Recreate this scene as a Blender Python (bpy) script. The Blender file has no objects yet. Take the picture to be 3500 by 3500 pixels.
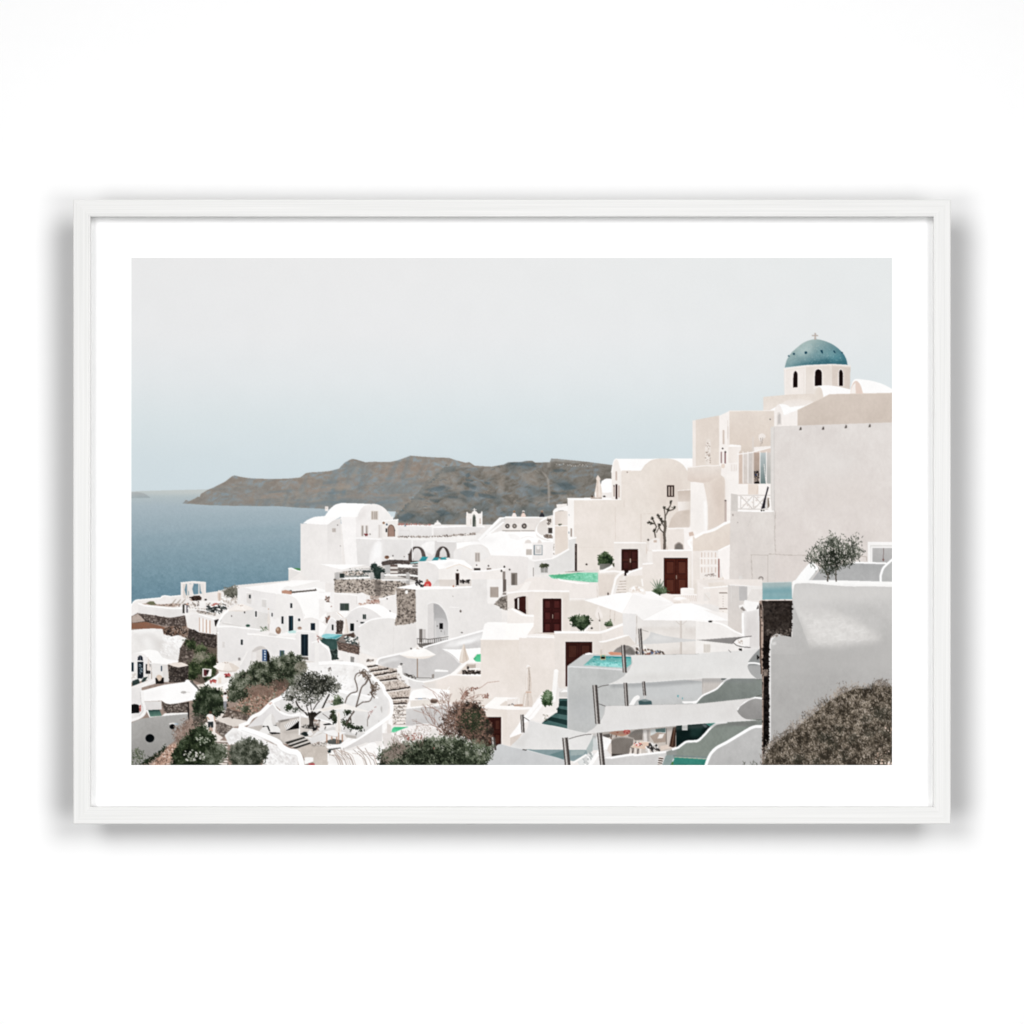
# Framed photographic print of a whitewashed cliff village, hung on a white wall.
# The print is flat in reality, so it is built as a flat printed sheet: its ink colours are worked
# out by the small painter below and stored on the faces of the printed sheet (no image files).
import math, random
import numpy as np

# ---------------------------------------------------------------- painter (works out the ink colours)
CW, CH = 2600, 1734                 # ink dots of the printed picture (0.333 mm apart)
OX, OY = 449, 881                   # corner of the picture in drawing units
img = np.full((CH, CW, 3), 236, np.float32)
ids = np.zeros((CH, CW), np.int16)
regions = [('printed_sky', 'pale hazy sky of the printed picture')]
rng = random.Random(11)
nrs = np.random.RandomState(5)
ST = {'ox': 0.0, 'oy': 0.0, 's': 1.0, 'r': 0}


def noise_field(scale):
    h, w = int(CH / scale) + 4, int(CW / scale) + 4
    g = nrs.rand(h, w).astype(np.float32) * 2 - 1
    if scale <= 1:
        return g[:CH, :CW]
    y = np.arange(CH, dtype=np.float32) / scale
    x = np.arange(CW, dtype=np.float32) / scale
    yi, xi = y.astype(int), x.astype(int)
    fy, fx = y - yi, x - xi
    fy = (fy * fy * (3 - 2 * fy))[:, None]
    fx = (fx * fx * (3 - 2 * fx))[None, :]
    a = g[yi][:, xi]; b = g[yi][:, xi + 1]; c = g[yi + 1][:, xi]; d = g[yi + 1][:, xi + 1]
    return (a * (1 - fx) + b * fx) * (1 - fy) + (c * (1 - fx) + d * fx) * fy


N1, N3, N8, N22, N60 = [noise_field(s) for s in (1, 3.2, 8, 22, 60)]
N14 = noise_field(14)
# rock relief: warped ridges running down the slopes
_wy = (np.arange(CH)[:, None] + 9 * N22 + 4 * N8).astype(int) % CH
_wx = (np.arange(CW)[None, :] + 14 * N22 + 5 * N8 + 0.5 * np.arange(CH)[:, None]).astype(int) % CW
RID = (1 - 2 * np.abs(noise_field(13)[_wy, _wx])) * .7 + (1 - 2 * np.abs(noise_field(6)[_wy, _wx])) * .4
STRA = np.repeat(noise_field(5)[:, ::5], 5, axis=1)[:CH, :CW][_wy, _wx]
_Y, _X = np.mgrid[0:CH, 0:CW].astype(np.float32)
_n7, _n9 = noise_field(7), noise_field(9)
DG1 = _n7[((_Y + .5 * _X + 10 * N22) % CH).astype(int), ((.3 * _X - .15 * _Y + 8 * N22) % CW).astype(int)]
DG2 = _n9[((_Y - .35 * _X + 9 * N22) % CH).astype(int), ((.3 * _X + .1 * _Y) % CW).astype(int)]
del _Y, _X
VST = np.repeat(noise_field(6)[::10], 10, axis=0)[:CH, :CW]
VST = (VST + np.roll(VST, 3, 0) + np.roll(VST, 6, 0)) / 3
NF = {'cliff': 0.8 * DG1 + 0.6 * DG2 + 0.3 * STRA + 0.3 * N22 + 0.25 * N3,
      
      'plaster': 0.35 * N3 + 0.4 * N8 + 0.5 * N22 + 0.7 * N60 + 0.45 * VST,
      'grain': 0.6 * N1 + 0.6 * N3,
      'rock': 0.5 * N3 + 0.7 * N8 + 0.6 * N22 + 0.4 * N60,
      'hill': 0.35 * N3 + 0.5 * N8 + 0.7 * N22 + 0.5 * N60,
      'rough': 0.25 * N3 + 0.5 * N8 + 0.7 * N14}


def hexc(c):
    return np.array([int(c[i:i + 2], 16) for i in (0, 2, 4)], np.float32)


def T(x, y, s=3.0):
    ST['ox'], ST['oy'], ST['s'] = x - OX, y - OY, s


def R(name, label=None):
    regions.append((name, label)); ST['r'] = len(regions) - 1
    return ST['r']


def use(r):
    ST['r'] = r


def pts_of(s):
    """'x y x y (x y x y) ...' in drawing units; runs in brackets are smooth curves."""
    out, run, inrun = [], [], False
    toks = s.replace('(', ' ( ').replace(')', ' ) ').split() if isinstance(s, str) else s
    i = 0
    while i < len(toks):
        t = toks[i]
        if t == '(':
            inrun, run = True, []; i += 1
        elif t == ')':
            out += spline(run); inrun = False; i += 1
        else:
            p = (float(toks[i]) / ST['s'] + ST['ox'], float(toks[i + 1]) / ST['s'] + ST['oy'])
            (run if inrun else out).append(p); i += 2
    return out


def spline(p, k=8):
    if len(p) < 3:
        return list(p)
    q = [p[0]] + list(p) + [p[-1]]
    out = []
    for i in range(1, len(q) - 2):
        a, b, c, d = q[i - 1], q[i], q[i + 1], q[i + 2]
        for j in range(k):
            t = j / k
            out.append(tuple(0.5 * (2 * b[m] + (c[m] - a[m]) * t + (2 * a[m] - 5 * b[m] + 4 * c[m] - d[m]) * t * t
                                    + (3 * b[m] - a[m] - 3 * c[m] + d[m]) * t ** 3) for m in (0, 1)))
    out.append(p[-1])
    return out


def mask_of(P, pad=0):
    xs = [p[0] for p in P]; ys = [p[1] for p in P]
    x0 = max(0, int(math.floor(min(xs))) - pad); x1 = min(CW, int(math.ceil(max(xs))) + 1 + pad)
    y0 = max(0, int(math.floor(min(ys))) - pad); y1 = min(CH, int(math.ceil(max(ys))) + 1 + pad)
    if x1 <= x0 or y1 <= y0:
        return None
    m = np.zeros((y1 - y0, x1 - x0), bool)
    X = np.arange(x0, x1, dtype=np.float32) + 0.5
    for i in range(len(P)):
        (ax, ay), (bx, by) = P[i], P[(i + 1) % len(P)]
        if ay == by:
            continue
        if ay > by:
            ax, ay, bx, by = bx, by, ax, ay
        r0 = max(y0, int(math.ceil(ay - 0.5))); r1 = min(y1, int(math.ceil(by - 0.5)))
        if r1 <= r0:
            continue
        yy = np.arange(r0, r1, dtype=np.float32) + 0.5
        xc = ax + (yy - ay) * (bx - ax) / (by - ay)
        m[r0 - y0:r1 - y0] ^= X[None, :] < xc[:, None]
    return m, x0, y0, x1, y1


def boxblur(a, r):
    r = int(max(1, r))
    for ax in (0, 1):
        n = a.shape[ax]
        pad = [(0, 0)] * a.ndim; pad[ax] = (r + 1, r)
        c = np.cumsum(np.pad(a, pad, mode='edge'), axis=ax, dtype=np.float64)
        hi = np.take(c, np.arange(2 * r + 1, n + 2 * r + 1), axis=ax)
        lo = np.take(c, np.arange(0, n), axis=ax)
        a = ((hi - lo) / (2 * r + 1)).astype(np.float32)
    return a


def P(col, pts, to=None, d='v', n=2.0, nf='plaster', soft=0, a=1.0, keep=False, tint=None):
    """Fill a shape with ink: a colour, or a blend from col to `to` along d, with a mottle of strength n."""
    if isinstance(d, tuple):
        g = pts_of([str(v) for v in d])
    poly = pts_of(pts) if not (isinstance(pts, list) and pts and isinstance(pts[0], tuple)) else pts
    sp = int(soft / ST['s'] * 1.0) if soft else 0
    r = mask_of(poly, sp * 2 if soft else 0)
    if r is None:
        return
    m, x0, y0, x1, y1 = r
    sl = (slice(y0, y1), slice(x0, x1))
    c = hexc(col)
    if to is not None:
        c2 = hexc(to)
        yy, xx = np.mgrid[y0:y1, x0:x1].astype(np.float32)
        if d == 'v':
            t = (yy - min(p[1] for p in poly)) / max(1e-6, max(p[1] for p in poly) - min(p[1] for p in poly))
        elif d == 'h':
            t = (xx - min(p[0] for p in poly)) / max(1e-6, max(p[0] for p in poly) - min(p[0] for p in poly))
        else:
            (gx, gy), (hx, hy) = g
            L2 = (hx - gx) ** 2 + (hy - gy) ** 2
            t = ((xx - gx) * (hx - gx) + (yy - gy) * (hy - gy)) / L2
        t = np.clip(t, 0, 1)[..., None]
        c = c * (1 - t) + c2 * t
    else:
        c = np.broadcast_to(c, m.shape + (3,))
    if n:
        k = NF[nf][sl][..., None] * n
        if tint is not None:                      # mottle towards a second colour instead of plain light/dark
            c = c + np.clip(NF[nf][sl][..., None] * 1.1, 0, 1) * (hexc(tint) - c) + k
        else:
            c = c + k
    if soft:
        w = boxblur(boxblur(m.astype(np.float32), sp), max(1, sp // 2)) * a
        if keep:
            w = w * (ids[sl] == ST['r'])
        img[sl] = img[sl] * (1 - w[..., None]) + c * w[..., None]
    else:
        img[sl][m] = img[sl][m] * (1 - a) + c[m] * a
        if not keep:
            ids[sl][m] = ST['r']


def S(col, pts, soft=30, a=0.6, n=0):           # soft tone inside the current piece
    P(col, pts, soft=soft, a=a, n=n, keep=True)


def L(col, w, pts, a=1.0, n=1.5, keep=False):
    q = pts_of(pts) if not isinstance(pts, list) else pts
    hw = w / ST['s'] / 2
    for (ax, ay), (bx, by) in zip(q[:-1], q[1:]):
        l = math.hypot(bx - ax, by - ay)
        if l < 1e-6:
            continue
        ux, uy = (bx - ax) / l, (by - ay) / l
        e = min(hw * 0.5, 1.0)
        nx, ny = -uy * hw, ux * hw
        P(col, [(ax - ux * e + nx, ay - uy * e + ny), (bx + ux * e + nx, by + uy * e + ny),
                (bx + ux * e - nx, by + uy * e - ny), (ax - ux * e - nx, ay - uy * e - ny)], n=n, a=a, keep=keep)
    if hw > 3:
        for (ax, ay) in q[1:-1]:
            P(col, [(ax + hw * math.cos(t * math.pi / 6), ay + hw * math.sin(t * math.pi / 6)) for t in range(12)], n=n, a=a, keep=keep)


def E(col, x, y, rx, ry=None, n=2, a=1.0, to=None, keep=False, nf='plaster'):
    ry = rx if ry is None else ry
    c = pts_of([str(x), str(y)])[0]
    s = ST['s']
    P(col, [(c[0] + rx / s * math.cos(t * math.pi / 10), c[1] + ry / s * math.sin(t * math.pi / 10)) for t in range(20)], n=n, a=a, to=to, keep=keep, nf=nf)


def B(col, x0, y0, x1, y1, **k):
    P(col, '%g %g %g %g %g %g %g %g' % (x0, y0, x1, y0, x1, y1, x0, y1), **k)


def dab(col, x, y, l, w, ang, wr=True, a=1.0, sq=False):
    c, s = math.cos(ang), math.sin(ang)
    r = max(l, w) / 2 + 1
    x0, x1 = max(0, int(x - r)), min(CW, int(x + r) + 1)
    y0, y1 = max(0, int(y - r)), min(CH, int(y + r) + 1)
    if x1 <= x0 or y1 <= y0:
        return
    yy, xx = np.ogrid[y0 - y + 0.5:y1 - y + 0.5 - 1e-6, x0 - x + 0.5:x1 - x + 0.5 - 1e-6]
    u = (xx * c + yy * s) / (l / 2); v = (-xx * s + yy * c) / (w / 2)
    m = (np.maximum(abs(u), abs(v)) <= 1) if sq else (u * u + v * v <= 1)
    img[y0:y1, x0:x1][m] = col if a >= 1 else img[y0:y1, x0:x1][m] * (1 - a) + col * a
    if wr and a >= 1:
        ids[y0:y1, x0:x1][m] = ST['r']


def lerpcols(cols, t):
    t = min(0.999, max(0.0, t)) * (len(cols) - 1)
    i = int(t)
    return cols[i] + (cols[i + 1] - cols[i]) * (t - i)


def bush(cols, pts, n, ln=(5, 10), w=2.4, jit=5, fill=True, den=0.68, nz=0.35, top=0.3, up=None, var=0.22, cl='c'):
    """Leafage printed as many short leaf strokes, in clumps, with a ragged outline."""
    cols = [hexc(c) for c in cols.split()]
    poly = pts_of(pts)
    r = mask_of(poly)
    if r is None:
        return
    m, x0, y0, x1, y1 = r
    if fill:
        f = boxblur(m.astype(np.float32), 5) + nz * N8[y0:y1, x0:x1] + .12 * N3[y0:y1, x0:x1]
        mm = f > den
        c = cols[0] + (cols[1] - cols[0]) * np.clip(0.4 + NF['rough'][y0:y1, x0:x1][..., None] * 0.9, 0, 1)
        img[y0:y1, x0:x1][mm] = c[mm]
        ids[y0:y1, x0:x1][mm] = ST['r']
    ys, xs = np.nonzero(m)
    h = max(1, y1 - y0)
    k = nrs.randint(0, len(ys), n)
    C = NF['rough'] if cl == 'c' else NF['rock']
    for i in k:
        x = x0 + xs[i] + rng.gauss(0, jit); y = y0 + ys[i] + rng.gauss(0, jit)
        xi, yi = int(min(CW - 1, max(0, x))), int(min(CH - 1, max(0, y)))
        t = 0.45 + 0.5 * C[yi, xi] + top * (0.5 - (y - y0) / h) + 0.22 * N22[yi, xi] + rng.gauss(0, var * .78)
        ang = rng.uniform(0, math.pi) if up is None else -math.pi / 2 + rng.gauss(0, up)
        dab(lerpcols(cols, t), x, y, rng.uniform(*ln), w * rng.uniform(0.7, 1.3), ang)


def bumps(cols, line, r, n=40, ln=(4, 10), w=2.0, up=.8, every=1.0):
    """Uneven tufts of leaves along a line, to break up an outline."""
    q = pts_of(line)
    for (ax, ay), (bx, by) in zip(q[:-1], q[1:]):
        l = math.hypot(bx - ax, by - ay); rr = r / ST['s']
        k = max(1, int(l / (rr * every)))
        for i in range(k):
            t = (i + rng.random()) / k
            x = ax + (bx - ax) * t + rng.gauss(0, rr * .2); y = ay + (by - ay) * t + rng.gauss(0, rr * .3)
            e = rr * rng.uniform(.5, 1.25)
            P5 = ['%g' % v for j in range(9) for v in ((x + e * (1 + rng.gauss(0, .2)) * math.cos(j * .7) - ST['ox']) * ST['s'], (y + e * (1 + rng.gauss(0, .25)) * math.sin(j * .7) - ST['oy']) * ST['s'])]
            bush(cols, P5, int(n * rng.uniform(.5, 1.2)), ln=ln, w=w, jit=rr * .2, fill=False, up=up, top=.4)


def stones(pts, mortar, cols, size=9, j=0.35):
    cols = [hexc(c) * .74 + hexc(mortar) * .26 for c in cols.split()]
    P(mortar, pts, n=7, nf='rock')
    poly = pts_of(pts)
    r = mask_of(poly)
    if r is None:
        return
    m, x0, y0, x1, y1 = r
    y = y0
    while y < y1:
        x = x0 + rng.uniform(0, size)
        while x < x1:
            px, py = x + rng.uniform(-j, j) * size, y + rng.uniform(-j, j) * size
            xi, yi = int(px) - x0, int(py) - y0
            if 0 <= xi < m.shape[1] and 0 <= yi < m.shape[0] and m[yi, xi]:
                dab(cols[rng.randrange(len(cols))] + rng.gauss(0, 6), px, py, size * rng.uniform(0.7, 1.25), size * rng.uniform(0.5, 0.9), rng.gauss(0, 0.5))
            x += size * rng.uniform(0.8, 1.2)
        y += size * 0.8


def specks(col, pts, n, s=(2, 4), a=None, al=1.0):
    cs = [hexc(c) for c in col.split()]
    poly = pts_of(pts)
    r = mask_of(poly)
    if r is None:
        return
    m, x0, y0, x1, y1 = r
    ys, xs = np.nonzero(m)
    for i in nrs.randint(0, len(ys), n):
        f = 0.72 if s[1] > 7 else 0.9
        dab(cs[rng.randrange(len(cs))] + rng.gauss(0, 5), x0 + xs[i], y0 + ys[i], rng.uniform(*s) * f, rng.uniform(*s) * 0.6 * f, rng.uniform(0, 3) if a is None else a + rng.gauss(0, .25), True, al, rng.random() < .55)


def branch(col, x, y, ang, ln, w, depth, spread=0.5, bend=0.25):
    """A bare branching twig, drawn in drawing units."""
    seg = [x, y]
    px, py = x, y
    for i in range(4):
        ang += rng.gauss(0, bend)
        px += math.cos(ang) * ln / 4; py += math.sin(ang) * ln / 4
        seg += [px, py]
    L(col, w, ' '.join('%g' % v for v in seg), n=4)
    if depth > 0:
        for k in range(2 + (rng.random() < .4)):
            branch(col, px, py, ang + rng.gauss(0, spread), ln * rng.uniform(.55, .85), max(2.2, w * .7), depth - 1, spread, bend)


def vdoor(col, x0, y0, x1, y1, panel='5a2c29', edge='2a1312', rows=3, round_=0, handle=True):
    """A two-leaf panelled door."""
    if round_:
        k = round_
        P(col, '%g %g (%g %g %g %g %g %g) (%g %g %g %g %g %g) %g %g' % (x0, y1, x0, y0 + k, x0 + k * .3, y0 + k * .3, x0 + k, y0, x1 - k, y0, x1 - k * .3, y0 + k * .3, x1, y0 + k, x1, y1), n=4)
    else:
        B(col, x0, y0, x1, y1, n=4)
    L('efe5de', 6, '%g %g %g %g' % (x0 - 6, y0 + 4, x0 - 6, y1), keep=True, a=.8); L('fbf6f2', 7, '%g %g %g %g' % (x1 + 6, y0 + 4, x1 + 6, y1), keep=True, a=.9)
    L('1d0d0b', 9, '%g %g %g %g' % (x0 + 3, y0 + 5, x1 - 3, y0 + 5), keep=True, a=.75); L('1d0d0b', 7, '%g %g %g %g' % (x0 + 4, y0 + 6, x0 + 4, y1 - 2), keep=True, a=.6)
    mx = (x0 + x1) / 2
    w = (x1 - x0) / 2
    for s in (0, 1):
        a = x0 + s * w + w * .17; b = x0 + s * w + w * .83
        for r_ in range(rows):
            hh = (y1 - y0) / rows
            t, u = y0 + r_ * hh + hh * .16, y0 + r_ * hh + hh * .88
            B(edge, a, t, b, u, n=2, keep=True)
            B(panel, a + 6, t + 7, b - 4, u - 4, n=3, keep=True)
    L(edge, 5, '%g %g %g %g' % (mx, y0, mx, y1), keep=True)
    if handle:
        hy = y0 + (y1 - y0) * .52
        L('c9b9a8', 7, '%g %g %g %g' % (mx + 6, hy - 16, mx + 6, hy + 22), keep=True)


def win(x0, y0, x1, y1, glass='3a3b3d', frame='d8cfc8', f=8, mull=0):
    B(frame, x0 - f, y0 - f, x1 + f, y1 + f, keep=True)
    B(glass, x0, y0, x1, y1, n=5, keep=True)
    for i in range(mull):
        x = x0 + (x1 - x0) * (i + 1) / (mull + 1)
        L(frame, 5, '%g %g %g %g' % (x, y0, x, y1), keep=True)


def pole(x0, y0, x1, y1, w):
    s = '%g %g %g %g'
    L('6b6562', w, s % (x0, y0, x1, y1), n=3)
    L('4a4442', w * .28, s % (x0 + w * .32, y0, x1 + w * .32, y1), n=3)
    L('b9b4b0', w * .24, s % (x0 - w * .12, y0, x1 - w * .12, y1), n=3)
    L('e2deda', w * .09, s % (x0 - w * .16, y0, x1 - w * .16, y1), n=2)
    L('504a47', w * .12, s % (x0 - w * .42, y0, x1 - w * .42, y1), n=3)
# ---------------------------------------------------------------- the printed picture, back to front
def paint_far():
    # sky
    yy = np.arange(CH, dtype=np.float32)
    st = [(0, (236, 236, 236)), (260, (234, 235, 236)), (420, (227, 232, 234)), (560, (217, 227, 230)), (700, (209, 222, 227)), (790, (206, 220, 226)), (CH, (204, 218, 224))]
    for c in range(3):
        img[:, :, c] = np.interp(yy, [s[0] for s in st], [s[1][c] for s in st])[:, None]
    xx = np.linspace(0, 1, CW, dtype=np.float32)
    img[:, :, 0] -= 5 * np.clip(xx - .35, 0, 1)[None, :] * np.clip(1 - yy / 900, 0, 1)[:, None]
    img[:] += (NF['grain'] * 0.8 + N60 * 0.7)[..., None]
    # sea
    R('printed_sea', 'grey-blue sea of the printed picture')
    T(449, 1500)
    P('b3bdbd', '-3 541 (100 535 400 527 780 518) 2300 500 2300 760 1940 900 1940 2100 -3 2300', to='a3b2ba', d=(0, 520, 0, 690), n=2, nf='grain')
    P('a3b2ba', '-3 690 2300 690 2300 2100 -3 2300', to='6d8c9b', d=(0, 690, 0, 1560), n=2.5, nf='grain')
    r = slice(1600 - OY, 2160 - OY)
    fx = noise_field(5)[:, :] * 0.4
    wav = np.repeat(noise_field(7)[:, ::9], 9, axis=1)[:CH, :CW]
    wav2 = np.repeat(N22[:, ::6], 6, axis=1)[:CH, :CW]
    m = (ids[r, :760] == ST['r'])[..., None]
    depth = np.clip((np.arange(1600, 2160) - 1720) / 250.0, 0, 1)[:, None, None]
    img[r, :760] += m * depth * (wav[r, :760] * 5 + wav2[r, :760] * 2 + N1[r, :760] * 6)[..., None]
    S('cfcfca', '-3 530 780 515 780 560 -3 560', soft=30, a=.5)
    for y0 in (800, 960, 1090, 1180, 1300, 1400):
        S('6f929d' if y0 > 900 else '94a7ae', '0 %d 1700 %d 1700 %d 0 %d' % (y0 + 60, y0 - 60, y0 - 20, y0 + 95), soft=50, a=.3)
    # islet
    R('printed_islet', 'small dark islet printed at the left edge of the picture')
    P('a9aeaf', '-3 545 (60 545 130 560 195 600) 190 605 -3 608', to='9ba7ab', n=3, nf='hill')
    # far headland
    R('printed_headland', 'long hazy headland printed beyond the sea')
    P('928b83', '525 662 560 626 590 640 655 610 680 592 700 596 712 565 780 525 850 495 960 440 (1030 385 1060 376 1110 388) 1200 402 1300 408 1450 412 1600 408 1730 396 '
      '(1790 352 1850 343 1932 340) 2030 330 2130 305 2160 270 2190 242 (2240 215 2272 207 2320 216) 2400 240 2490 235 2650 238 2730 220 2830 185 (2860 172 2890 174 2980 182) 3110 190 3260 195 '
      '3330 220 3430 245 3465 238 3520 275 3640 282 3700 284 3820 262 3864 240 4000 236 4050 225 4110 224 4140 243 4290 240 4305 202 4370 205 4670 235 4940 270 4940 900 2660 900 2700 800 2712 745 '
      '1932 715 1700 705 1500 690 1100 688 800 680', n=9, nf='cliff', tint='848e92')
    for q, a in (('560 640 1932 600 2700 700 2712 745 1932 715 1500 690 800 680', .5), ('800 530 1200 500 1500 520 1400 560 900 590', .35), ('2160 310 2330 250 2480 330 2250 430', .55),
                 ('1932 440 2200 470 2300 560 1932 560', .4), ('2450 480 2750 420 3000 520 2700 600 2500 560', .45), ('2000 600 2700 590 2760 700 2050 690', .5)):
        S('72858e', q, soft=60, a=a)
    for q in ('1100 560 1300 590 1250 640 1050 650', '2100 450 2400 380 2350 420 2120 520', '2500 330 3000 250 3100 300 2600 400', '1500 440 1900 400 1800 470', '2350 620 2600 560 2620 590 2400 660'):
        S('9b8576', q, soft=45, a=.4)
    specks('9a8577 76888f 8f8377 7f868a', '800 560 1932 440 2900 250 2700 720 1500 680', 2600, s=(3, 8), a=0.2, al=.22)
    for k in range(150):
        x = rng.uniform(600, 2900); y = rng.uniform(250, 700)
        L(rng.choice(['77868e', '9c8d82', '7f8788', 'a09588']), rng.uniform(3, 8), '%g %g %g %g %g %g' % (x, y, x + rng.uniform(30, 80), y + rng.uniform(-14, 6), x + rng.uniform(90, 180), y + rng.uniform(-26, 8)), a=.36, n=3, keep=True) if ids[min(CH - 1, int(y / 3 + ST['oy'])), min(CW - 1, int(x / 3 + ST['ox']))] == ST['r'] else None
    T(1093, 1540, 2.130)
    for k in range(34):
        x = rng.uniform(-520, 900); y = 150 - 100 * math.exp(-((x - 650) / 380.0) ** 2) - 60 * math.exp(-((x - 240) / 120.0) ** 2) + (90 if x < -150 else 0) + rng.uniform(-10, 130)
        w_, h_, sl = rng.uniform(10, 26), rng.uniform(60, 190), rng.uniform(.2, .6)
        S(rng.choice(['6f7f86', '75848a', 'a59585', '9a8a79']), '%g %g %g %g %g %g %g %g' % (x, y, x + w_, y, x + w_ * 1.5 - sl * h_, y + h_, x - sl * h_ - w_ * .3, y + h_), soft=10, a=rng.uniform(.22, .5))
    for k in range(22):
        x = rng.uniform(-600, 650); y = rng.uniform(200, 400) if x > -200 else rng.uniform(290, 410)
        l_ = rng.uniform(60, 200)
        S(rng.choice(['6a7a82', '74838a', '9c8d81', 'a39688']), '%g %g %g %g %g %g %g %g' % (x, y, x + l_, y - l_ * rng.uniform(.02, .2), x + l_, y + 8, x, y + 12), soft=6, a=rng.uniform(.28, .55))
    T(449, 1500)
    # near cliff
    R('printed_cliff', 'darker cliff with a road cut across it, printed behind the village')
    P('817d76', '2660 840 2720 780 2830 690 2900 600 2960 520 (3020 440 3130 350 3190 300) 3300 275 3380 290 3520 300 3700 290 3820 266 3864 242 4000 238 4050 227 4110 226 4140 245 4290 242 4305 204 4370 207 '
      '4670 237 4940 272 4940 1000 2660 1000', n=16, nf='cliff', tint='70777a')
    T(1093, 1540, 2.130)
    for q in ('545 490 620 440 760 470 900 430 1050 470 900 530 700 540', '1100 410 1200 360 1260 400 1200 470 1110 440', '1300 450 1500 400 1700 410 1700 480 1330 480', '1700 190 1800 210 1900 260 1800 300 1700 270', '600 420 700 360 760 400 680 450',
              '1340 90 1500 90 1560 120 1500 170 1380 150', '1000 330 1100 350 1060 420 900 400', '1250 300 1320 330 1330 420 1260 380', '1500 250 1640 280 1640 380 1520 380', '850 300 1000 290 1000 330 880 350'):
        P('5f6d72', q, soft=16, a=.42, n=5, nf='cliff', keep=True)
    for q in ('890 110 920 108 990 122 985 150 905 165', '715 272 800 276 900 250 922 268 880 296 780 292', '1040 236 1080 230 1142 260 1132 288 1060 258', '1058 180 1085 162 1104 190 1070 198', '1015 296 1070 290 1134 300 1120 336 1080 342 1022 312', '1150 310 1230 318 1295 345 1250 352 1160 336',
              '700 302 800 312 862 332 760 332', '760 215 800 190 815 200 770 240', '720 262 745 225 760 230 735 275', '1600 292 1660 278 1655 322', '1680 302 1800 306 1792 322 1690 318', '1060 205 1110 212 1120 226 1064 222', '1372 82 1440 84 1500 92 1540 112 1400 106', '1720 238 1800 230 1872 278 1780 290',
              '650 350 700 330 760 352 700 362', '560 500 640 450 700 470 620 520', '840 440 900 430 960 460 880 480', '1200 225 1240 232 1236 250 1196 240', '1500 90 1560 86 1580 120 1520 116', '1690 140 1760 132 1800 150 1720 160', '940 330 1010 336 1000 350 930 344', '800 350 880 360 860 380 800 372'):
        P('55646a', q, soft=5, a=.62, n=7, nf='cliff', keep=True)
    for q in ('800 172 1000 160 1000 250 860 250 780 230', '650 372 830 362 790 440 640 425', '1290 190 1345 170 1335 320 1300 310', '1180 120 1330 110 1300 180 1200 190', '1420 130 1560 150 1600 260 1480 220', '940 250 1040 260 1040 300 960 290', '880 380 1000 350 1090 400 960 420', '1560 330 1640 340 1640 400 1560 400', '1740 320 1860 330 1860 380 1760 370'):
        P('9a9187', q, soft=14, a=.5, n=6, nf='cliff', keep=True)
    P('aaa39b', '1612 150 1640 165 1672 215 1676 330 1672 385 1662 380 1660 260 1650 200', soft=4, a=.55, n=6, keep=True)
    for k in range(90):
        x = rng.uniform(560, 1900); y = rng.uniform(120, 500)
        if y > 110 + (900 - x) * .95:
            L(rng.choice(['56656b', '5d6a6e', '9f958a', '948a80', '6a7274']), rng.uniform(3, 7), '%g %g %g %g %g %g' % (x, y, x + rng.uniform(8, 22), y - rng.uniform(2, 16), x + rng.uniform(24, 50), y - rng.uniform(-8, 22)), a=.45, n=4, keep=True)
    for k in range(60):
        t = rng.random(); x = 545 + t * 380; y = 495 - t * 385 + rng.uniform(-10, 8)
        E(rng.choice(['5d6a6d', '6c7374', '77756e']), x, y, rng.uniform(5, 13), rng.uniform(4, 8), n=5)
    S('8b8983', '700 260 800 150 960 90 1060 100 960 150 820 250 740 330 650 400', soft=26, a=.55); S('8b8983', '540 500 640 400 720 300 760 320 660 430', soft=14, a=.35)
    for k in range(70):
        x = rng.uniform(560, 1000); y = rng.uniform(140, 480)
        if y > 120 + (900 - x) * .95:
            L(rng.choice(['6a7173', '8f8980', '5c676a']), rng.uniform(3, 6), '%g %g %g %g' % (x, y, x + rng.uniform(20, 60), y + rng.uniform(-4, 10)), a=.4, n=4, keep=True)
    T(1093, 1500)
    x0 = 1932
    for q in ('400 262 425 225 435 205 560 212 800 238 1060 270 1060 285 800 258 560 240 440 232 432 290 404 296',):
        P('a8a39c', ' '.join(str(float(v) + (x0 if i % 2 == 0 else 0)) for i, v in enumerate(q.split())), soft=8, a=.4, n=4, keep=True)
    for i in range(34):
        x = x0 + 460 + i * 12 + rng.uniform(-5, 5); y = 250 + i * .6 + rng.uniform(-8, 14)
        if rng.random() < .75:
            B(rng.choice(['d2ccc5', 'c2bab2', 'e0dad4', 'a59d95']), x, y, x + rng.uniform(5, 12), y + rng.uniform(4, 12), n=4, a=.8)
    # pale fringe of haze along the skyline
    S('c3cdd1', '2200 230 4290 190 4290 215 3820 245 2900 165', soft=14, a=.25)


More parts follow.
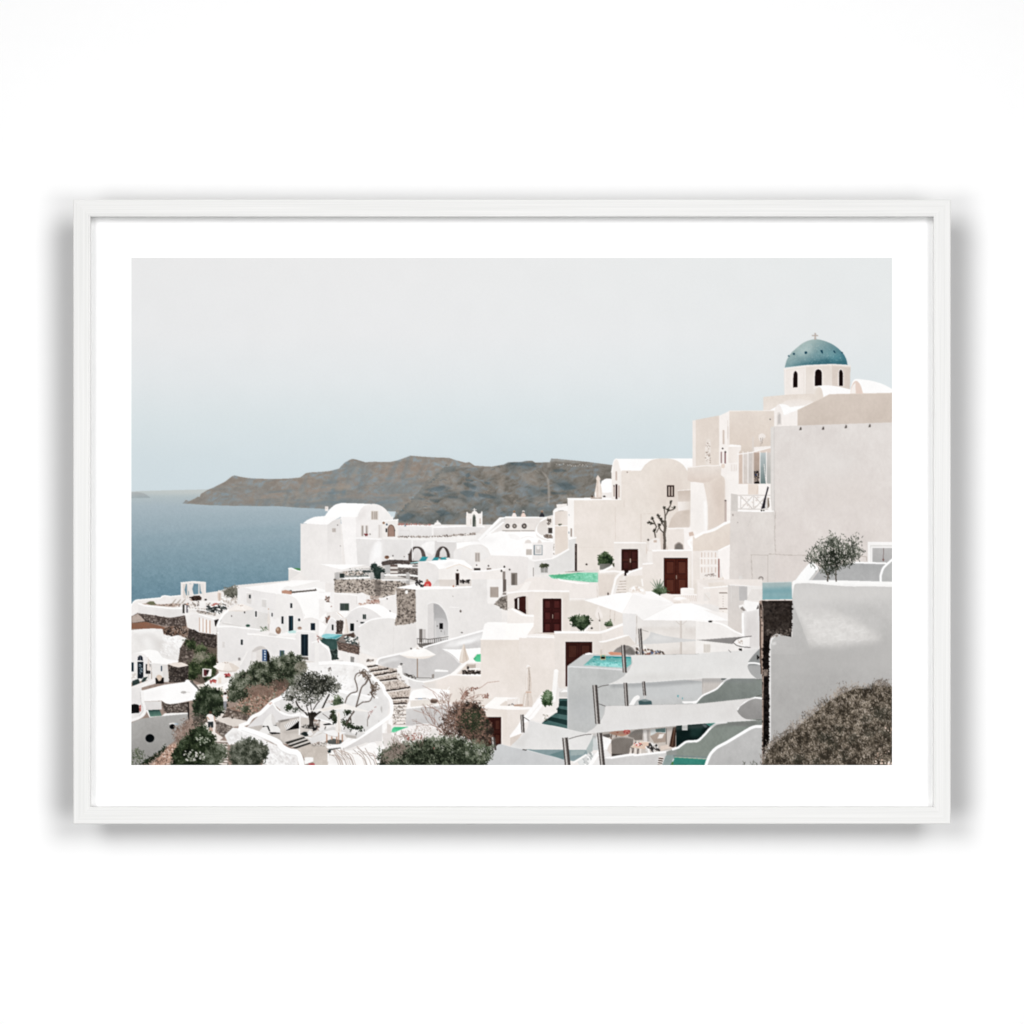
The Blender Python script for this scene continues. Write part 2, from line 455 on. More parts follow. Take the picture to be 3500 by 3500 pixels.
def paint_village_back():
    T(449, 1500)
    R('printed_village_ground', 'whitewashed ground, steps and walls printed between the houses')
    P('e9e3df', '1612 1452 1612 1325 1735 1362 1735 870 2480 870 2700 880 3880 880 5130 600 5400 560 5760 400 7900 400 7900 3400 -10 3400 -10 1690 900 1560 1080 1500', n=4)
    P('4d8a52', '1660 1326 1735 1328 1735 1352 1700 1345', n=4); L('fbf9f7', 14, '1612 1330 1640 1326 1700 1352 1745 1360', n=1); P('dfdad6', '1615 1340 1640 1338 1735 1368 1690 1400 1616 1450', n=3)
    T(1093, 1500)
    R('printed_house', 'large barrel-vaulted white house printed at the edge of the sea')
    P('e7e2df', '-197 868 0 880 80 880 (130 840 215 808) 232 1290 200 1480 -60 1480 -197 1372', to='efeae7', d='h', n=3)
    P('dfdad7', '78 880 (130 842 214 812) 226 1290 78 1290', to='e9e4e1', n=3)
    P('fefcfb', '-172 866 (-130 832 -60 802 0 795) 50 790 215 800 (130 842 100 866 80 880) 0 878', n=1)
    P('fefdfc', '48 795 52 790 (90 735 150 680 220 657) 400 662 530 668 (450 690 408 740 385 802) 215 802', n=1)
    B('ede4df', 53, 692, 86, 742); B('c9beb8', 62, 704, 74, 718, keep=True)
    P('ece7e5', '370 800 385 802 (408 740 450 690 530 668 590 672 650 700 700 750 738 802) 752 790 752 832 650 842 640 1020 370 1012', to='f1edea', d='h', n=3)
    S('dbd5d2', '380 820 400 770 470 700 480 760 420 850', soft=20, a=.5)
    P('f6f2f0', '215 800 370 800 372 1012 388 1285 265 1292', n=3)
    win(532, 745, 592, 825, 'b3a89f', 'ded5cd', 7, 2)
    win(428, 890, 490, 995, 'a39a94', 'e3dbd5', 7, 2)
    B('e9e4e1', 450, 885, 470, 998, keep=True)
    specks('8c2f38 7d2430 3f4a39', '460 975 495 975 495 1000 460 1000', 22)
    win(130, 918, 162, 955, 'b2a9a3', 'd8d1cc', 4, 1)
    E('6f6762', 182, 884, 6, keep=True); E('8b827d', 212, 1098, 5, keep=True); E('8b827d', 515, 978, 6, 9, keep=True)
    B('e0dad6', 598, 880, 640, 1015, keep=True); L('c8bfba', 4, '612 885 612 1010', keep=True)
    P('ece6e1', '640 842 805 828 805 1005 640 1005', n=3)
    P('fdfbf9', '636 838 806 822 806 834 640 850', n=1)
    P('a08477', '700 1002 700 915 (712 890 732 882 756 898 768 930) 768 1002', n=5)
    L('6a5448', 6, '700 1002 700 915 (712 890 732 882 756 898 768 930) 768 1002', keep=True)
    B('33302f', 676, 918, 690, 958, keep=True); E('4d5d6b', 687, 878, 9, 11, keep=True); E('8d6a50', 655, 862, 12, keep=True); E('4d4743', 768, 940, 7, keep=True)
    P('cfc8c4', '690 1002 770 1002 770 1010 690 1010', n=2, keep=True)
    # courtyard wall, little domes
    R('printed_wall', 'low white courtyard wall with red flowers printed behind the arches')
    P('e6e2e0', '803 886 1145 892 1160 1000 803 1006', to='dedad8', n=3)
    P('fbf9f8', '803 880 1145 888 1145 898 803 892', n=1)
    L('d2cdca', 4, '820 940 920 942 920 1000', keep=True)
    specks('b07f78 a56b62 8d8a80 c09a92', '808 866 1140 876 1140 888 808 884', 110, s=(3, 7))
    specks('6b7f8d', '870 880 885 880 885 900 870 900', 14)
    R('printed_chapel', 'tiny white dome with a cross printed behind the courtyard')
    P('f4f0ed', '1140 905 1150 880 1165 888 (1180 862 1207 852 1235 862 1252 888) 1262 878 1275 900', n=2)
    L('f0ebe7', 8, '1207 836 1207 858', n=1); L('f0ebe7', 7, '1196 845 1218 845', n=1)
    S('d9d2ce', '1180 880 1235 870 1250 895 1180 898', soft=8, a=.5)
    R('printed_terrace', 'white roof terrace printed below the bell tower')
    P('e5e0de', '1155 905 1500 890 1690 900 1610 975 1165 995', to='d9d4d1', n=3)
    P('fdfbfa', '1150 900 1500 886 1695 896 1690 908 1500 900 1155 914', n=1)
    B('f0ecea', 1150, 905, 1168, 990, n=2)
    R('printed_bell_tower', 'small white bell tower with an open arch printed on the skyline')
    P('efe7e1', '1500 898 1502 752 1512 746 1526 766 1552 766 (1566 748 1587 736 1610 748) 1626 768 1650 764 1660 742 1669 746 1668 900', to='f6f1ed', d='h', n=3)
    P('84877f', '1567 900 1567 806 (1570 785 1582 772 1594 785) 1600 806 1602 900', n=6)
    P('565c56', '1566 850 (1572 800 1585 790 1596 812) 1592 845 1585 900 1570 900', n=5, keep=True)
    P('c3b3a6', '1636 870 1638 820 1650 812 1652 870', n=4, keep=True); B('c9bcb0', 1545, 820, 1552, 880, keep=True)
    L('f3eeea', 9, '1587 712 1587 745', n=1); L('f3eeea', 8, '1570 726 1605 726', n=1)
    R('printed_terrace', 'pale flat yard scattered with pebbles printed above the arches')
    P('efebe8', '640 1005 1160 998 1610 970 1720 985 1650 1050 1400 1052 1200 1044 950 1040 640 1030', n=4)
    specks('8d827a 6f6762 a59a92 b9aea6', '800 1000 1150 1000 1600 965 1600 985 1300 1005 950 1015 800 1010', 190, s=(3, 7), a=0)
    # lower terrace wall and arches
    R('printed_wall', 'broad white wall with two dark stone arches printed in the middle of the village')
    P('e4e0de', '370 1014 640 1028 950 1036 1180 1046 1410 1054 1410 1100 1372 1160 1372 1236 1000 1285 950 1300 650 1300 540 1310 388 1290', to='dcd8d6', n=3)
    P('faf8f7', '366 1010 500 1016 635 1024 635 1036 500 1030 370 1022', n=1)
    P('f3f0ef', '505 1270 525 1140 (560 1070 600 1045 640 1062) 640 1290 520 1300', n=4, soft=12, a=.9, keep=True)
    S('ffffff', '560 1090 620 1060 630 1200 545 1240', soft=16, a=.5)
    P('d6d2d0', '1180 1048 1400 1056 1400 1110 1372 1160 1372 1230 1182 1240', n=3, keep=True)
    P('f5f2f0', '1040 1090 (1090 1060 1140 1050 1178 1052) 1176 1170 1150 1200 1100 1200 1080 1150', n=5, keep=True)
    S('d9d3d0', '1090 1160 1140 1180 1150 1200 1100 1200', soft=8, a=.7)
    for o, i in (('915 1275 918 1175 (938 1125 975 1105 1030 1110 1068 1145 1086 1200) 1086 1240', '962 1252 (952 1180 965 1135 1000 1120 1032 1142 1046 1195) 1046 1250'),
                 ('1175 1228 (1198 1150 1232 1110 1272 1104 1312 1130 1336 1190) 1336 1226', '1226 1216 (1232 1155 1266 1116 1296 1158 1306 1212)')):
        P('5c5350', o, n=9, nf='rock', keep=True)
        P('dad6d4', i, to='cfcbc9', n=3, keep=True)
    L('3b3634', 6, '1215 1205 (1225 1150 1266 1108 1305 1150 1318 1205)', a=.7, keep=True)
    E('514b48', 750, 1198, 7, keep=True); E('6b625c', 866, 1208, 6, keep=True)
    P('f7f5f4', '1200 1046 1400 1052 1400 1060 1200 1056', n=1, keep=True)
    R('printed_post', 'thin white flag pole printed in front of the arches')
    L('f4f1ef', 11, '946 1036 954 1305')
    R('printed_ledge', 'dark stone ledge printed below the arches')
    stones('634 1262 700 1244 770 1240 910 1246 910 1180 926 1172 935 1250 1010 1262 1005 1285 800 1282 640 1300', '574e4b', '6b615d 4a4240 7c716b 5b5250', 6)
    E('8b6b58', 688, 1214, 24, 18, n=6); E('6a4f40', 690, 1208, 18, 8, keep=True)
    P('f3ede8', '692 1240 (720 1215 750 1216) 765 1224 720 1240', n=1)
    for nm, q in (('1015 1255 1050 1206 1110 1210 1086 1252', '3f9ea6'), ('1150 1247 1172 1216 1228 1214 1210 1244', '3c9aa3'), ('1232 1238 1252 1216 1308 1216 1300 1238', '48a8ae')):
        R('printed_lounger', 'turquoise sun lounger printed in front of the stone arches'); P(q, nm, to='2f8790', n=3)
    P('a9dfe0', '928 1270 1010 1258 1010 1272 930 1278', n=2)
    P('f6f3f0', '1290 1222 1330 1216 1335 1228 1300 1234', n=1)
    # seaside sitting terrace with rails
    R('printed_terrace', 'sitting terrace with grey posts, white rails and dark furniture printed left of centre')
    P('c8c3bf', '150 1372 440 1330 640 1300 1010 1290 1010 1460 620 1490 150 1490', n=5)
    P('d9d0c8', '250 1365 440 1362 445 1400 250 1405', n=4); specks('f3ece6 b9a99b 8d8076 5f5a56 e6dcd3', '240 1362 450 1360 450 1402 240 1405', 90, s=(4, 9))
    B('4d5453', 440, 1338, 525, 1372, n=6); B('39413f', 205, 1380, 252, 1425, n=6); B('7b7f7d', 255, 1400, 500, 1412, n=4)
    specks('3a4240 5a615f a29a92', '300 1335 640 1330 640 1420 300 1430', 70, s=(4, 9))
    bush('1d2725 2f3d39 45534e', '532 1310 545 1282 570 1280 605 1325 650 1332 662 1370 650 1432 575 1440 555 1370', 380, ln=(4, 9), jit=3, var=.3)
    P('b9b7b6', '668 1295 722 1292 722 1375 672 1375', n=3)
    for k in range(6):
        B('6a5c56' if k % 2 == 0 else 'd9d2cd', 724, 1290 + k * 22, 800, 1310 + k * 22, n=4)
    stones('800 1320 1008 1332 1008 1460 800 1405', '5b5552', '8c847f a39b94 756d68 b2a9a2 676059', 6)
    P('f8f5f3', '795 1285 1010 1300 1010 1322 800 1316', n=1); B('6a6461', 950, 1300, 1010, 1310, keep=True)
    L('fbf9f7', 18, '660 1396 880 1394 1010 1408'); L('fbf9f7', 16, '240 1436 420 1424 512 1420'); L('e9e5e2', 8, '200 1345 330 1338 520 1344')
    for x in (520, 624, 884, 160):
        P('bdbab8', '%d 1376 %d 1366 %d 1376 %d 1490 %d 1490' % (x, x + 18, x + 36, x + 38, x), to='a9a6a4', n=3)
    R('printed_shade_sail', 'thin white shade sail printed beside the seaside sitting terrace')
    P('fefcfb', '0 1284 484 1290 (380 1310 300 1325 226 1342)', n=1)
    T(1093, 1500)
    R('printed_house', 'low white house with a vaulted roof and small dark door printed in the centre')
    P('e6e1de', '1005 1272 (1100 1266 1180 1290 1218 1335) 1222 1500 1005 1500', n=3)
    P('efe9e5', '1218 1338 1320 1322 1430 1285 1562 1345 1560 1530 1218 1530', to='f3eeea', d='h', n=3)
    P('fefcfb', '1008 1266 1420 1225 (1470 1232 1540 1260 1600 1300) 1562 1346 1430 1290 1320 1322 1220 1336 (1185 1292 1110 1264)', n=1)
    L('e6d3c4', 9, '1300 1330 1380 1300 1430 1287 1480 1305 1560 1345', keep=True, a=.8)
    S('e6e1de', '1260 1300 1330 1260 1400 1270 1300 1310', soft=14, a=.5)
    B('5d4c46', 1393, 1376, 1430, 1530, n=4, keep=True); B('241f1e', 1400, 1385, 1418, 1530, keep=True); E('4d443f', 1412, 1348, 8, keep=True)
    R('printed_house', 'white dome house with a brown shuttered window printed behind the low vaulted house')
    P('fdfbfa', '1402 1066 (1500 1056 1580 1052 1640 1052) 1720 980 1850 946 1960 948 1960 1200 1755 1195 (1720 1120 1660 1086 1600 1082) 1530 1090 1405 1132', n=1.5)
    S('ebe7e5', '1560 1060 1680 1010 1850 1020 1760 1060 1640 1075', soft=24, a=.5)
    P('e7e3e1', '1372 1160 1405 1130 1470 1140 1440 1240 1372 1232', n=3)
    P('ece8e5', '1430 1238 (1470 1165 1530 1100 1600 1084 1680 1112 1735 1175) 1762 1290 1560 1310 1480 1245', to='e4dfdc', n=3)
    P('ebe5e1', '1755 1196 1960 1200 1960 1340 1800 1350 1560 1360 1560 1300', n=3)
    win(1596, 1170, 1638, 1258, '9b918b', 'ddd4cd', 5, 3)
    B('38302d', 1582, 1326, 1646, 1348, n=5); E('554b46', 1608, 1294, 7, keep=True); B('7d7068', 1712, 1326, 1758, 1346, n=5); E('4a423e', 1730, 1302, 8, keep=True)
    P('eee7e3', '1556 1358 1700 1352 1700 1470 1556 1470', n=3)
    P('efe8e3', '1700 1352 1960 1322 1960 1500 1700 1500', n=3)
    P('fcf9f8', '1556 1350 1700 1345 1960 1312 1960 1326 1700 1360 1556 1366', n=1)
    B('8d847e', 1876, 1358, 1912, 1600, n=4, keep=True); E('3f3936', 1862, 1354, 9, 12, keep=True); E('3f3936', 1892, 1312, 9, 12, keep=True)
    R('printed_ramp', 'white sloping parapet of a stairway printed below the bell tower')
    P('fbf9f8', '1618 1032 1840 806 1960 798 1960 815 1868 822 1650 1040 1640 1052', n=1)
    P('ddd8d5', '1652 1040 1868 822 1960 818 1960 870 1890 872 1790 930 1720 982', to='e7e2df', n=3)
    P('fcfaf9', '1700 985 1875 850 1900 852 1780 950 1730 985', n=1)


def paint_village_mid():
    T(1737, 1500)
    R('printed_terrace', 'roof terrace with air-conditioning units printed below the cliff')
    P('e2dad5', '-30 802 388 804 (340 832 300 880 285 950) 280 965 -30 975', n=3)
    P('fcfaf8', '-30 796 388 798 388 812 -30 812', n=1)
    for x0, x1, cx, r, c in ((22, 126, 65, 24, '6f6862'), (134, 268, 164, 27, '5a5350'), (-60, 16, -8, 24, '55504d')):
        R('printed_air_conditioner', 'white air-conditioning unit with a round fan printed on the roof terrace'); B('e7dfd9', x0, 868, x1, 940, n=2); E(c, cx, 894, r, n=4); E('a89f98', cx, 894, r * .45, n=2); L('8d8580', 5, '%d 942 %d 942' % (x0, x1), n=3)
    for x, c, h in ((62, 'efe3dd', 'a9856a'), (156, 'ecd0c4', 'efe9e4'), (347, '3a3a40', 'b08f7c')):
        R('printed_person', 'tiny person printed behind the roof terrace wall'); P(c, '%d 800 %d 775 (%d 762 %d 758 %d 764) %d 780 %d 800' % (x - 28, x - 20, x - 12, x, x + 12, x + 22, x + 26), n=3); E(h, x, 746, 13, 12, n=3); E('6b5648', x, 752, 8, 7, n=3)
    R('printed_house', 'bright white roofs printed in the centre of the village')
    P('fefcfb', '-30 955 282 950 (290 1000 370 1040 465 1052) 478 1210 250 1240 -30 1205', n=1.5)
    P('e9e4e1', '0 975 (60 975 110 1000 130 1030) 90 1040 20 1020', n=2, a=.35, keep=True)
    L('ddd7d3', 6, '130 1020 (200 1000 260 1010)', a=.6, keep=True)
    P('ece6e3', '-30 1200 150 1205 205 1215 205 1500 -30 1500', to='e3dcd8', n=3)
    P('ece7e4', '205 1230 270 1240 265 1420 205 1440', n=2)
    P('efe9e6', '248 1062 465 1058 478 1212 250 1240', n=3); P('fbf8f6', '150 1062 248 1058 248 1130 150 1130', n=2)
    for cx, ww in ((204, 36), (322, 22)):
        P('ded5d0', '%d 1070 (%d 1045 %d 1034 %d 1045) %d 1070' % (cx - ww, cx - ww * .7, cx, cx + ww * .7, cx + ww), n=2, keep=True)
    win(188, 1135, 238, 1188, 'b3aaa3', 'cfc6bf', 4, 3)
    B('76838a', 262, 1088, 350, 1192, n=3, keep=True); B('e2dedb', 272, 1092, 346, 1186, n=3, keep=True); B('c9c4c1', 284, 1108, 334, 1170, n=3, keep=True); E('e9e6e4', 308, 1118, 16, keep=True)
    B('8b837c', 30, 1375, 92, 1500, n=3, keep=True); B('6f6862', 40, 1385, 70, 1500, n=3, keep=True); E('564e4a', 14, 1340, 9, keep=True); B('7d746f', 254, 1320, 262, 1410, keep=True)
    R('printed_wall', 'curved white stair wall printed beside the beige houses')
    P('fdfbfa', '388 800 (335 832 285 915 288 970 345 1015 468 1055) 470 1010 440 800', n=1)
    P('d9d0ca', '400 815 (320 858 298 905 300 950 335 985) (370 992 410 965 415 930)', to='e2dad5', n=3, keep=True)
    P('85776e', '360 1000 (400 975 440 985 455 1000) 455 1020 400 1022', n=9); specks('4f4540 a3958b c7bbb2', '360 985 450 975 455 1018 380 1020', 45)
    B('e9e0d9', 396, 796, 452, 906, n=3); specks('5f5650 8b7f77', '402 820 440 820 440 880 402 880', 26, s=(3, 7)); B('4f4844', 412, 912, 452, 970, n=8)
    R('printed_house', 'narrow beige stepped house printed left of the big beige house')
    P('f5f0ed', '458 742 482 736 482 1195 458 1200', n=2)
    P('dacdc4', '480 742 612 736 612 892 480 886', to='e8ddd5', d='h', n=3)
    P('dfd0c5', '480 888 612 888 612 1140 480 1190', to='e2d5cb', n=3)
    P('fbf7f4', '456 742 (480 715 520 700 600 682) 616 686 612 742 (560 735 520 738 480 752)', n=1)
    P('efe8e3', '494 672 602 664 604 688 500 714', n=2); P('f7f2ee', '478 886 612 884 612 896 480 896', n=1, keep=True)
    specks('5b5f4c 7b7a66 46493b', '515 874 550 872 550 888 515 890', 26)
    specks('7d7068 998c83', '465 1080 475 1080 475 1190 465 1190', 14)
    R('printed_house', 'big beige house with a rounded gable and one dark window printed right of centre')
    P('fefcfb', '1100 205 1420 203 1890 200 1890 345 1160 330 1140 260', n=1)
    P('e4d8cf', '668 620 1160 622 1160 325 1362 326 (1400 268 1480 215 1600 200 1710 216 1790 265 1842 335) 1875 420 1875 1140 1475 1150 1100 1345 700 1345 686 1004 668 1004', to='e7dcd4', d=(1200, 300, 900, 1300), n=3.5)
    S('cdbfb4', '1500 330 1840 340 1860 700 1600 800 1500 600', soft=120, a=.35)
    S('e3d8cf', '700 1050 1080 1100 1080 1340 720 1340', soft=60, a=.5)
    P('f6f1ed', '608 612 674 626 674 1008 608 1014', n=2)
    P('fcf9f7', '606 606 1060 602 1160 616 1160 626 672 630 608 620', n=1)
    B('9d8f86', 640, 918, 655, 1002, keep=True); B('8d9499', 617, 950, 626, 972, keep=True); E('8d9499', 624, 780, 4, 8, keep=True)
    P('efe7e0', '1060 622 1060 345 (1070 280 1084 228 1110 206 1132 226 1142 270) 1162 330 1162 622', n=2.5)
    L('fdfaf8', 10, '1060 345 (1070 280 1084 228 1110 206 1132 226 1142 270) 1160 330', n=1, keep=True)
    B('c4b0a5', 1100, 332, 1116, 426, keep=True); B('3b2422', 1100, 465, 1120, 618, n=3, keep=True); B('a58f86', 1080, 478, 1092, 590, keep=True); B('c0aca2', 1128, 478, 1144, 600, keep=True); B('3b2c28', 1080, 474, 1090, 488, keep=True)
    win(1630, 476, 1702, 594, '2e1e1c', 'cbbdb2', 4); B('b7a99f', 1640, 488, 1658, 584, keep=True, n=3); B('b7a99f', 1672, 488, 1690, 584, keep=True, n=3); L('4a3531', 6, '1665 480 1665 594', keep=True)
    L('cabbb0', 4, '1096 700 1102 1060', keep=True, a=.7); L('cabbb0', 4, '1362 770 1362 1060', keep=True, a=.7); L('d0c2b7', 4, '1362 770 1560 765', keep=True, a=.6); L('cabbb0', 4, '1188 630 1188 700', keep=True, a=.5)
    L('d1c5bb', 4, '720 1112 1080 1112', keep=True, a=.6); E('8b7b70', 1220, 342, 6, keep=True)
    P('c7b8ad', '1740 532 1870 526 1870 642 1746 642', to='d5c8be', n=3, keep=True); P('efe7e1', '1738 646 1872 640 1872 730 1745 742', to='ddd1c8', d='h', n=2, keep=True); L('f6f0eb', 7, '1738 530 1870 522', keep=True)
    P('cfc1b6', '1640 915 (1672 815 1740 745 1862 728) 1862 905', to='d9ccc2', d='h', n=3, keep=True)
    P('c3b4a8', '1755 790 (1800 740 1840 730 1862 728) 1862 800 1850 905 1790 905', to='d3c6bb', n=3, soft=10, a=.6, keep=True)
    R('printed_dome', 'small white dome printed behind a closed parasol')
    P('fdfbfa', '945 560 945 480 (958 435 1000 410 1062 410) 1062 604 945 604', n=1); P('ebe4df', '945 552 1062 550 1062 604 945 604', n=2)
    R('printed_parasol', 'closed beige parasol printed on the roof of the big beige house')
    P('e0d1c6', '920 372 (940 398 946 415 940 430) (955 500 962 560 955 606) 905 608 (885 560 900 480 908 430) (900 410 905 395 920 372)', n=3)
    L('c4b2a6', 5, '918 430 912 600', keep=True); L('f1e7df', 6, '932 430 938 590', keep=True); P('b0a196', '845 592 880 582 910 606 960 600 960 616 845 616', n=8); E('56483f', 862, 590, 12, 10); E('423a36', 985, 590, 14, 8)
    P('f0e9e4', '884 560 (890 545 900 545 905 600) 890 605', n=2)
    # courtyard right of the big house
    R('printed_wall', 'rounded beige courtyard wall with a small arched window printed beside the bare tree')
    P('e8ddd5', '1640 918 1856 910 1880 1145 1652 1150', n=3); P('f7f1ed', '1636 912 1840 908 1840 922 1640 928', n=1, keep=True)
    P('a59a92', '1702 1134 (1706 1085 1750 1058 1792 1085) 1800 1134', n=2, keep=True); P('7d7671', '1712 1134 (1716 1092 1750 1070 1786 1092) 1790 1134', n=4, keep=True)
    P('f5eeea', '1800 925 1856 908 1932 760 2010 760 2010 1100 1860 1130 1806 1130', n=2)
    P('ccb5a8', '1852 960 1900 950 1905 990 1858 1000', n=4); L('fdfbf9', 26, '2010 972 1880 1030 (1850 1050 1860 1080 1900 1140)', n=1)
    P('e4d8d0', '1900 1060 2010 1000 2010 1145 1925 1145', n=3)
    R('printed_pot', 'large white plant pot printed at the foot of the bare tree')
    P('efe7e2', '1440 1050 1480 1024 1550 1018 1568 1135 1440 1145', n=3); P('c9b5a8', '1492 1040 1524 1036 1524 1062 1492 1062', n=6, keep=True); P('e4dad3', '1418 1062 1445 1045 1445 1140 1424 1140', n=2); E('4a423d', 1436, 1036, 10)
    P('d7c9bf', '1560 960 1585 960 1640 1140 1568 1138', n=3)
    R('printed_tree', 'bare dark dragon tree printed in front of the big beige house')
    for q, w in (('1602 1130 1606 1040 1600 980 1612 900 1608 840', 26), ('1608 840 1612 790 1640 740 1690 725 1706 712', 12), ('1608 830 1606 760 1600 720', 11), ('1625 770 1640 720 1660 690 1672 650', 11), ('1600 900 1570 850 1548 800', 11),
                 ('1510 1010 1500 950 1520 900 1500 860 1480 820', 13), ('1500 870 1465 870 1445 860', 10), ('1520 960 1545 910 1560 880 1580 860', 10), ('1548 820 1540 790', 11), ('1590 960 1560 930 1540 880', 12)):
        L('57514a', w, q, n=9)
        L('84796f', w * .25, q, n=6, keep=True)
    for x, y in ((1445, 862), (1468, 872), (1480, 818), (1540, 790), (1600, 712), (1672, 652), (1706, 712), (1580, 852), (1640, 735), (1545, 890), (1500, 945), (1570, 830)):
        for k in range(7):
            t = -1.57 + rng.gauss(0, .9)
            L('37342d', 4, '%g %g %g %g' % (x, y, x + 20 * math.cos(t), y + 22 * math.sin(t)), n=6)
        bush('2b2a24 4a4840', '%d %d %d %d %d %d %d %d' % (x - 10, y, x, y - 12, x + 10, y, x, y + 9), 9, ln=(4, 7), w=1.8, jit=2, fill=False)
    # entrance courtyard with pool
    R('printed_wall', 'white ramp wall printed beside the upper pool')
    P('e1ddda', '268 1250 462 1232 622 1128 622 1030 694 1010 694 1360 580 1372 268 1395', to='dbd8d5', d='h', n=3)
    L('fcf9f7', 18, '455 1222 510 1196 622 1130', n=1); P('fbf8f6', '616 1016 700 1004 704 1018 622 1036', n=1); P('fbf7f5', '205 1236 268 1240 462 1218 462 1232 268 1258', n=1)
    B('33241f', 684, 1078, 706, 1352, n=4); specks('7b6a5f b09f94', '688 1090 700 1090 700 1340 688 1340', 16)
    R('printed_pool', 'small green pool printed in the upper courtyard')
    P('efe6df', '400 1390 560 1378 730 1366 925 1362 925 1480 560 1480', n=2)
    P('62bd93', '412 1398 560 1388 730 1370 922 1370 922 1520 520 1490', to='86cfb0', d='h', n=5, nf='rough', tint='8fdcbd')
    specks('a9e3c9 8fd6b5 4fb084', '430 1400 730 1375 920 1375 920 1500 540 1480', 160, s=(5, 12), a=0, al=.5)
    P('4da678', '412 1398 560 1390 700 1380 540 1430 470 1425', n=4, soft=8, a=.7, keep=True)
    P('d9d2cc', '580 1362 800 1345 930 1340 930 1368 730 1368 580 1378', n=3); P('8f8882', '575 1364 690 1354 800 1352 690 1366', n=3, keep=True)
    R('printed_shrub', 'dark green potted shrub printed against the big beige house')
    bush('1d2a1b 2f4029 4c5c40 77826a', '928 1240 950 1190 1000 1168 1050 1200 1068 1248 1045 1285 945 1290', 520, ln=(5, 12), w=2.8, jit=3, var=.28)
    P('7e7d77', '938 1282 1050 1278 1044 1342 938 1342', to='6b6a64', d='h', n=4)
    R('printed_shrub', 'small potted plant printed beside the arched brown door')
    bush('3a4030 5f6350 8d8b78', '1082 1290 1095 1268 1130 1272 1138 1300 1120 1320 1090 1320', 130, ln=(4, 8), jit=2, var=.3); P('8d8b86', '1082 1312 1130 1310 1126 1352 1088 1352', n=4)
    R('printed_shrub', 'pair of small grey pots with succulents printed at the end of the pool')
    P('9a9894', '332 1312 408 1312 404 1370 336 1370', n=4); L('c9c5c1', 6, '370 1312 370 1370', keep=True)
    bush('2d3226 474c3a 6d6f5c', '328 1312 335 1288 360 1284 380 1300 395 1284 410 1296 408 1316', 120, ln=(4, 9), jit=2, var=.3)
    E('3a302c', 803, 1287, 10, keep=True)
    R('printed_house', 'white gatehouse with an arched brown door printed behind the upper pool')
    P('e5dcd5', '1085 1066 1415 1066 1432 1155 1432 1262 1378 1285 1382 1350 1232 1380 1190 1372 1090 1345', n=3)
    P('faf6f3', '1082 1056 1416 1058 1418 1070 1084 1070', n=1); P('d8cbc1', '1412 1070 1432 1150 1432 1180 1412 1180', n=2, keep=True)
    R('printed_door', 'arched dark brown double door printed behind the upper pool')
    vdoor('4a2922', 1162, 1130, 1332, 1350, '4a2825', '2a1513', 2, 22)
    P('2b1816', '1190 1345 1240 1345 1212 1405 1192 1405', n=3)
    R('printed_wall', 'low white steps and walls printed at the right end of the upper pool')
    P('e4dad2', '920 1362 1070 1300 1085 1315 1190 1370 1190 1405 1120 1500 920 1500', n=3)
    P('fbf7f4', '918 1366 1060 1298 1080 1312 965 1370', n=1); L('f8f3f0', 20, '940 1366 1090 1356 1190 1370', n=1); L('faf6f3', 26, '1170 1370 1130 1400 1080 1460', n=1)
    P('ebe2dc', '1230 1380 1382 1330 1382 1480 1180 1480 1210 1400', n=2.5); L('fdfaf8', 18, '1215 1390 1260 1360 1380 1322', n=1)
    R('printed_house', 'white house with a square brown double door printed below the bare tree')
    P('e8ded7', '1480 1148 2012 1140 2012 1600 1378 1600 1378 1288 1480 1276', to='e3d8cf', n=3)
    P('fdfaf8', '1470 1138 2012 1130 2012 1148 1480 1154', n=1); L('fbf7f4', 16, '1380 1284 1482 1276', n=1); P('efe7e1', '1425 1150 1480 1155 1480 1262 1430 1262', n=2)
    P('faf5f2', '1880 1148 1895 1148 1895 1600 1880 1600', n=1, a=.5, keep=True)
    R('printed_door', 'square reddish-brown double door printed below the bare tree')
    vdoor('52291f', 1597, 1222, 1842, 1592, '5e3329', '331414', 2)
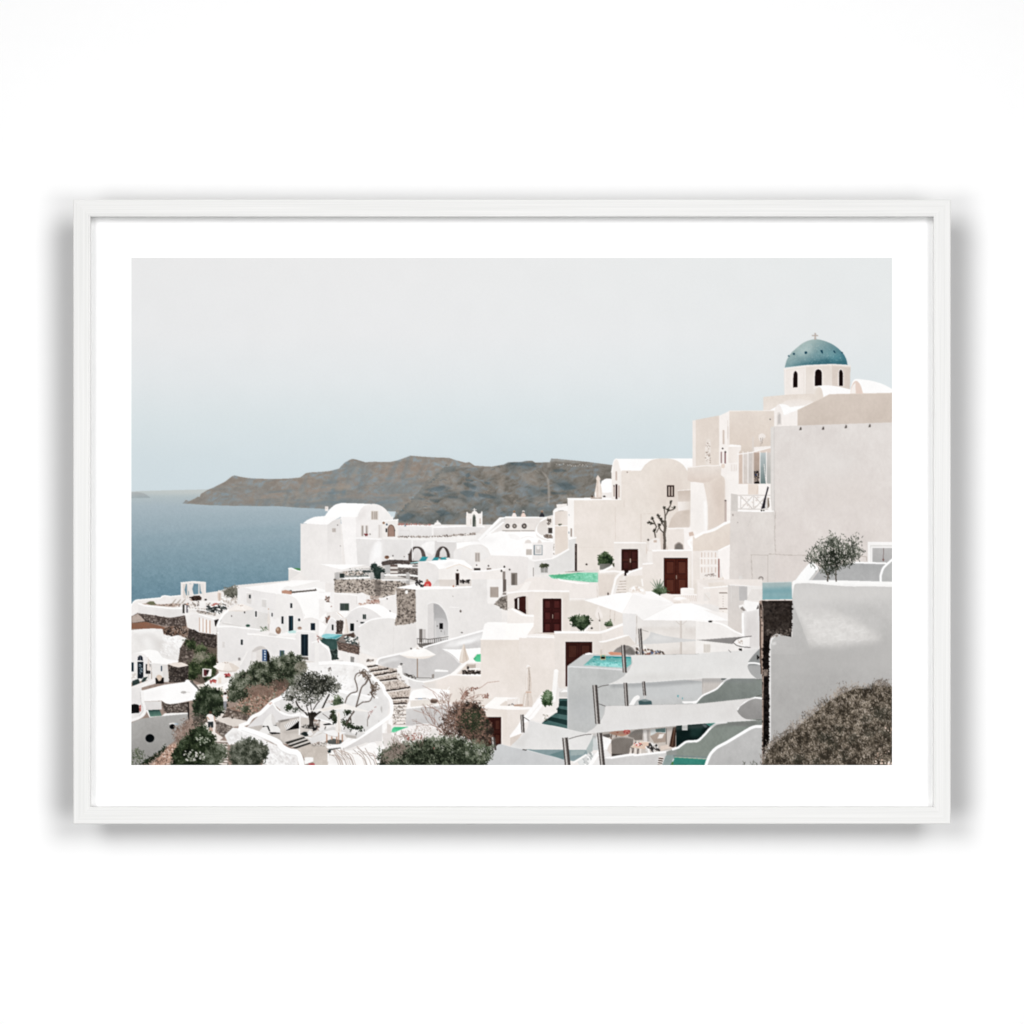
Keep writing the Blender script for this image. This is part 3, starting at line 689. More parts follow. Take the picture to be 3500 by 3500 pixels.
def paint_church():
    T(2405, 1100)
    # church block
    R('printed_church', 'church with a blue dome printed at the top right of the picture')
    P('e2d5cb', '613 770 870 746 1145 734 1300 740 1130 830 960 920 690 915 613 912', to='e7dbd2', n=3)
    P('ece2db', '824 482 1045 452 1045 738 828 748', to='f0e7e0', n=2.5)
    P('dfd3ca', '1045 452 1318 434 1320 668 1160 700 1140 738 1045 738', to='e6dbd3', n=2.5)
    P('d4c7bd', '1318 434 1506 452 1500 700 1320 668', n=2.5)
    L('f4ece6', 12, '822 484 1045 454 1320 436 1507 454', keep=True); L('e4d8cf', 6, '826 500 1045 468 1320 450 1505 466', keep=True)
    L('f6efea', 8, '1044 468 1040 735', keep=True, a=.7); L('f6efea', 7, '838 490 840 742', keep=True, a=.8); L('e2d6cd', 6, '1030 500 1030 735', keep=True, a=.8)
    L('c9bbb0', 4, '1318 440 1318 660', keep=True, a=.6)
    for fr, gl in (('905 680 908 540 (920 510 943 496 962 512) 974 540 976 684', '918 674 920 540 (928 518 943 504 958 520) 964 540 964 670'),
                   ('1126 690 1130 520 (1142 488 1176 474 1210 490) 1224 520 1224 660', '1140 658 1142 520 (1152 496 1176 486 1202 498) 1212 522 1213 652'),
                   ('1378 660 1378 522 (1388 490 1406 480 1424 492) 1436 522 1436 660', '1388 656 1388 524 (1394 500 1406 490 1420 502) 1427 524 1427 658')):
        P('efe5de', fr, n=2, keep=True); P('211413', gl, n=5, keep=True)
        L('3f2523', 4, '%s %s %s %s' % (gl.split()[0], '560', str(float(gl.split()[0]) + 44), '560'), keep=True, a=.7)
    L('efe6df', 9, '898 684 940 690 978 684', keep=True)
    R('printed_dome', 'blue church dome with a cross, printed at the top right of the picture')
    dome = '832 468 (848 402 888 332 960 262 1040 206 1142 178 1240 196 1340 242 1420 312 1458 372 1476 440) 1320 431 1045 443'
    P('9fb2b0', dome, to='4b7a87', d=(1060, 200, 1210, 470), n=6, nf='rough')
    P('34646f', '870 470 (1000 430 1120 400 1300 385 1440 380) 1480 442 1320 431 1045 443', soft=26, a=.75, n=5, nf='rough', keep=True)
    S('5f97a1', '1300 330 1420 340 1440 400 1300 410', soft=30, a=.5)
    S('b4c6c4', '960 300 1060 230 1140 220 1100 320 980 360', soft=36, a=.65)
    S('7fa9ad', '1140 330 1300 300 1400 330 1300 360', soft=30, a=.5)
    # keep the soft tones inside the dome: repaint the sky fringe
    specks('9fbcbf 6f9fa8 c0cdca 85aeb3', '880 440 930 330 1040 230 1240 220 1400 330 1440 400', 420, s=(2, 5), al=.3)
    for x, y, a, b in ((872, 350, 9, 8), (926, 329, 11, 11), (1048, 316, 14, 14), (1420, 316, 9, 8)):
        E('1f4a5c', x, y, a, b, n=3, keep=True)
    P('1f4a5c', '1194 292 1218 288 1226 326 1212 322', n=3, keep=True); P('1f4a5c', '1326 296 1342 292 1354 322 1340 318', n=3, keep=True)
    L('c9e0e2', 4, '866 342 878 340', keep=True)
    R('printed_cross', 'small stone cross printed on top of the blue dome')
    L('b9aea6', 15, '1143 118 1144 180', n=3); L('b9aea6', 14, '1114 141 1170 141', n=3); L('b9aea6', 20, '1143 164 1144 180', n=3)
    R('printed_vault', 'white barrel vaults printed beside the blue-domed church')
    P('fdfbfa', '1160 690 (1172 664 1195 655 1280 652 1380 664 1500 692) 1510 745 1290 750 1225 775 1190 700', n=1)
    P('e4d8ce', '1128 812 (1134 770 1146 712 1166 678 1188 665 1212 698 1228 770) 1180 800', to='ddcfc4', d='h', n=2)
    P('fefcfb', '1496 740 (1502 700 1530 610 1562 586 1600 588 1720 604 1840 640 1936 690) 1936 740', n=1)
    P('e2cbbf', '1504 740 (1512 672 1536 624 1568 606 1606 645 1636 738) 1600 745', n=2); P('f5ece6', '1506 738 (1514 690 1530 650 1556 624) 1560 738', n=2)
    R('printed_chapel', 'small white chapel with a vaulted roof printed below the church')
    P('e7dbd2', '785 845 (860 800 950 788 1040 798 1125 816) 1030 866 880 868', to='f0e7e0', n=2)
    P('fefcfb', '672 910 (740 872 775 845 840 848 885 872) 1040 858 1130 815 1110 830 965 905 880 950 825 955', n=1)
    P('f3ebe6', '722 920 (738 878 764 848 790 866 812 920 820 958) 962 905 966 1075 722 1082', n=2.5)
    S('fefefe', '800 880 870 900 880 950 830 950', soft=14, a=.6)
    P('ddd5d0', '750 1062 750 970 (756 935 775 925 795 950) 800 1055', n=2, keep=True); P('c3bdba', '762 1050 762 980 (768 950 780 945 788 960) 790 1040', n=3, keep=True)
    R('printed_house', 'large plain beige house wall printed in front of the church')
    P('d1c3b8', '964 905 1290 744 1936 728 1936 1045 964 1080', to='ccbeb3', n=3)
    L('dccfc4', 6, '964 905 1290 744 1936 730', keep=True)


def paint_upper_right():
    T(2405, 1500)
    R('printed_house', 'tall stepped beige house printed left of the grey wall')
    P('dccfc5', '-113 -188 160 -240 168 -230 165 290 -113 290', to='e0d3c9', n=3)
    P('ede3dc', '-113 -188 -82 -194 -80 285 -113 285', n=2)
    P('f4ece7', '160 -236 264 -286 266 70 300 90 356 160 356 262 160 270', n=2.5)
    P('e0d3c9', '264 -286 722 -290 722 -120 690 -110 690 100 520 130 356 160 300 80 264 62', to='d5c7bb', n=3)
    L('f3ebe5', 7, '262 -286 722 -290', keep=True); E('5d5550', 682, -200, 6, 7, keep=True)
    P('fbf7f4', '258 72 (270 58 300 58 384 66) 384 80 258 84', n=1)
    P('e9ded6', '256 84 (268 80 300 80 384 80) 384 110 360 140 354 258 256 246', to='f1e8e2', d='h', n=3)
    for x0, x1, y0, y1, c in ((175, 188, 132, 250, 'a58d8a'), (214, 228, 128, 252, '8c6a6c'), (196, 212, -90, 55, 'cdbdb3')):
        B(c, x0, y0, x1, y1, keep=True, n=3)
    E('3e3634', 195, 99, 9, 8, keep=True); E('3e3634', 223, 135, 8, 10, keep=True); L('c9b9ae', 4, '248 -190 250 60', keep=True)
    P('e4d8d0', '14 250 20 40 (26 10 45 -4 70 10) 78 60 72 260 40 268', n=5); specks('efe6df b5a498 f7f0eb a39184', '18 250 24 30 66 20 72 250', 70, s=(3, 8))
    R('printed_parasol', 'closed parasol printed on the balcony of the stepped house')
    L('c9bcb2', 12, '598 0 576 110', n=3); P('e9dfd8', '562 -10 (566 -40 596 -58 632 -40) 638 -20 612 0 600 40 580 30', n=4); L('8f8178', 5, '585 -8 588 30', keep=True); L('8f8178', 5, '606 -12 598 50', keep=True)
    R('printed_house', 'white balcony and beige arched gallery printed below the stepped house')
    P('f6efea', '170 258 356 240 356 340 450 460 700 460 700 740 350 740 350 570 280 560 280 850 216 860 216 470 180 400', n=2.5)
    P('f1e9e4', '512 84 692 72 692 96 520 136', n=2)
    P('d9c8bd', '355 156 500 136 522 130 692 86 692 442 640 446 580 462 355 462', n=4)
    for x0, x1, c, c2 in ((362, 402, 'd3bfb3', 'cdb9ac'), (408, 452, 'd9d0ca', 'cdc3bc'), (458, 504, 'cdc5c0', 'c6beb8'), (514, 574, 'b7a396', 'a5968b'), (582, 640, 'bcc3c4', '6f7f7e'), (648, 686, 'ccc5c0', 'a8aaa6')):
        B(c, x0, 140, x1, 458, to=c2, n=5, keep=True)
    specks('3c3432 59504c 2b2a2f 7c6f66', '516 340 572 310 574 456 516 458', 70, s=(4, 10)); E('3d4f7a', 538, 370, 8, keep=True); B('1e1a1a', 518, 440, 572, 458, keep=True)
    for x in (356, 405, 455, 578, 645):
        L('f4eeea', 9, '%d 130 %d 455' % (x, x), n=1, keep=True)
    L('d6ccc5', 20, '507 -14 506 460', n=2); L('f8f3f0', 11, '352 158 500 138 520 132 690 88', keep=True); L('efe6e0', 7, '620 260 640 450 668 470', keep=True)
    B('e2d2c7', 455, 466, 562, 570, n=3, keep=True); L('d0b9aa', 4, '560 480 545 560', keep=True)
    P('e0d3c9', '-166 300 0 278 180 284 178 372 (212 400 218 430 218 470) 218 860 0 960 -30 900 -60 440', to='ddcfc5', n=3)
    P('e4d8d0', '-166 300 180 284 176 378 100 410 60 440 0 446 -134 440 -166 420', to='d5c6bb', n=3); L('f3ebe5', 12, '-166 296 0 276 178 274', keep=True)
    P('cfc0b4', '60 440 176 380 214 420 214 860 190 860', soft=30, a=.45, keep=True, n=2)
    P('f3ece7', '-134 440 -100 440 0 455 30 600 42 720 40 940 -20 960 -100 980 -134 900', n=2.5)
    S('fdfaf8', '0 640 34 640 40 930 10 940', soft=14, a=.8); S('cdbcb0', '60 500 200 440 214 850 120 880', soft=60, a=.3)
    P('f4ece7', '176 262 250 250 350 244 352 340 240 330 240 368 190 378', n=2.5); E('e3d0c4', 200, 278, 20, 24, keep=True)
    for x in range(285, 352, 17):
        L('dcd0c8', 5, '%d 262 %d 330' % (x, x), keep=True)
    B('b3a59c', 214, 640, 220, 850, keep=True); B('b39f98', 222, 640, 234, 850, keep=True, n=3); E('4a403d', 224, 633, 10, 6, keep=True)
    # garden ramp and gate
    R('printed_ramp', 'curved stair parapet in beige printed below the arched gallery')
    P('e2d5cb', '-110 1000 -20 980 274 862 274 1092 150 1146 -110 1150', to='ddcfc4', n=3)
    L('fdfaf8', 26, '276 846 (210 870 120 926 50 950 0 960) -90 1010', n=1)
    P('f6efeb', '152 1150 272 1090 264 1490 205 1460 150 1200', n=2.5); L('fdfaf8', 14, '152 1146 272 1088', n=1)
    R('printed_gate', 'white picket gate printed below the curved stair parapet')
    P('efe6e0', '-40 1160 (0 1145 60 1142 100 1152 150 1190) 152 1425 0 1440 -40 1440', n=3)
    for x in (-20, 12, 48, 84, 122):
        for y in (1165, 1235, 1320):
            L('cdb8ab', 8, '%d %d %d %d' % (x, y, x, y + 48), n=3, keep=True)
    L('f7f1ed', 9, '-40 1225 150 1225', keep=True); L('f7f1ed', 9, '-40 1300 150 1300', keep=True)
    L('8b554c', 10, '156 1232 156 1420', n=5)
    specks('5a4a42 8a776c', '10 1390 130 1385 130 1410 10 1412', 30); P('dfcfc3', '0 1430 200 1420 240 1500 -60 1510', n=4); L('f5ece6', 10, '10 1436 190 1428', n=2)
    # big grey wall
    R('printed_house', 'huge plain grey-white house wall printed on the right of the picture')
    P('dbd4d0', '722 -128 1936 -170 1936 1310 1100 1500 722 1500', to='d8cfca', d=(0, -150, 0, 1300), n=3)
    S('dfd9d5', '900 200 1600 100 1500 420 1000 440', soft=110, a=.5); S('d2cac4', '1050 440 1700 420 1700 700 1200 680', soft=120, a=.45)
    P('d8d3cf', '688 -112 700 -126 724 -128 728 1180 735 1500 722 1500 716 740 688 740', to='cfc9c4', n=2.5)
    L('c1bbb7', 4, '724 -120 726 740', keep=True); L('dfdad7', 6, '706 -110 708 730', keep=True, a=.8)
    P('d9d2cd', '280 560 352 572 352 742 716 748 734 1500 262 1500 274 850', to='d7cfca', n=3.5)
    for x, y in ((990, -110), (1222, -114), (1455, -130), (1700, -140)):
        P('7d746f', '%d %d %d %d %d %d %d %d' % (x - 12, y + 22, x + 2, y - 14, x + 14, y - 8, x + 14, y + 20), n=5, keep=True); E('4b4542', x + 4, y + 8, 8, keep=True)
    for q in ('735 745 728 1000 738 1165', '485 1192 660 1190 670 1180 720 1182 860 1192 1060 1196', '488 1192 492 1300 502 1500', '661 1190 660 1500'):
        L('a89b92', 7, q, n=4, keep=True); L('dbd5d0', 3, q, keep=True)
    E('8b837e', 588, 1432, 26, 22, n=3, keep=True); E('c4bdb8', 588, 1436, 17, 15, n=3, keep=True); E('dad5d1', 380, 1425, 22, 26, n=3, keep=True)
    E('9c918a', 300, 780, 6, 12, keep=True); E('8f857f', 350, 858, 5, keep=True); L('bbb4af', 3, '500 790 450 900', keep=True, a=.6); L('dcd6d2', 4, '760 100 1180 96', keep=True, a=.5)
    L('b0a49b', 6, '1600 1206 1672 1208 1672 1250', keep=True)
    R('printed_railing', 'white balcony railing with crossed bars printed beside the grey wall')
    P('f7f1ed', '352 584 685 584 700 740 352 736', n=2.5); specks('d8cdc6 ffffff e9e0da', '355 600 680 600 690 720 355 720', 60, s=(5, 12))
    P('cdc7c2', '282 560 350 572 352 740 282 740', n=3)
    for a, b in ((380, 380), (512, 512), (645, 645)):
        L('cdc6c1', 9, '%d 580 %d 725' % (a, b), n=2)
    for q in ('385 590 500 715', '500 590 385 715', '520 590 640 715', '640 590 520 715'):
        L('c9c1bb', 8, q, n=2)
    L('d6cfca', 12, '350 580 682 580', n=2); L('cfc8c3', 9, '350 718 660 724', n=2); L('fdfbf9', 12, '352 738 600 746 716 742', n=1)
    R('printed_chair', 'folded dark deck chair printed leaning on the balcony railing')
    P('37333a', '656 486 668 500 640 600 628 712 590 718 612 640 634 570', n=6); P('8d8074', '655 610 668 605 676 690 655 715', n=5); E('2b2623', 594, 735, 8); E('2b2623', 616, 735, 7)
    R('printed_window', 'white-framed window printed at the right edge on the grey wall')
    P('f5f2f0', '1684 1056 1940 1056 1940 1290 1684 1290', n=2); P('dcd9d6', '1708 1090 1940 1090 1940 1290 1712 1290', n=2)
    P('f2efed', '1716 1104 1940 1104 1940 1280 1716 1280', n=2); P('b7b5b4', '1732 1118 1940 1118 1940 1290 1732 1290', to='a9a8a7', n=3)
    L('7d6c6a', 6, '1844 1122 1843 1255', keep=True); E('7b5c58', 1842, 1240, 9, 12, keep=True)


def paint_left():
    T(449, 1983)
    # ground of the lower left
    R('printed_hillside', 'dry hillside with brown soil and rubble printed at the lower left')
    P('a08d82', '-3 330 400 380 560 370 900 560 1200 800 1932 700 1932 1910 -3 1910', n=12, nf='rock', tint='7d6e66')
    # sun terrace
    R('printed_terrace', 'walled sun terrace printed at the left edge above the sea')
    P('e9e3df', '-3 268 (20 225 50 205 100 200) 300 182 (315 166 345 160 400 168) 520 156 760 150 900 156 1095 160 1095 420 870 420 700 340 540 330 60 345 -3 372', n=4)
    P('b7a397', '85 246 170 232 300 240 420 236 520 250 430 276 260 262', n=7, nf='rock'); specks('8f7a6e cbb9ac 6f6058', '260 250 500 240 500 270 300 265', 60, s=(3, 8))
    P('6f6f58', '150 236 (190 216 230 218 260 252) 200 256', n=6)
    P('ece6e3', '235 226 (300 214 340 206 400 200) 520 186 515 220 420 240 300 248 250 244', n=3)
    for x in (410, 460, 505):
        P('b5aaa0', '%d 240 %d 196 %d 192 %d 240' % (x, x + 40, x + 54, x + 20), n=5)
    P('e8e3e0', '66 240 (150 262 300 280 524 288) 536 372 (450 388 380 384 300 372 180 350) 62 335', to='dedad7', d=(0, 250, 0, 380), n=3)
    L('fcfaf8', 16, '66 238 (150 262 300 278 400 288 526 288)', n=1)
    P('ece7e4', '-3 275 (20 235 40 212 66 206) 72 335 30 350 -3 372', n=3); L('fbf9f7', 12, '-3 262 (20 226 50 205 100 200) 300 182 (315 166 345 160 400 168) 520 156', n=1)
    specks('8d8279 5e5650 b3a79e d8cdc5', '530 240 760 215 980 240 980 300 860 350 680 300 560 285', 120, s=(5, 12))
    specks('3d4040 2f3130 f2efec 565a58', '760 270 960 250 975 290 900 345 780 335', 150, s=(5, 15), a=.2)
    specks('b05a52 c97a6e 8e4a44', '810 250 890 236 900 250 830 262', 18, s=(4, 8))
    P('f3efec', '690 290 (700 225 720 212) 930 210 960 240 770 230 740 290', n=2); B('4d4a48', 525, 248, 545, 340, n=9); L('5c5a62', 16, '572 250 572 330', n=8); L('f4f0ed', 12, '552 258 552 345', n=2); E('c59a86', 572, 246, 10)
    L('f8f5f3', 10, '575 290 760 310 860 350', n=1); specks('a49a92 c8beb6 8b827b', '640 310 860 340 860 370 700 350', 60, s=(5, 12))
    P('f0ebe8', '530 350 620 325 870 370 870 410 690 360 560 362', n=3)
    specks('d9d2cc f9f6f4 b9aea5', '900 180 1080 176 1085 240 990 280 920 250', 60, s=(6, 14)); L('8a7a6c', 4, '1030 190 1022 230'); L('8a7a6c', 4, '1062 190 1066 220')
    R('printed_pergola', 'white curtained pergola printed on the sun terrace by the sea')
    B('efe7e2', 508, 24, 530, 200, n=3); B('efe7e2', 740, 24, 764, 205, n=3); B('e5dcd5', 686, 30, 700, 160, n=3); B('dcd2ca', 570, 36, 584, 190, n=3)
    P('ebe4df', '505 22 630 8 766 18 766 42 640 34 508 44', n=2); P('f4efeb', '505 22 630 8 766 18 766 26 630 16 505 30', n=1)
    P('e3dbd5', '572 40 640 36 (625 90 640 150) 640 195 596 192 (590 120 575 70)', n=5, nf='rough'); P('e6dfd9', '704 40 748 40 750 190 (730 150 712 110)', n=4); P('d8cfc8', '525 40 560 42 (545 100 560 150) 560 190 530 185', n=5)
    P('b4a193', '590 196 680 182 690 205 620 215', n=5)
    R('printed_sofa', 'dark wicker sofa printed under the white pergola'); P('43352f', '600 178 640 160 700 158 722 180 716 205 640 212', n=10); specks('2b2220 5d4a42', '600 178 700 160 720 200 640 210', 40, s=(4, 9)); E('2f2a28', 762, 200, 12, 9)
    R('printed_parasol', 'closed beige parasol printed behind the sun terrace')
    P('d6c3b6', '888 214 884 140 (888 112 900 102 914 112) 920 140 916 214', n=5); P('ece1d9', '884 126 (890 106 900 102 914 112) 920 132 900 130', n=2); L('b39f91', 5, '906 135 906 210', keep=True)
    R('printed_shrub', 'grey-green shrub printed on the skyline beside the sea')
    bush('4f4e45 6a695e 84827a 9a958a', '948 110 980 90 1060 68 1090 84 1088 168 1010 165 960 150', 360, ln=(4, 10), w=2.2, jit=4)
    # stone walls
    R('printed_stone_wall', 'dark stone retaining wall printed below the sun terrace')
    stones('-3 378 60 338 390 388 552 362 562 470 400 476 150 428 -3 440', '574c47', '7d706a 655a55 8d817b 4a413d a0948c', 7)
    P('b9a99f', '-3 380 60 345 100 372 140 420 70 430 -3 440', n=12, nf='rock', tint='8b7a70')
    P('8f6753', '-3 440 150 428 330 480 360 500 320 505 -3 498', n=10, nf='rock', tint='7a5a4a'); P('7d6354', '320 500 400 474 560 470 585 560 520 600 400 585 330 550', n=14, nf='rock', tint='4d423b')
    specks('3b322e 5a4c45 8b786c a5948a 2f2926', '330 500 430 470 570 480 600 600 500 600 340 560', 240, s=(4, 12))
    R('printed_rock', 'rounded white rock face printed above the domed door house')
    P('edeae7', '-3 512 (100 500 220 496 320 500) 330 552 400 580 480 562 572 600 552 640 500 700 492 790 470 840 300 800 -3 770', to='e6e2df', n=6, nf='rough')
    for q, c, a in (('0 560 200 520 320 640 280 740 100 700', 'd6d2cf', .5), ('250 620 330 600 360 760 280 780', 'cfcac7', .5), ('330 560 520 590 480 700 400 640', 'fbf9f8', .8), ('20 520 200 505 300 520 100 545', 'faf8f7', .7), ('380 640 470 700 460 820 380 800', 'dcd7d4', .5), ('100 600 180 580 230 700 160 720', 'f6f4f2', .6)):
        S(c, q, soft=26, a=a)
    specks('ffffff d9d4d1 f4f1ef', '330 560 560 600 480 800 300 760', 240, s=(5, 14), a=.8, al=.5)
    R('printed_wall', 'white wall with orange-edged shutters printed above the dark stone wall')
    P('e9e4e1', '552 368 690 342 862 400 872 560 690 534 574 484', n=3)
    P('f5f1ee', '700 385 815 420 815 545 700 520', n=2)
    for x in (700, 735, 770, 806):
        L('b98f78', 7, '%d %g %d %g' % (x, 385 + (x - 700) * .3, x, 522 + (x - 700) * .22), n=4, keep=True)
    P('fbf8f6', '690 340 862 396 862 408 690 354', n=1, keep=True); P('2c2727', '850 410 890 400 930 404 900 450 860 475', n=5)
    R('printed_stone_wall', 'dark stone wall printed on the slope left of the white village house')
    stones('590 500 640 508 700 540 872 560 872 700 640 660 578 590', '3d3633', '5d534e 4a423e 6f645e 352f2c 7d716a', 7)
    R('printed_shrub', 'wild green slope of scrub printed left of the white village house')
    P('6d6258', '560 600 640 655 875 700 876 850 870 1000 720 1060 560 1000 480 840 500 700', n=12, nf='rock', tint='544b42')
    stones('500 700 560 640 620 700 640 800 600 860 490 830', '5a504a', '80746c 6c615a 9a8e85 4a423d', 8)
    for q, n in (('560 620 640 620 660 690 580 700', 160), ('660 690 720 660 770 700 740 760 680 750', 260), ('640 790 760 750 870 780 875 900 760 940 640 920', 620), ('600 860 700 840 680 1000 620 1020 560 960', 380), ('500 950 600 920 650 1000 560 1010', 180), ('760 940 870 880 840 1000 760 1040', 220)):
        bush('1f2718 34402a 4f5a3f 6d7458', q, n, ln=(4, 11), w=2.4, jit=5, var=.28)
    bush('5a5c4c 747363 8f8a7a', '640 790 720 750 800 770 700 850', 160, ln=(5, 12), jit=5, fill=False)
    # domed door house
    R('printed_house', 'white house with a fan-light door under a vaulted roof printed at the left edge')
    P('fcfaf8', '-3 757 (90 735 150 716 190 712 240 718 275 730) 320 795 400 815 486 826 480 840 372 862 205 842 140 765 60 748', n=1.5)
    P('e9e5e3', '-3 762 (60 748 130 758 205 850) 205 1020 -3 1050', to='e4e0dd', n=3)
    P('e3dfdc', '205 846 372 864 388 1046 212 1036', n=3); P('d6d2cf', '315 870 372 866 388 1040 330 1040', n=2, keep=True); L('f9f6f4', 8, '205 846 372 862', keep=True)
    P('222b36', '64 822 (66 790 90 770 114 788 119 824)', n=4, keep=True); P('1e2a32', '62 836 122 836 124 1012 62 1006', n=5, keep=True); specks('8f9aa0 4a5a64', '78 860 112 860 112 960 78 960', 26, s=(5, 10)); B('2b3a42', -3, 842, 24, 936, n=5, keep=True)
    L('f4f1ef', 5, '92 772 92 824', keep=True); B('2f3f50', 302, 880, 314, 934, keep=True); B('26292b', 146, 860, 196, 960, n=5, keep=True)
    specks('f4f0ed cfc8c2', '0 960 60 960 40 1020 0 1020', 20, s=(6, 14))
    R('printed_parasol', 'closed beige parasol printed in front of the fan-light door house')
    P('dccfc6', '176 785 (180 830 192 880 196 930) 158 925 (160 880 168 830)', n=4); L('9f9186', 4, '176 930 176 1010')
    for q in ('8 1030 66 1008 82 1030 86 1082 10 1082', '100 1030 120 1000 168 990 140 1040 120 1062'):
        R('printed_lounger', 'dark green deck chair printed outside the fan-light door house'); P('3a4846', q, n=7); L('f2efed', 7, q.split()[0] + ' ' + q.split()[1] + ' ' + q.split()[2] + ' ' + q.split()[3], keep=True)
    R('printed_chair', 'dark armchair with a straw cushion printed outside the fan-light door house')
    P('24211f', '246 1002 334 998 332 1060 250 1064', n=6); P('cfbaa8', '252 990 (275 970 300 975 318 992) 300 1030 280 1035', n=6)
    R('printed_stone_wall', 'dark curved stone kiosk printed beside the fan-light door house')
    stones('378 868 586 882 578 1044 390 1048', '3b3532', '5d5550 72685f 4a433e 857a72 332d2a', 6)
    P('e8dbd1', '378 866 (430 846 500 842 550 854 588 876) 480 896 420 880', n=4)
    # lower white house
    R('printed_house', 'white flat-roofed house with a skylight printed at the lower left')
    P('e4e0de', '-3 1088 105 1100 112 1300 150 1330 100 1400 -3 1450', n=3)
    P('ece7e4', '-3 1092 240 1000 250 1060 100 1104', n=3); L('f7f4f2', 10, '100 1100 240 1018', n=1)
    P('fdfbfa', '108 1132 340 1072 548 1044 (560 1022 585 1022 610 1040) 706 1140 690 1220 575 1242 (480 1262 400 1272 350 1262) 310 1236 115 1244', n=1.5)
    S('efebe9', '120 1150 300 1100 320 1220 140 1230', soft=30, a=.4)
    E('b9b5b2', 535, 1150, 29, 13, n=4, keep=True); L('d9d5d2', 5, '560 1148 600 1150', keep=True)
    P('686662', '596 1036 620 1030 706 1120 705 1146', n=4, keep=True)
    P('ddd9d7', '118 1246 308 1240 312 1325 160 1335', to='d3cfcd', n=3)
    P('1b1d1e', '-3 1278 (30 1270 60 1274 78 1285) 82 1360 -3 1366', n=4); P('b5655f', '80 1290 100 1275 98 1340 84 1352', n=8); B('d9a9a2', 84, 1300, 94, 1312, keep=True)
    stones('312 1240 350 1266 400 1272 580 1250 585 1355 370 1362 335 1336', '544b46', '80756e 968a82 6a605a a89c94 463e3a', 6)
    P('f4f1ef', '150 1335 172 1330 198 1400 310 1392 345 1365 580 1358 582 1380 300 1412 190 1416', n=2)
    R('printed_hot_tub', 'small green hot tub printed beside the white flat-roofed house')
    P('3d5a55', '172 1332 288 1328 312 1390 194 1400', to='6f9183', n=5); P('2e4743', '172 1332 288 1328 290 1340 178 1345', n=3, keep=True)
    R('printed_wall', 'grey garden wall with a round dark window printed at the lower left corner')
    P('aba9a6', '-3 1462 110 1418 250 1400 580 1370 584 1450 480 1590 440 1650 300 1750 110 1880 60 1910 -3 1910', to='918f8c', d=(0, 1400, 100, 1900), n=4)
    L('f3f0ee', 30, '-3 1440 (60 1418 110 1390 140 1340 118 1250) 112 1130', n=2); L('c9c5c3', 5, '90 1150 (100 1250 120 1330 80 1395)', keep=True)
    E('0d1215', 190, 1621, 46, 43, n=3, keep=True); E('dcd9d6', 430, 1474, 44, 12); B('8ea6b8', 440, 1470, 480, 1480, keep=True); E('15181a', 420, 1502, 29, 26, n=4); L('8d8b88', 5, '470 1500 470 1540', keep=True)
    bush('3a4433 566049 7d8170', '-3 1760 60 1740 130 1770 120 1860 40 1890 -3 1880', 120, ln=(5, 12), w=2, jit=7, fill=False)
    bush('1a2417 2f3a28', '100 1880 300 1760 360 1690 340 1740 160 1890', 150, ln=(5, 12), w=2.2, jit=4, fill=False)
    R('printed_post', 'dark post printed beside the white flat-roofed house'); L('2b2725', 14, '584 1250 588 1420', n=5)
    # dry slope
    R('printed_path', 'dry brown footpath printed at the lower left')
    P('c3a391', '480 1660 470 1720 430 1800 380 1890 300 1910 190 1910 300 1800 380 1700', n=14, nf='rock', tint='a07f6e')
    specks('d9c4b7 8d6f60 b08c7a 6a574c', '480 1660 470 1720 380 1890 210 1900 360 1710', 120, s=(4, 12), a=-.9)
    R('printed_shrub', 'dry brown scrub printed beside the grey garden wall')
    bush('6f5c52 8d786d a8958a 5a4a42', '430 1560 520 1480 640 1380 700 1330 690 1460 640 1560 560 1640 470 1700', 520, ln=(5, 14), w=2, jit=6, top=.1, fill=False)
    # people's path
    R('printed_path', 'pale stone footpath with steps printed between the shrubs at the lower left')
    P('e4d9d0', '668 1072 800 1055 940 1100 985 1160 930 1175 900 1150 820 1120 700 1120', n=5)
    P('e6dbd3', '640 1545 770 1455 850 1400 950 1330 1010 1330 990 1390 930 1420 870 1440 860 1560 940 1615 900 1650 830 1640 780 1560 650 1560', n=5)
    P('dad0c8', '880 1445 930 1408 1000 1400 1190 1442 1110 1495 1040 1505', n=4)
    stones('858 1432 900 1450 1040 1505 980 1580 940 1612 880 1550', '6b625c', 'a0968d 8b8179 b9aea5 574e49', 7)
    stones('985 1312 1060 1320 1232 1392 1190 1444 1000 1404 930 1412', '6b5f57', 'a3958a 897b71 bdb0a6 594e47', 8)
    for k in range(9):
        y = 1640 + k * 29
        P('e2d8d0', '%d %d %d %d %d %d %d %d' % (845 + k * 4, y, 985, y + 8, 990, y + 24, 845 + k * 4, y + 18), n=4); L('7d726a', 7, '%d %d 990 %d' % (846 + k * 4, y + 20, y + 27), n=5)
    R('printed_hillside', 'reddish dry slope printed below the large grey-green bush')
    P('9c8173', '1000 1315 1090 1290 1180 1160 1400 1070 1640 1060 1600 1130 1450 1240 1340 1350 1232 1390', n=14, nf='rock', tint='6d5a4f')
    specks('b08a78 7a5f52 8f9080 c0a596 5f5a4c', '1040 1310 1200 1160 1600 1080 1420 1250 1240 1380', 420, s=(4, 12))
    bush('3f4535 5d604f 7f7d6d', '1130 1330 1200 1290 1210 1340 1150 1360', 90, ln=(5, 10), jit=5)


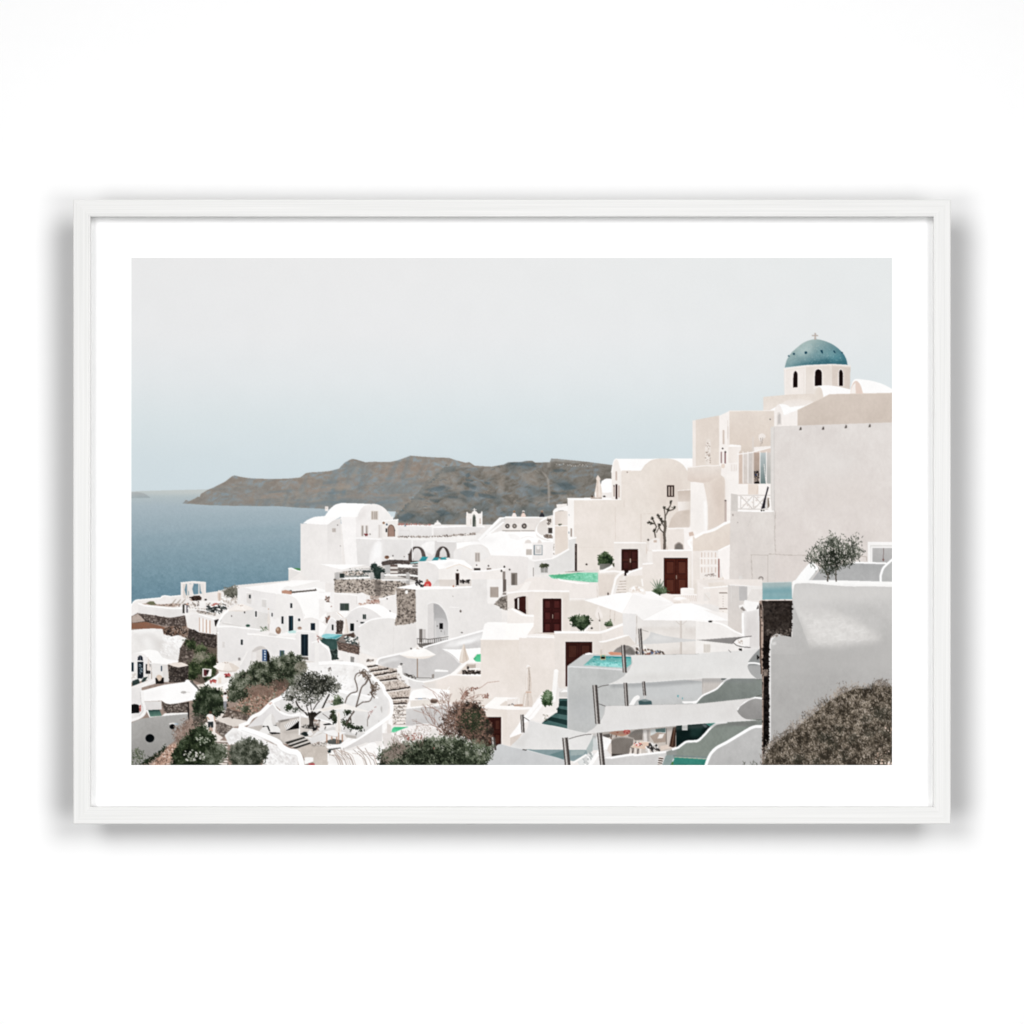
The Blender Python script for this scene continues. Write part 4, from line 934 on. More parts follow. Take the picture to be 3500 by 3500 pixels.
def paint_left_houses():
    T(449, 1983)
    R('printed_house', 'white two-storey house with a vaulted end wall printed left of centre')
    P('fbf8f6', '1088 82 1620 14 1640 0 1932 0 1932 60 1560 120 1500 150 1240 100', n=1.5)
    P('e9e5e3', '1088 82 (1150 76 1200 86 1245 108) 1484 138 1490 420 1400 560 1190 560 1088 420', to='e5e1df', n=3)
    P('fdfbf9', '1498 118 (1520 70 1560 40 1620 28) 1932 10 1990 80 1990 320 1800 390 1760 330 (1735 260 1680 180 1590 140)', n=1.5)
    P('f0ece9', '1530 110 (1560 80 1600 60 1650 70) 1900 10 1990 20 1990 100 1880 70 1660 110', n=2, keep=True)
    P('ece8e5', '1482 138 (1600 140 1690 190 1742 280 1772 382) 1700 440 1700 530 1500 565 1470 420', to='e7e3e0', n=3)
    L('faf7f5', 7, '1482 140 (1600 140 1690 190 1742 280 1772 380)', keep=True)
    P('5f5852', '1540 130 1640 100 1890 84 1902 108 1700 128 1600 140', n=7, keep=True); P('f4f1ef', '1640 100 1890 84 1880 96 1650 116', n=2, keep=True); P('b98d78', '1540 110 1580 100 1650 116 1640 146 1545 134', n=8, keep=True)
    for b in ((1206, 152, 1224, 184, '2d3134'), (1628, 238, 1650, 286, '2a2f33'), (1270, 318, 1286, 376, '4a4b4c'), (1152, 322, 1168, 342, '38393a'), (1436, 336, 1448, 372, '2f3234'), (1540, 372, 1560, 446, '252b30'), (1710, 392, 1732, 420, '2b3034')):
        win(b[0], b[1], b[2], b[3], b[4], 'f3efed', 7)
    P('d8d3d0', '1182 135 1232 135 1228 245 1182 235', n=2, keep=True); B('2d3134', 1206, 150, 1224, 186, keep=True); L('f7f4f2', 7, '1178 130 1236 128', keep=True)
    P('d5d1ce', '1340 200 1384 205 1384 280 1340 272', n=3, keep=True); L('f7f4f2', 6, '1330 190 1390 196', keep=True)
    B('f0ecea', 1600, 358, 1668, 526, keep=True); B('22313a', 1613, 366, 1658, 522, n=5, keep=True); B('35505a', 1638, 376, 1650, 500, n=5, keep=True)
    L('e0dcd9', 8, '1410 300 1480 300', keep=True)
    P('e2dedb', '880 474 (940 380 975 330 1000 308) 1260 312 1410 345 1410 480 1340 506 1130 486', to='dbd7d4', d='h', n=3)
    L('fcfaf8', 22, '880 470 (900 420 945 350 1000 306)', n=1); B('5a5552', 1022, 360, 1032, 374, keep=True); B('3c3a39', 1154, 322, 1168, 340, keep=True); win(1270, 318, 1286, 374, '4a4b4c', 'f3efed', 9)
    P('f1edeb', '1410 385 (1440 380 1470 400 1500 380) 1540 420 1540 560 1410 560', n=2.5)
    L('c9c4c0', 6, '930 440 1090 470 1130 470', keep=True); L('e9e5e2', 10, '950 432 1030 440', keep=True); E('3c5a4e', 1195, 466, 22, 14); specks('8f9a86 5f6f5a c9c4bc', '1320 480 1410 480 1390 520 1330 520', 36, s=(5, 12))
    R('printed_parasol', 'open cream parasol printed in the courtyard of the two-storey house')
    P('f3eae3', '985 322 (1005 300 1050 266 1120 244 1190 262 1262 298) 1160 318 1080 312', n=3); P('dfd4cc', '1000 318 1090 306 1160 316 1230 300 1160 322', n=2, keep=True); specks('b59f92', '1095 254 1150 254 1150 266 1095 266', 10); L('fdf9f6', 4, '1120 246 1085 308', keep=True); L('fdf9f6', 4, '1120 246 1165 314', keep=True)
    R('printed_parasol', 'closed cream parasol printed against the two-storey house')
    P('e4dad3', '1406 296 (1410 340 1424 400 1424 450) 1396 450 (1396 400 1402 340)', n=4); L('b9a89c', 6, '1411 450 1410 552'); E('c9ab98', 1406, 296, 6, 8)
    R('printed_house', 'plain white house with small dark windows printed left of the arched blue door')
    P('e6e2e0', '878 480 1030 478 1130 486 1340 512 1195 560 1192 730 1130 840 892 846 880 800', to='e2dedc', n=3)
    P('faf8f6', '876 466 1030 464 1130 478 1345 506 1345 518 1130 496 1030 482 878 486', n=1); L('b9b4b0', 4, '878 486 884 840', keep=True)
    win(1122, 608, 1144, 664, '272c30', 'f4f1ef', 6); B('d5d0cd', 934, 634, 958, 692, n=2, keep=True); B('8f8a87', 1096, 796, 1118, 826, n=3, keep=True); E('fdfbfa', 888, 540, 9, keep=True)
    P('ece7e4', '892 846 1130 822 1128 862 960 900', n=3)
    R('printed_house', 'white house front with an arched blue door printed left of centre')
    P('e7e3e1', '1190 562 1680 602 1690 526 1730 516 1884 530 1886 845 1700 826 1420 860 1110 960 1108 866 1188 724', to='e2dedc', n=3)
    L('fcfaf8', 16, '1190 552 1300 556 1682 602', n=1); P('f9f6f4', '1686 522 1730 510 1888 526 1888 540 1730 524 1690 534', n=1); P('f2eeeb', '1108 866 1188 720 1190 740 1120 880', n=2)
    P('f0ebe8', '1250 545 1420 520 1500 560 1680 560 1680 592 1400 570', n=3); P('dcd7d4', '1420 540 1500 560 1480 575 1400 565', n=3)
    P('d8d2ce', '1234 842 1234 728 (1270 690 1330 672 1380 696 1420 770) 1424 860 1250 880', n=3, keep=True); P('c5bfbb', '1240 725 (1280 690 1330 676 1382 704) 1340 705 1250 735', n=3, keep=True); B('e4dfdc', 1238, 740, 1280, 850, n=2, keep=True)
    P('25211f', '1388 712 (1405 735 1416 760 1420 790) 1420 858 1388 850', n=4, keep=True)
    B('40597c', 1342, 712, 1390, 832, n=6, keep=True)
    for y in (722, 748, 776, 804):
        B('cfd8e2', 1362, y, 1378, y + 16, n=3, keep=True)
    B('4d6274', 1522, 720, 1570, 790, n=5, keep=True); B('4d5f52', 1532, 726, 1560, 786, n=8, keep=True)
    B('ece8e5', 1728, 546, 1822, 790, n=2, keep=True); B('1f2c34', 1740, 554, 1812, 778, n=5, keep=True); L('344650', 5, '1776 560 1776 775', keep=True)
    P('6f6862', '1715 782 1812 790 1815 818 1720 808', n=6); P('d8cec6', '1710 820 1890 838 1900 860 1700 850', n=4)
    R('printed_shrub', 'grey-green twigs printed beside the dark front door')
    bush('6d6d60 8b897c a5a196', '1700 870 1730 840 1790 850 1800 920 1740 960 1690 940', 150, ln=(6, 13), w=2, jit=6, fill=False)
    R('printed_house', 'small domed white house with a dark window printed right of the two-storey house')
    P('fcfaf8', '1700 436 (1760 400 1820 384 1880 392 1960 430) 2000 380 2000 300 1790 340 1760 400', n=1.5)
    P('e9e5e2', '1712 446 (1760 410 1820 396 1880 402 1940 436) 1940 540 1890 530 1730 512', n=3); B('1e2b34', 1838, 440, 1884, 512, n=5, keep=True); L('41525e', 4, '1861 442 1861 510', keep=True)
    P('ece8e5', '1880 620 1990 600 2060 640 2090 700 2110 840 1880 850', n=3); L('faf8f6', 10, '1850 640 1930 616', n=1)
    R('printed_pot', 'round clay pot printed beside the dark front door of the two-storey house'); E('9a7c6a', 1507, 516, 28, 36, n=7); E('c4a994', 1500, 505, 12, 16, n=4, keep=True)
    R('printed_pot', 'round stone pot printed on the roof beside the domed white house'); E('b1988b', 1726, 492, 22, 16, n=6); E('8d7568', 1726, 486, 14, 6, keep=True)
    R('printed_pool', 'tiny turquoise plunge pool printed beside the domed white house'); P('bfe3df', '1590 530 1660 512 1690 520 1685 542 1620 545', n=4); P('f7f4f2', '1500 560 1600 528 1620 545 1690 545 1690 560 1540 575', n=2)
    specks('a05850 5a4a46 7f5f5a', '1905 560 1935 560 1935 640 1905 640', 30)
    # cream umbrella terrace
    R('printed_terrace', 'curved white terrace with red flowers printed below the plain white house')
    P('ede7e3', '868 850 1110 822 1112 960 1100 1010 960 1090 860 1100 750 1075 830 1000 900 960', n=4)
    L('fbf8f6', 20, '750 1068 (820 1020 870 990 900 960)', n=1); L('fbf8f6', 20, '850 1100 (950 1075 1050 1020 1100 985)', n=1); P('f6f2ef', '930 1100 1000 1040 1080 1000 1060 1060 960 1150', n=3); P('e2d3c6', '890 1000 920 1000 920 1060 890 1060', n=6)
    specks('a83f42 c4605c 7d3436', '955 968 1000 956 1025 980 985 1000 958 992', 46, s=(4, 9)); specks('b44b48 c96b62 8e4440', '808 1030 850 1018 880 1030 860 1052 812 1056', 40, s=(4, 9)); specks('4d5640', '960 990 1020 990 1010 1000 965 1000', 16)
    R('printed_parasol', 'open cream parasol printed above the red flowers')
    P('ece2d9', '836 888 (880 862 930 842 968 834 1020 848 1070 874 1110 900) (1080 925 1040 934 990 930 930 926 880 914)', n=3); P('f8f1ea', '836 888 (880 862 930 842 968 834) 940 928 880 914', n=2, keep=True); P('ddd1c7', '1000 846 (1040 856 1080 880 1110 900) 1080 924 1040 930', n=2, keep=True); specks('a08d80', '940 842 1000 842 1000 852 940 852', 8); P('cfc2b8', '880 914 930 926 990 930 1080 924 1078 936 990 944 900 934', n=2)
    R('printed_box', 'small white-framed shelter with a dark red back printed on the scrub slope')
    P('efe8e4', '730 905 824 912 818 985 728 992', n=3); P('5f2f33', '740 915 790 920 770 985 740 980', n=5); P('2c211f', '765 925 800 920 780 975', n=5)


def paint_left_front():
    T(449, 1983)
    R('printed_rock', 'white rock printed behind the large grey-green bush')
    P('efecea', '1700 850 1890 838 1940 850 1940 1200 1640 1100 1640 1000 1740 960', n=5, nf='rough')
    R('printed_shrub', 'large grey-green bush printed in front of the arched blue door')
    for q, n in (('1000 1130 1080 990 1200 985 1290 1050 1240 1150 1050 1250 990 1240', 800), ('1200 950 1270 850 1430 880 1460 1000 1420 1100 1260 1080', 900), ('1420 860 1560 780 1690 790 1760 870 1720 960 1600 1060 1460 1060', 1100), ('1640 1020 1740 950 1700 1060 1620 1090', 200)):
        bush('20271c 3d4434 5d6352 7e8172 9a9a8c', q, n, ln=(5, 13), w=2.5, jit=6, var=.27)
    bumps('20271c 3f4736 666b5b 8b8d80', '1000 1110 1070 1000 1150 970 1220 960 1270 860 1350 860 1430 870 1500 820 1560 780 1640 770 1700 790 1760 860 1740 960', 34, 60)
    bush('6d6a5c 8b877a a5a094', '1700 860 1760 840 1795 880 1760 940 1700 940', 160, ln=(5, 12), jit=6, fill=False)
    bush('7a6358 8d776b 6a5a4e', '1180 1110 1330 1080 1440 1110 1420 1160 1250 1170', 300, ln=(5, 13), jit=7, fill=False)
    bush('8a6b60 5b4d44 76695c', '1450 1050 1600 1030 1620 1090 1500 1140', 220, ln=(5, 13), jit=7, fill=False)
    # lower patio
    R('printed_wall', 'curved white patio wall printed around the olive tree patio')
    P('e3dfde', '1618 1118 1700 1130 1938 1190 1938 1400 1740 1380 1560 1360 1450 1262', n=4)
    P('dbd7d6', '1450 1268 (1490 1318 1560 1372 1650 1390 1740 1380) 1832 1402 1840 1460 1480 1462 1180 1512 1280 1414', n=3)
    L('fcfaf9', 38, '1640 1100 (1590 1150 1530 1205 1450 1245 1380 1310 1320 1365 1240 1405 1195 1465) 1110 1495', n=1.5)
    L('faf8f6', 17, '1455 1270 (1490 1320 1560 1372 1650 1388 1740 1380) 1820 1395', n=1); specks('b9806c', '1405 1262 1440 1255 1445 1275 1410 1280', 12)
    R('printed_patio', 'grey patio floor printed around the olive tree')
    P('bab3ad', '1180 1512 1480 1462 1740 1418 1800 1430 1800 1620 1840 1650 1700 1662 1570 1680 1330 1590', n=6)
    P('a39c97', '1500 1440 1730 1400 1740 1420 1520 1470', n=4)
    R('printed_cushion', 'big white pointed cushions printed on the olive tree patio')
    P('1f1d1d', '1340 1480 1480 1460 1490 1500 1350 1505', n=3); P('eae7e4', '1338 1492 (1370 1430 1400 1395 1438 1360) (1465 1400 1480 1440 1484 1485) 1400 1500', n=4); P('d6d2cf', '1438 1362 (1465 1400 1480 1440 1484 1485) 1450 1490 1435 1430', n=3)
    P('1f1d1d', '1400 1555 1530 1540 1560 1570 1440 1580', n=3); P('e3e0dd', '1310 1550 (1340 1515 1380 1500 1410 1530) 1420 1575 1360 1580', n=4); P('e8e5e2', '1392 1500 (1440 1490 1500 1500 1552 1568) 1470 1560 1420 1560', n=4); P('2a2928', '1390 1495 1405 1495 1425 1550 1410 1545', n=3)
    R('printed_wall', 'thick rough white wall printed along the stepped path at the bottom left')
    P('efecea', '955 1592 1040 1512 1120 1520 1540 1720 1700 1782 1712 1910 1340 1910 1392 1720 1200 1660 1000 1690', n=7, nf='rough')
    for q, c, a in (('980 1590 1080 1560 1100 1640 1000 1650', 'cdc9c7', .6), ('1100 1620 1400 1700 1350 1780 1150 1660', 'dedad8', .5), ('1380 1740 1560 1760 1600 1899 1360 1899', 'fbfaf9', .7), ('1560 1740 1690 1790 1690 1899 1600 1880', 'd9d5d3', .4)):
        S(c, q, soft=24, a=a)
    specks('cfcac8 ffffff e3dfdd f8f6f5 bdb8b5', '1000 1620 1110 1560 1500 1720 1690 1800 1690 1899 1360 1899 1400 1720', 520, s=(6, 18), a=.9, al=.35)
    L('fdfcfb', 60, '1100 1512 (1250 1560 1400 1615 1500 1660 1545 1712 1620 1752 1700 1770 1735 1840) 1750 1910', n=1.5); L('d9d6d4', 8, '1130 1540 (1290 1595 1420 1650 1480 1690 1530 1745 1620 1785 1690 1800 1706 1850)', keep=True, a=.7)
    P('f7f5f3', '1770 1850 1860 1820 1868 1860 1780 1890', n=2)
    R('printed_shrub', 'rounded dark green bush printed beside the man in a white shirt')
    bush('1b2318 2e3828 48513f 6a7060', '640 1300 690 1200 730 1120 790 1100 870 1140 940 1200 956 1290 850 1380 740 1420 660 1390', 1700, ln=(5, 13), w=2.6, jit=6, var=.27)
    bumps('1b2318 303a2a 525b48 7d8474', '650 1290 680 1210 720 1130 790 1095 860 1125 930 1190 955 1260 930 1330 850 1380', 30, 50)
    bush('3f3a33 5b544b 77706a', '640 1380 760 1400 740 1480 660 1500', 160, ln=(5, 12), jit=6, fill=False)
    R('printed_person', 'man in a white shirt and dark shorts printed walking up the footpath')
    L('b08f7d', 16, '806 1500 804 1540', n=4); L('b08f7d', 14, '824 1500 826 1545', n=4)
    P('2f3638', '786 1446 838 1440 840 1510 818 1512 812 1480 806 1512 786 1508', n=5); P('efe9e6', '768 1400 (776 1380 800 1372 830 1376) 850 1400 846 1440 838 1450 786 1452 780 1425', n=3); E('5a4438', 811, 1358, 15, 17, n=4); L('c09a86', 12, '776 1405 800 1430', n=3); L('c09a86', 10, '850 1400 856 1440', n=3)
    R('printed_person', 'person in a pale shirt and grey trousers printed standing on the upper footpath')
    P('8d8d92', '944 1240 978 1240 974 1330 962 1334 958 1290 952 1320 944 1310', n=4); P('e6dedb', '936 1190 (950 1170 970 1166 984 1180) 986 1240 944 1244', n=3); E('3a2e29', 962, 1162, 15, 15, n=4); L('c4a08c', 9, '936 1195 926 1180', n=3); E('b08570', 985, 1205, 8, 8)
    R('printed_shrub', 'tall dark green bush with pale leaves printed at the bottom left')
    bush('141c11 26301f 3d4732 56604a', '420 1910 460 1760 560 1640 660 1560 720 1520 800 1570 850 1650 870 1740 860 1910', 2500, ln=(6, 15), w=3.2, jit=6, var=.27)
    bumps('141c11 2a3523 47523e 6d7763', '440 1830 480 1740 560 1640 640 1570 720 1515 790 1560 850 1650', 38, 60)
    bush('2c3325 4a5241 6a7060 83887a', '800 1740 900 1690 975 1740 960 1800 900 1860 880 1910 760 1910', 900, ln=(5, 13), w=2.4, jit=7, var=.28)
    specks('a9a79f c4c0ba 7e8272 8f9186', '520 1760 640 1740 760 1790 740 1860 560 1850', 34, s=(8, 15)); bush('1a2216 3b4733 66705c', '640 1560 760 1530 830 1640 760 1700 640 1640', 260, ln=(6, 13), w=3, jit=5, fill=False); specks('8f9584 a4a899', '640 1560 830 1640 700 1700', 22, s=(7, 13))
    R('printed_shrub', 'grey-green bush printed in front of the rough white wall')
    bumps('3b4034 63675b 8f9186', '1030 1800 1040 1730 1100 1680 1180 1650 1280 1665 1390 1735 1360 1820', 32, 45)
    bush('2b3026 4b4f43 6b6e62 8c8d82', '1040 1730 1090 1690 1180 1660 1280 1670 1390 1730 1350 1830 1290 1910 1050 1910 1020 1800', 2000, ln=(5, 12), w=2.4, jit=7, var=.28)
def paint_center():
    T(1093, 1983)
    R('printed_house', 'white houses and roof corners printed left of the stone retaining wall')
    P('f3efec', '-10 120 130 120 150 128 150 320 60 335 -10 400', n=4); P('fdfbfa', '-10 130 120 124 130 180 40 200 -10 190', n=2)
    specks('7b6a60 5c4f48 a5948a 8a5f50', '60 170 130 150 125 280 60 260', 44, s=(5, 13), a=-.9); P('f8f5f3', '48 222 112 228 110 320 48 316', n=2); specks('b07a6a 6a5a52', '60 375 100 372 100 440 62 440', 40, s=(6, 12))
    P('fcf9f7', '-10 410 (20 430 60 460 75 475) 30 560 -10 570', n=2); P('efebe9', '110 120 150 120 150 140 110 280', n=3)
    R('printed_stone_wall', 'speckled stone retaining wall printed below the seaside sitting terrace')
    stones('150 -6 620 -6 800 10 985 70 985 100 780 90 772 170 690 195 620 178 520 160 440 132 150 128', 'b8aca1', '4b4541 5f5752 89807a 3b3734 a0968d 6f6760 cabfb5', 7)
    P('f2eeeb', '620 -10 910 -10 912 4 640 6', n=2); S('4f4844', '560 0 620 0 630 160 570 150', soft=14, a=.6)
    R('printed_house', 'white house with a green shuttered window printed below the stone retaining wall')
    P('ebe6e3', '148 132 300 142 385 160 (400 140 420 128 445 128) 480 150 528 160 612 185 625 240 400 262 280 335 148 312', n=3)
    P('fbf8f6', '148 126 300 138 385 152 385 164 300 150 148 138', n=1); P('f4f0ee', '380 158 (400 138 420 128 445 128) 478 152 478 236 385 250', n=2.5); L('c5bdb8', 4, '380 165 380 245', keep=True)
    B('59625f', 206, 236, 300, 312, n=4, keep=True); B('4a524f', 214, 244, 250, 306, n=5, keep=True); B('465149', 256, 244, 294, 306, n=5, keep=True)
    specks('b08a7c c0a096 8f6f64 d5c4bb', '480 205 610 200 612 240 480 240', 120, s=(5, 10), a=0); specks('b9a79c 94847a', '525 160 610 168 610 200 525 195', 60, s=(5, 10), a=0); specks('b38f80 d3bdb2', '400 240 480 236 470 255 400 260', 30, s=(5, 9), a=0)
    P('ebe6e3', '612 190 700 160 (740 158 760 152) 778 150 780 350 720 330 640 262', n=3); L('faf8f6', 9, '615 196 680 188 720 162 775 152', n=1)
    for x, y in ((720, 318), (740, 378), (690, 190)):
        E('4d4744', x, y, 7, keep=True)
    R('printed_house', 'white dome house printed beside the closed parasol left of centre')
    P('fdfbfa', '258 384 (310 320 380 275 440 255 540 246 640 262 720 322) 782 345 782 395 650 392 (600 350 540 310 470 285 400 290)', n=1.5)
    P('e3dfdd', '262 392 (320 318 400 282 480 286 560 326 625 382) 480 432 400 474 386 645 300 570 265 548', to='dedad8', n=3)
    win(441, 352, 474, 398, '303b38', 'e9e5e2', 4, 1); win(313, 444, 352, 522, '1d2526', 'e4e0dd', 3); B('1d2526', 416, 428, 458, 445, keep=True); E('6d6763', 384, 420, 6, keep=True)
    P('fbf9f7', '165 330 260 312 300 320 262 384 215 384', n=2); L('c3a592', 4, '180 330 240 380', n=2)
    P('e4e0de', '40 560 78 470 (92 415 112 392 135 394 165 425) 172 555', n=3); L('faf8f6', 10, '70 478 (92 415 112 390 138 392 172 425)', n=1); B('23292b', 122, 456, 142, 512, keep=True, n=4)
    stones('172 415 240 415 240 552 172 552', '4a413d', '6c605a 8d8078 3a3330 574c47', 6)
    R('printed_parasol', 'closed cream parasol printed beside the white dome house')
    P('e7dbd2', '252 392 272 392 (284 450 300 520 304 548) 226 550 (236 500 248 450)', n=4); P('f4ece6', '252 392 262 392 250 548 232 550', n=2); L('c8b9ae', 5, '272 400 286 540', keep=True); L('cdbfb5', 7, '258 550 262 610')
    R('printed_hot_tub', 'turquoise-topped dark green hot tub printed beside the closed cream parasol')
    P('35504d', '-10 600 20 590 170 606 242 566 238 612 180 640 180 720 110 720 90 680 -10 620', to='3d5854', n=6); P('8ccbd0', '18 580 (30 560 60 550 100 550) 240 560 168 602 60 600', n=5); P('58a5ac', '60 590 168 602 240 560 200 560 130 585', n=4); E('a09488', 8, 600, 18, 14, n=6)
    R('printed_terrace', 'terrace with loungers and a brown stone parapet printed beside the hot tub')
    P('8b8079', '230 560 350 540 410 640 400 680 175 640', n=10, nf='rock'); stones('176 628 300 650 410 682 402 765 190 715', '5f524c', '8d786e 74635a a0897d 54483f', 6); L('6d6a68', 10, '172 624 300 648 412 678')
    P('5a4b44', '250 570 350 535 355 590 290 600', n=8); specks('f3f0ed dcd7d3 4a5654 2f3937', '250 580 390 590 400 660 280 640', 90, s=(6, 14), a=-.2)
    P('ece7e4', '182 722 362 758 384 800 384 852 262 860 190 812', n=3); P('8b8986', '314 782 354 790 350 846 314 844', n=4); P('39433f', '104 712 180 705 184 790 200 810 120 820', n=8); specks('5a6a66 26302e', '108 715 180 715 180 790 120 790', 40, s=(5, 10)); P('cfcbc8', '120 825 240 822 240 838 110 848', n=4)
    R('printed_house', 'curved white house wall printed left of the big arch')
    P('e6e2df', '398 480 (430 460 470 432 530 405 600 390 690 388) 762 396 766 465 820 462 872 455 985 432 998 660 940 705 700 765 590 800 430 745 404 640', to='dfdad7', d='h', n=3)
    P('fcfaf9', '392 478 (430 452 480 418 540 394 620 382 700 378) 782 380 782 396 700 390 (620 396 540 410 470 440 404 484)', n=1.5); L('cfc9c5', 4, '762 400 752 745', keep=True, a=.6); S('f1eeec', '420 700 520 740 590 790 430 740', soft=14, a=.8)
    stones('784 84 982 96 984 430 872 456 768 462 780 385 794 370', '9b8f85', '544c47 6f665f b3a79d 3f3935 857b73 bdb1a6', 7)
    E('f4f0ec', 890, 122, 16, 20, n=3)
    R('printed_house', 'large white house with a deep round arch printed in the centre')
    P('e8e4e1', '984 92 1200 84 1400 84 1560 74 1560 -10 1712 -10 1718 240 1790 250 (1840 270 1862 310 1868 350) 1870 470 1660 610 1330 615 1110 700 1000 660 990 432', to='e2ddda', d=(990, 0, 1800, 500), n=3)
    P('fcf9f8', '780 78 985 34 1005 52 1360 66 1560 58 1560 76 1390 88 984 98', n=1.5); P('d9d4d0', '1205 -6 1230 -6 1230 60 1150 62', n=4); P('d8cfc8', '1222 -6 1420 -6 1400 60 1230 64', n=4); P('d5cdc7', '1420 -6 1555 -6 1555 60 1400 64', n=4)
    B('2d2725', 1398, -6, 1425, 50, n=5, keep=True); specks('2f2b2c 5a5552', '1440 0 1540 0 1530 30 1450 30', 26, s=(6, 14)); E('b87a5f', 1370, 62, 9, keep=True)
    specks('2a2728 f3eeea 4b4747', '985 5 1065 5 1065 62 985 62', 44, s=(7, 15))
    P('f1ece9', '1712 -10 1880 -10 1880 130 1790 240 1718 240', n=3); win(1752, 74, 1828, 172, 'a79b92', 'b5aaa2', 5, 4); B('6f6661', 1878, -10, 1912, 124, n=4)
    stones('1786 248 1850 180 1940 150 1940 310 1880 300 1830 265', '7e766f', 'a39a92 5f5853 c2b8af 8f867f', 7)
    P('d6d2d0', '1106 600 1106 246 (1150 228 1200 236 1250 272 1292 340 1320 440) 1322 612 1170 665 1106 690', n=3, keep=True)
    P('a9a7a7', '1168 240 (1215 250 1262 300 1295 355 1318 445) 1320 612 1185 650 1170 610', to='c2c0bf', n=3, keep=True)
    P('bcbaba', '1168 400 (1200 388 1260 390 1316 430) 1318 590 1180 600', to='cbc9c8', n=2.5, keep=True); P('d2cfcd', '1180 420 1190 415 1195 600 1180 606', n=2, keep=True); B('1c1c1d', 1228, 440, 1263, 502, n=4, keep=True); L('8f8c8a', 5, '1280 520 1280 560', keep=True); P('e2dfdd', '1240 575 1318 570 1318 596 1240 600', n=2, keep=True)
    for x in (1205, 1206, 1245):
        E('6a6765', x, 470 if x < 1230 else 522, 5, 8, keep=True)
    L('f5f3f1', 6, '1106 246 (1150 228 1200 236 1250 272 1292 340 1320 440) 1320 600', keep=True)
    B('77716d', 1020, 502, 1052, 640, n=4, keep=True); L('8f8984', 4, '1036 505 1036 640', keep=True); B('c3bebb', 1060, 505, 1086, 600, n=3, keep=True)
    P('76716d', '1000 650 1180 640 1318 605 1318 620 1120 690 1020 680', n=6, keep=True)
    for x in range(1000, 1320, 22):
        L('4d4844', 4, '%d %d %d %d' % (x, 606 - (x > 1150) * 4, x, 660 - max(0, x - 1150) * .28), keep=True, n=4)
    L('55504c', 6, '996 600 1130 606 1318 580', keep=True)
    E('6b625d', 1444, 318, 10, 14, keep=True, n=5); L('f6f3f1', 7, '1330 276 1430 280', keep=True); E('6f6a67', 1457, 538, 11, 6, keep=True); E('b1aaa6', 1365, 165, 5, keep=True)
    R('printed_person', 'person in a red shirt printed behind the parapet of the arched house')
    P('cf4a48', '1064 64 (1075 30 1090 14 1110 8 1130 14 1145 40) 1142 64', n=5); E('b9836c', 1102, 4, 13, 14, n=4); P('d98d84', '1090 40 1120 40 1120 62 1090 62', n=4)
    R('printed_wall', 'long sloping white wall printed below the arched house')
    P('fcfaf9', '-10 600 (40 660 90 700 115 760 124 850) -10 870', n=1.5); P('e6e2e0', '-10 640 (40 680 80 715 105 770 116 850) -10 860', n=3)
    P('f0e9e4', '410 760 (450 750 490 765 520 785) 610 800 590 872 480 880 430 850 384 850', n=4); specks('8b7e76 c2b6ad 6b625c', '480 815 550 815 545 835 485 838', 40, s=(4, 9))
    P('cfcccb', '590 850 (600 810 640 795 720 772) 900 730 1112 690 1330 615 1690 520 1690 700 1500 800 1330 985 1180 1000 1060 1040 850 960 840 890 700 912', to='c6c3c2', n=4)
    P('f3f1f0', '1256 690 1330 630 1680 540 1650 620 1500 640 1400 690', soft=20, a=.7, keep=True, n=4, nf='rough')
    S('fbfafa', '1380 660 1480 620 1620 600 1560 640 1460 660', soft=14, a=.8); S('e4e2e1', '600 850 760 790 860 810 700 840 620 880', soft=16, a=.7); S('c9c6c5', '1260 720 1420 800 1440 870 1330 960 1200 880', soft=50, a=.4)
    L('fcfaf9', 20, '584 880 (590 830 610 805 660 790) 900 738 1030 700 1256 632 1680 515', n=1); L('b5b0ad', 5, '620 812 900 750', keep=True, a=.5)
    E('4d4743', 936, 702, 8); E('4d4743', 1030, 690, 26, 8, n=8)
    R('printed_shade_sail', 'bright white triangular awning printed left of the small green pool')
    P('fefcfb', '1248 704 1400 710 1655 692 1655 765 1560 830 1450 858 (1400 800 1340 750 1290 724)', n=1); P('e9e5e2', '1270 716 (1340 760 1400 810 1440 850) 1420 846 (1380 800 1330 760 1280 728)', n=2, keep=True)
    R('printed_parasol', 'closed beige parasol printed in front of the bright white awning')
    P('d9cabd', '1468 668 (1475 655 1485 660 1488 680) (1505 740 1528 800 1526 822) 1462 856 (1432 840 1436 800 1450 730)', n=4); P('e8dcd1', '1470 668 1478 664 1462 840 1440 832 1452 730', n=3, keep=True); L('bfae9f', 5, '1484 690 1508 826', keep=True); L('f3ece6', 9, '1466 850 1470 980', n=2)
    R('printed_pool', 'small bright green pool printed beside the large beige house')
    P('4fbf86', '1545 834 (1565 800 1590 768 1615 760) 1658 756 1658 838', to='62cb9a', n=5); P('f3eeea', '1530 828 1605 752 1620 752 1552 834', n=2); P('3f8f66', '1560 838 1580 800 1600 780 1590 836', n=4, a=.5, keep=True)
    R('printed_parasol', 'wide open white parasol printed over the sunken courtyard')
    P('fdf9f5', '820 766 (900 730 960 700 1012 690 1080 702 1140 735 1192 764) (1120 795 1060 806 1000 806 900 798)', n=2); P('efe4da', '824 768 (900 780 1000 786 1100 780 1190 766) (1120 796 1060 807 1000 807 900 799)', n=2, keep=True); S('fefefd', '940 720 1010 694 1090 720 1020 760', soft=14, a=.6)
    specks('b9a79a', '990 695 1040 695 1040 712 990 712', 8); L('f9f3ee', 8, '1000 684 1040 692'); L('8f7967', 9, '1001 806 1001 1024')
    R('printed_courtyard', 'sunken white courtyard with a lamp and a box bench printed under the open parasol')
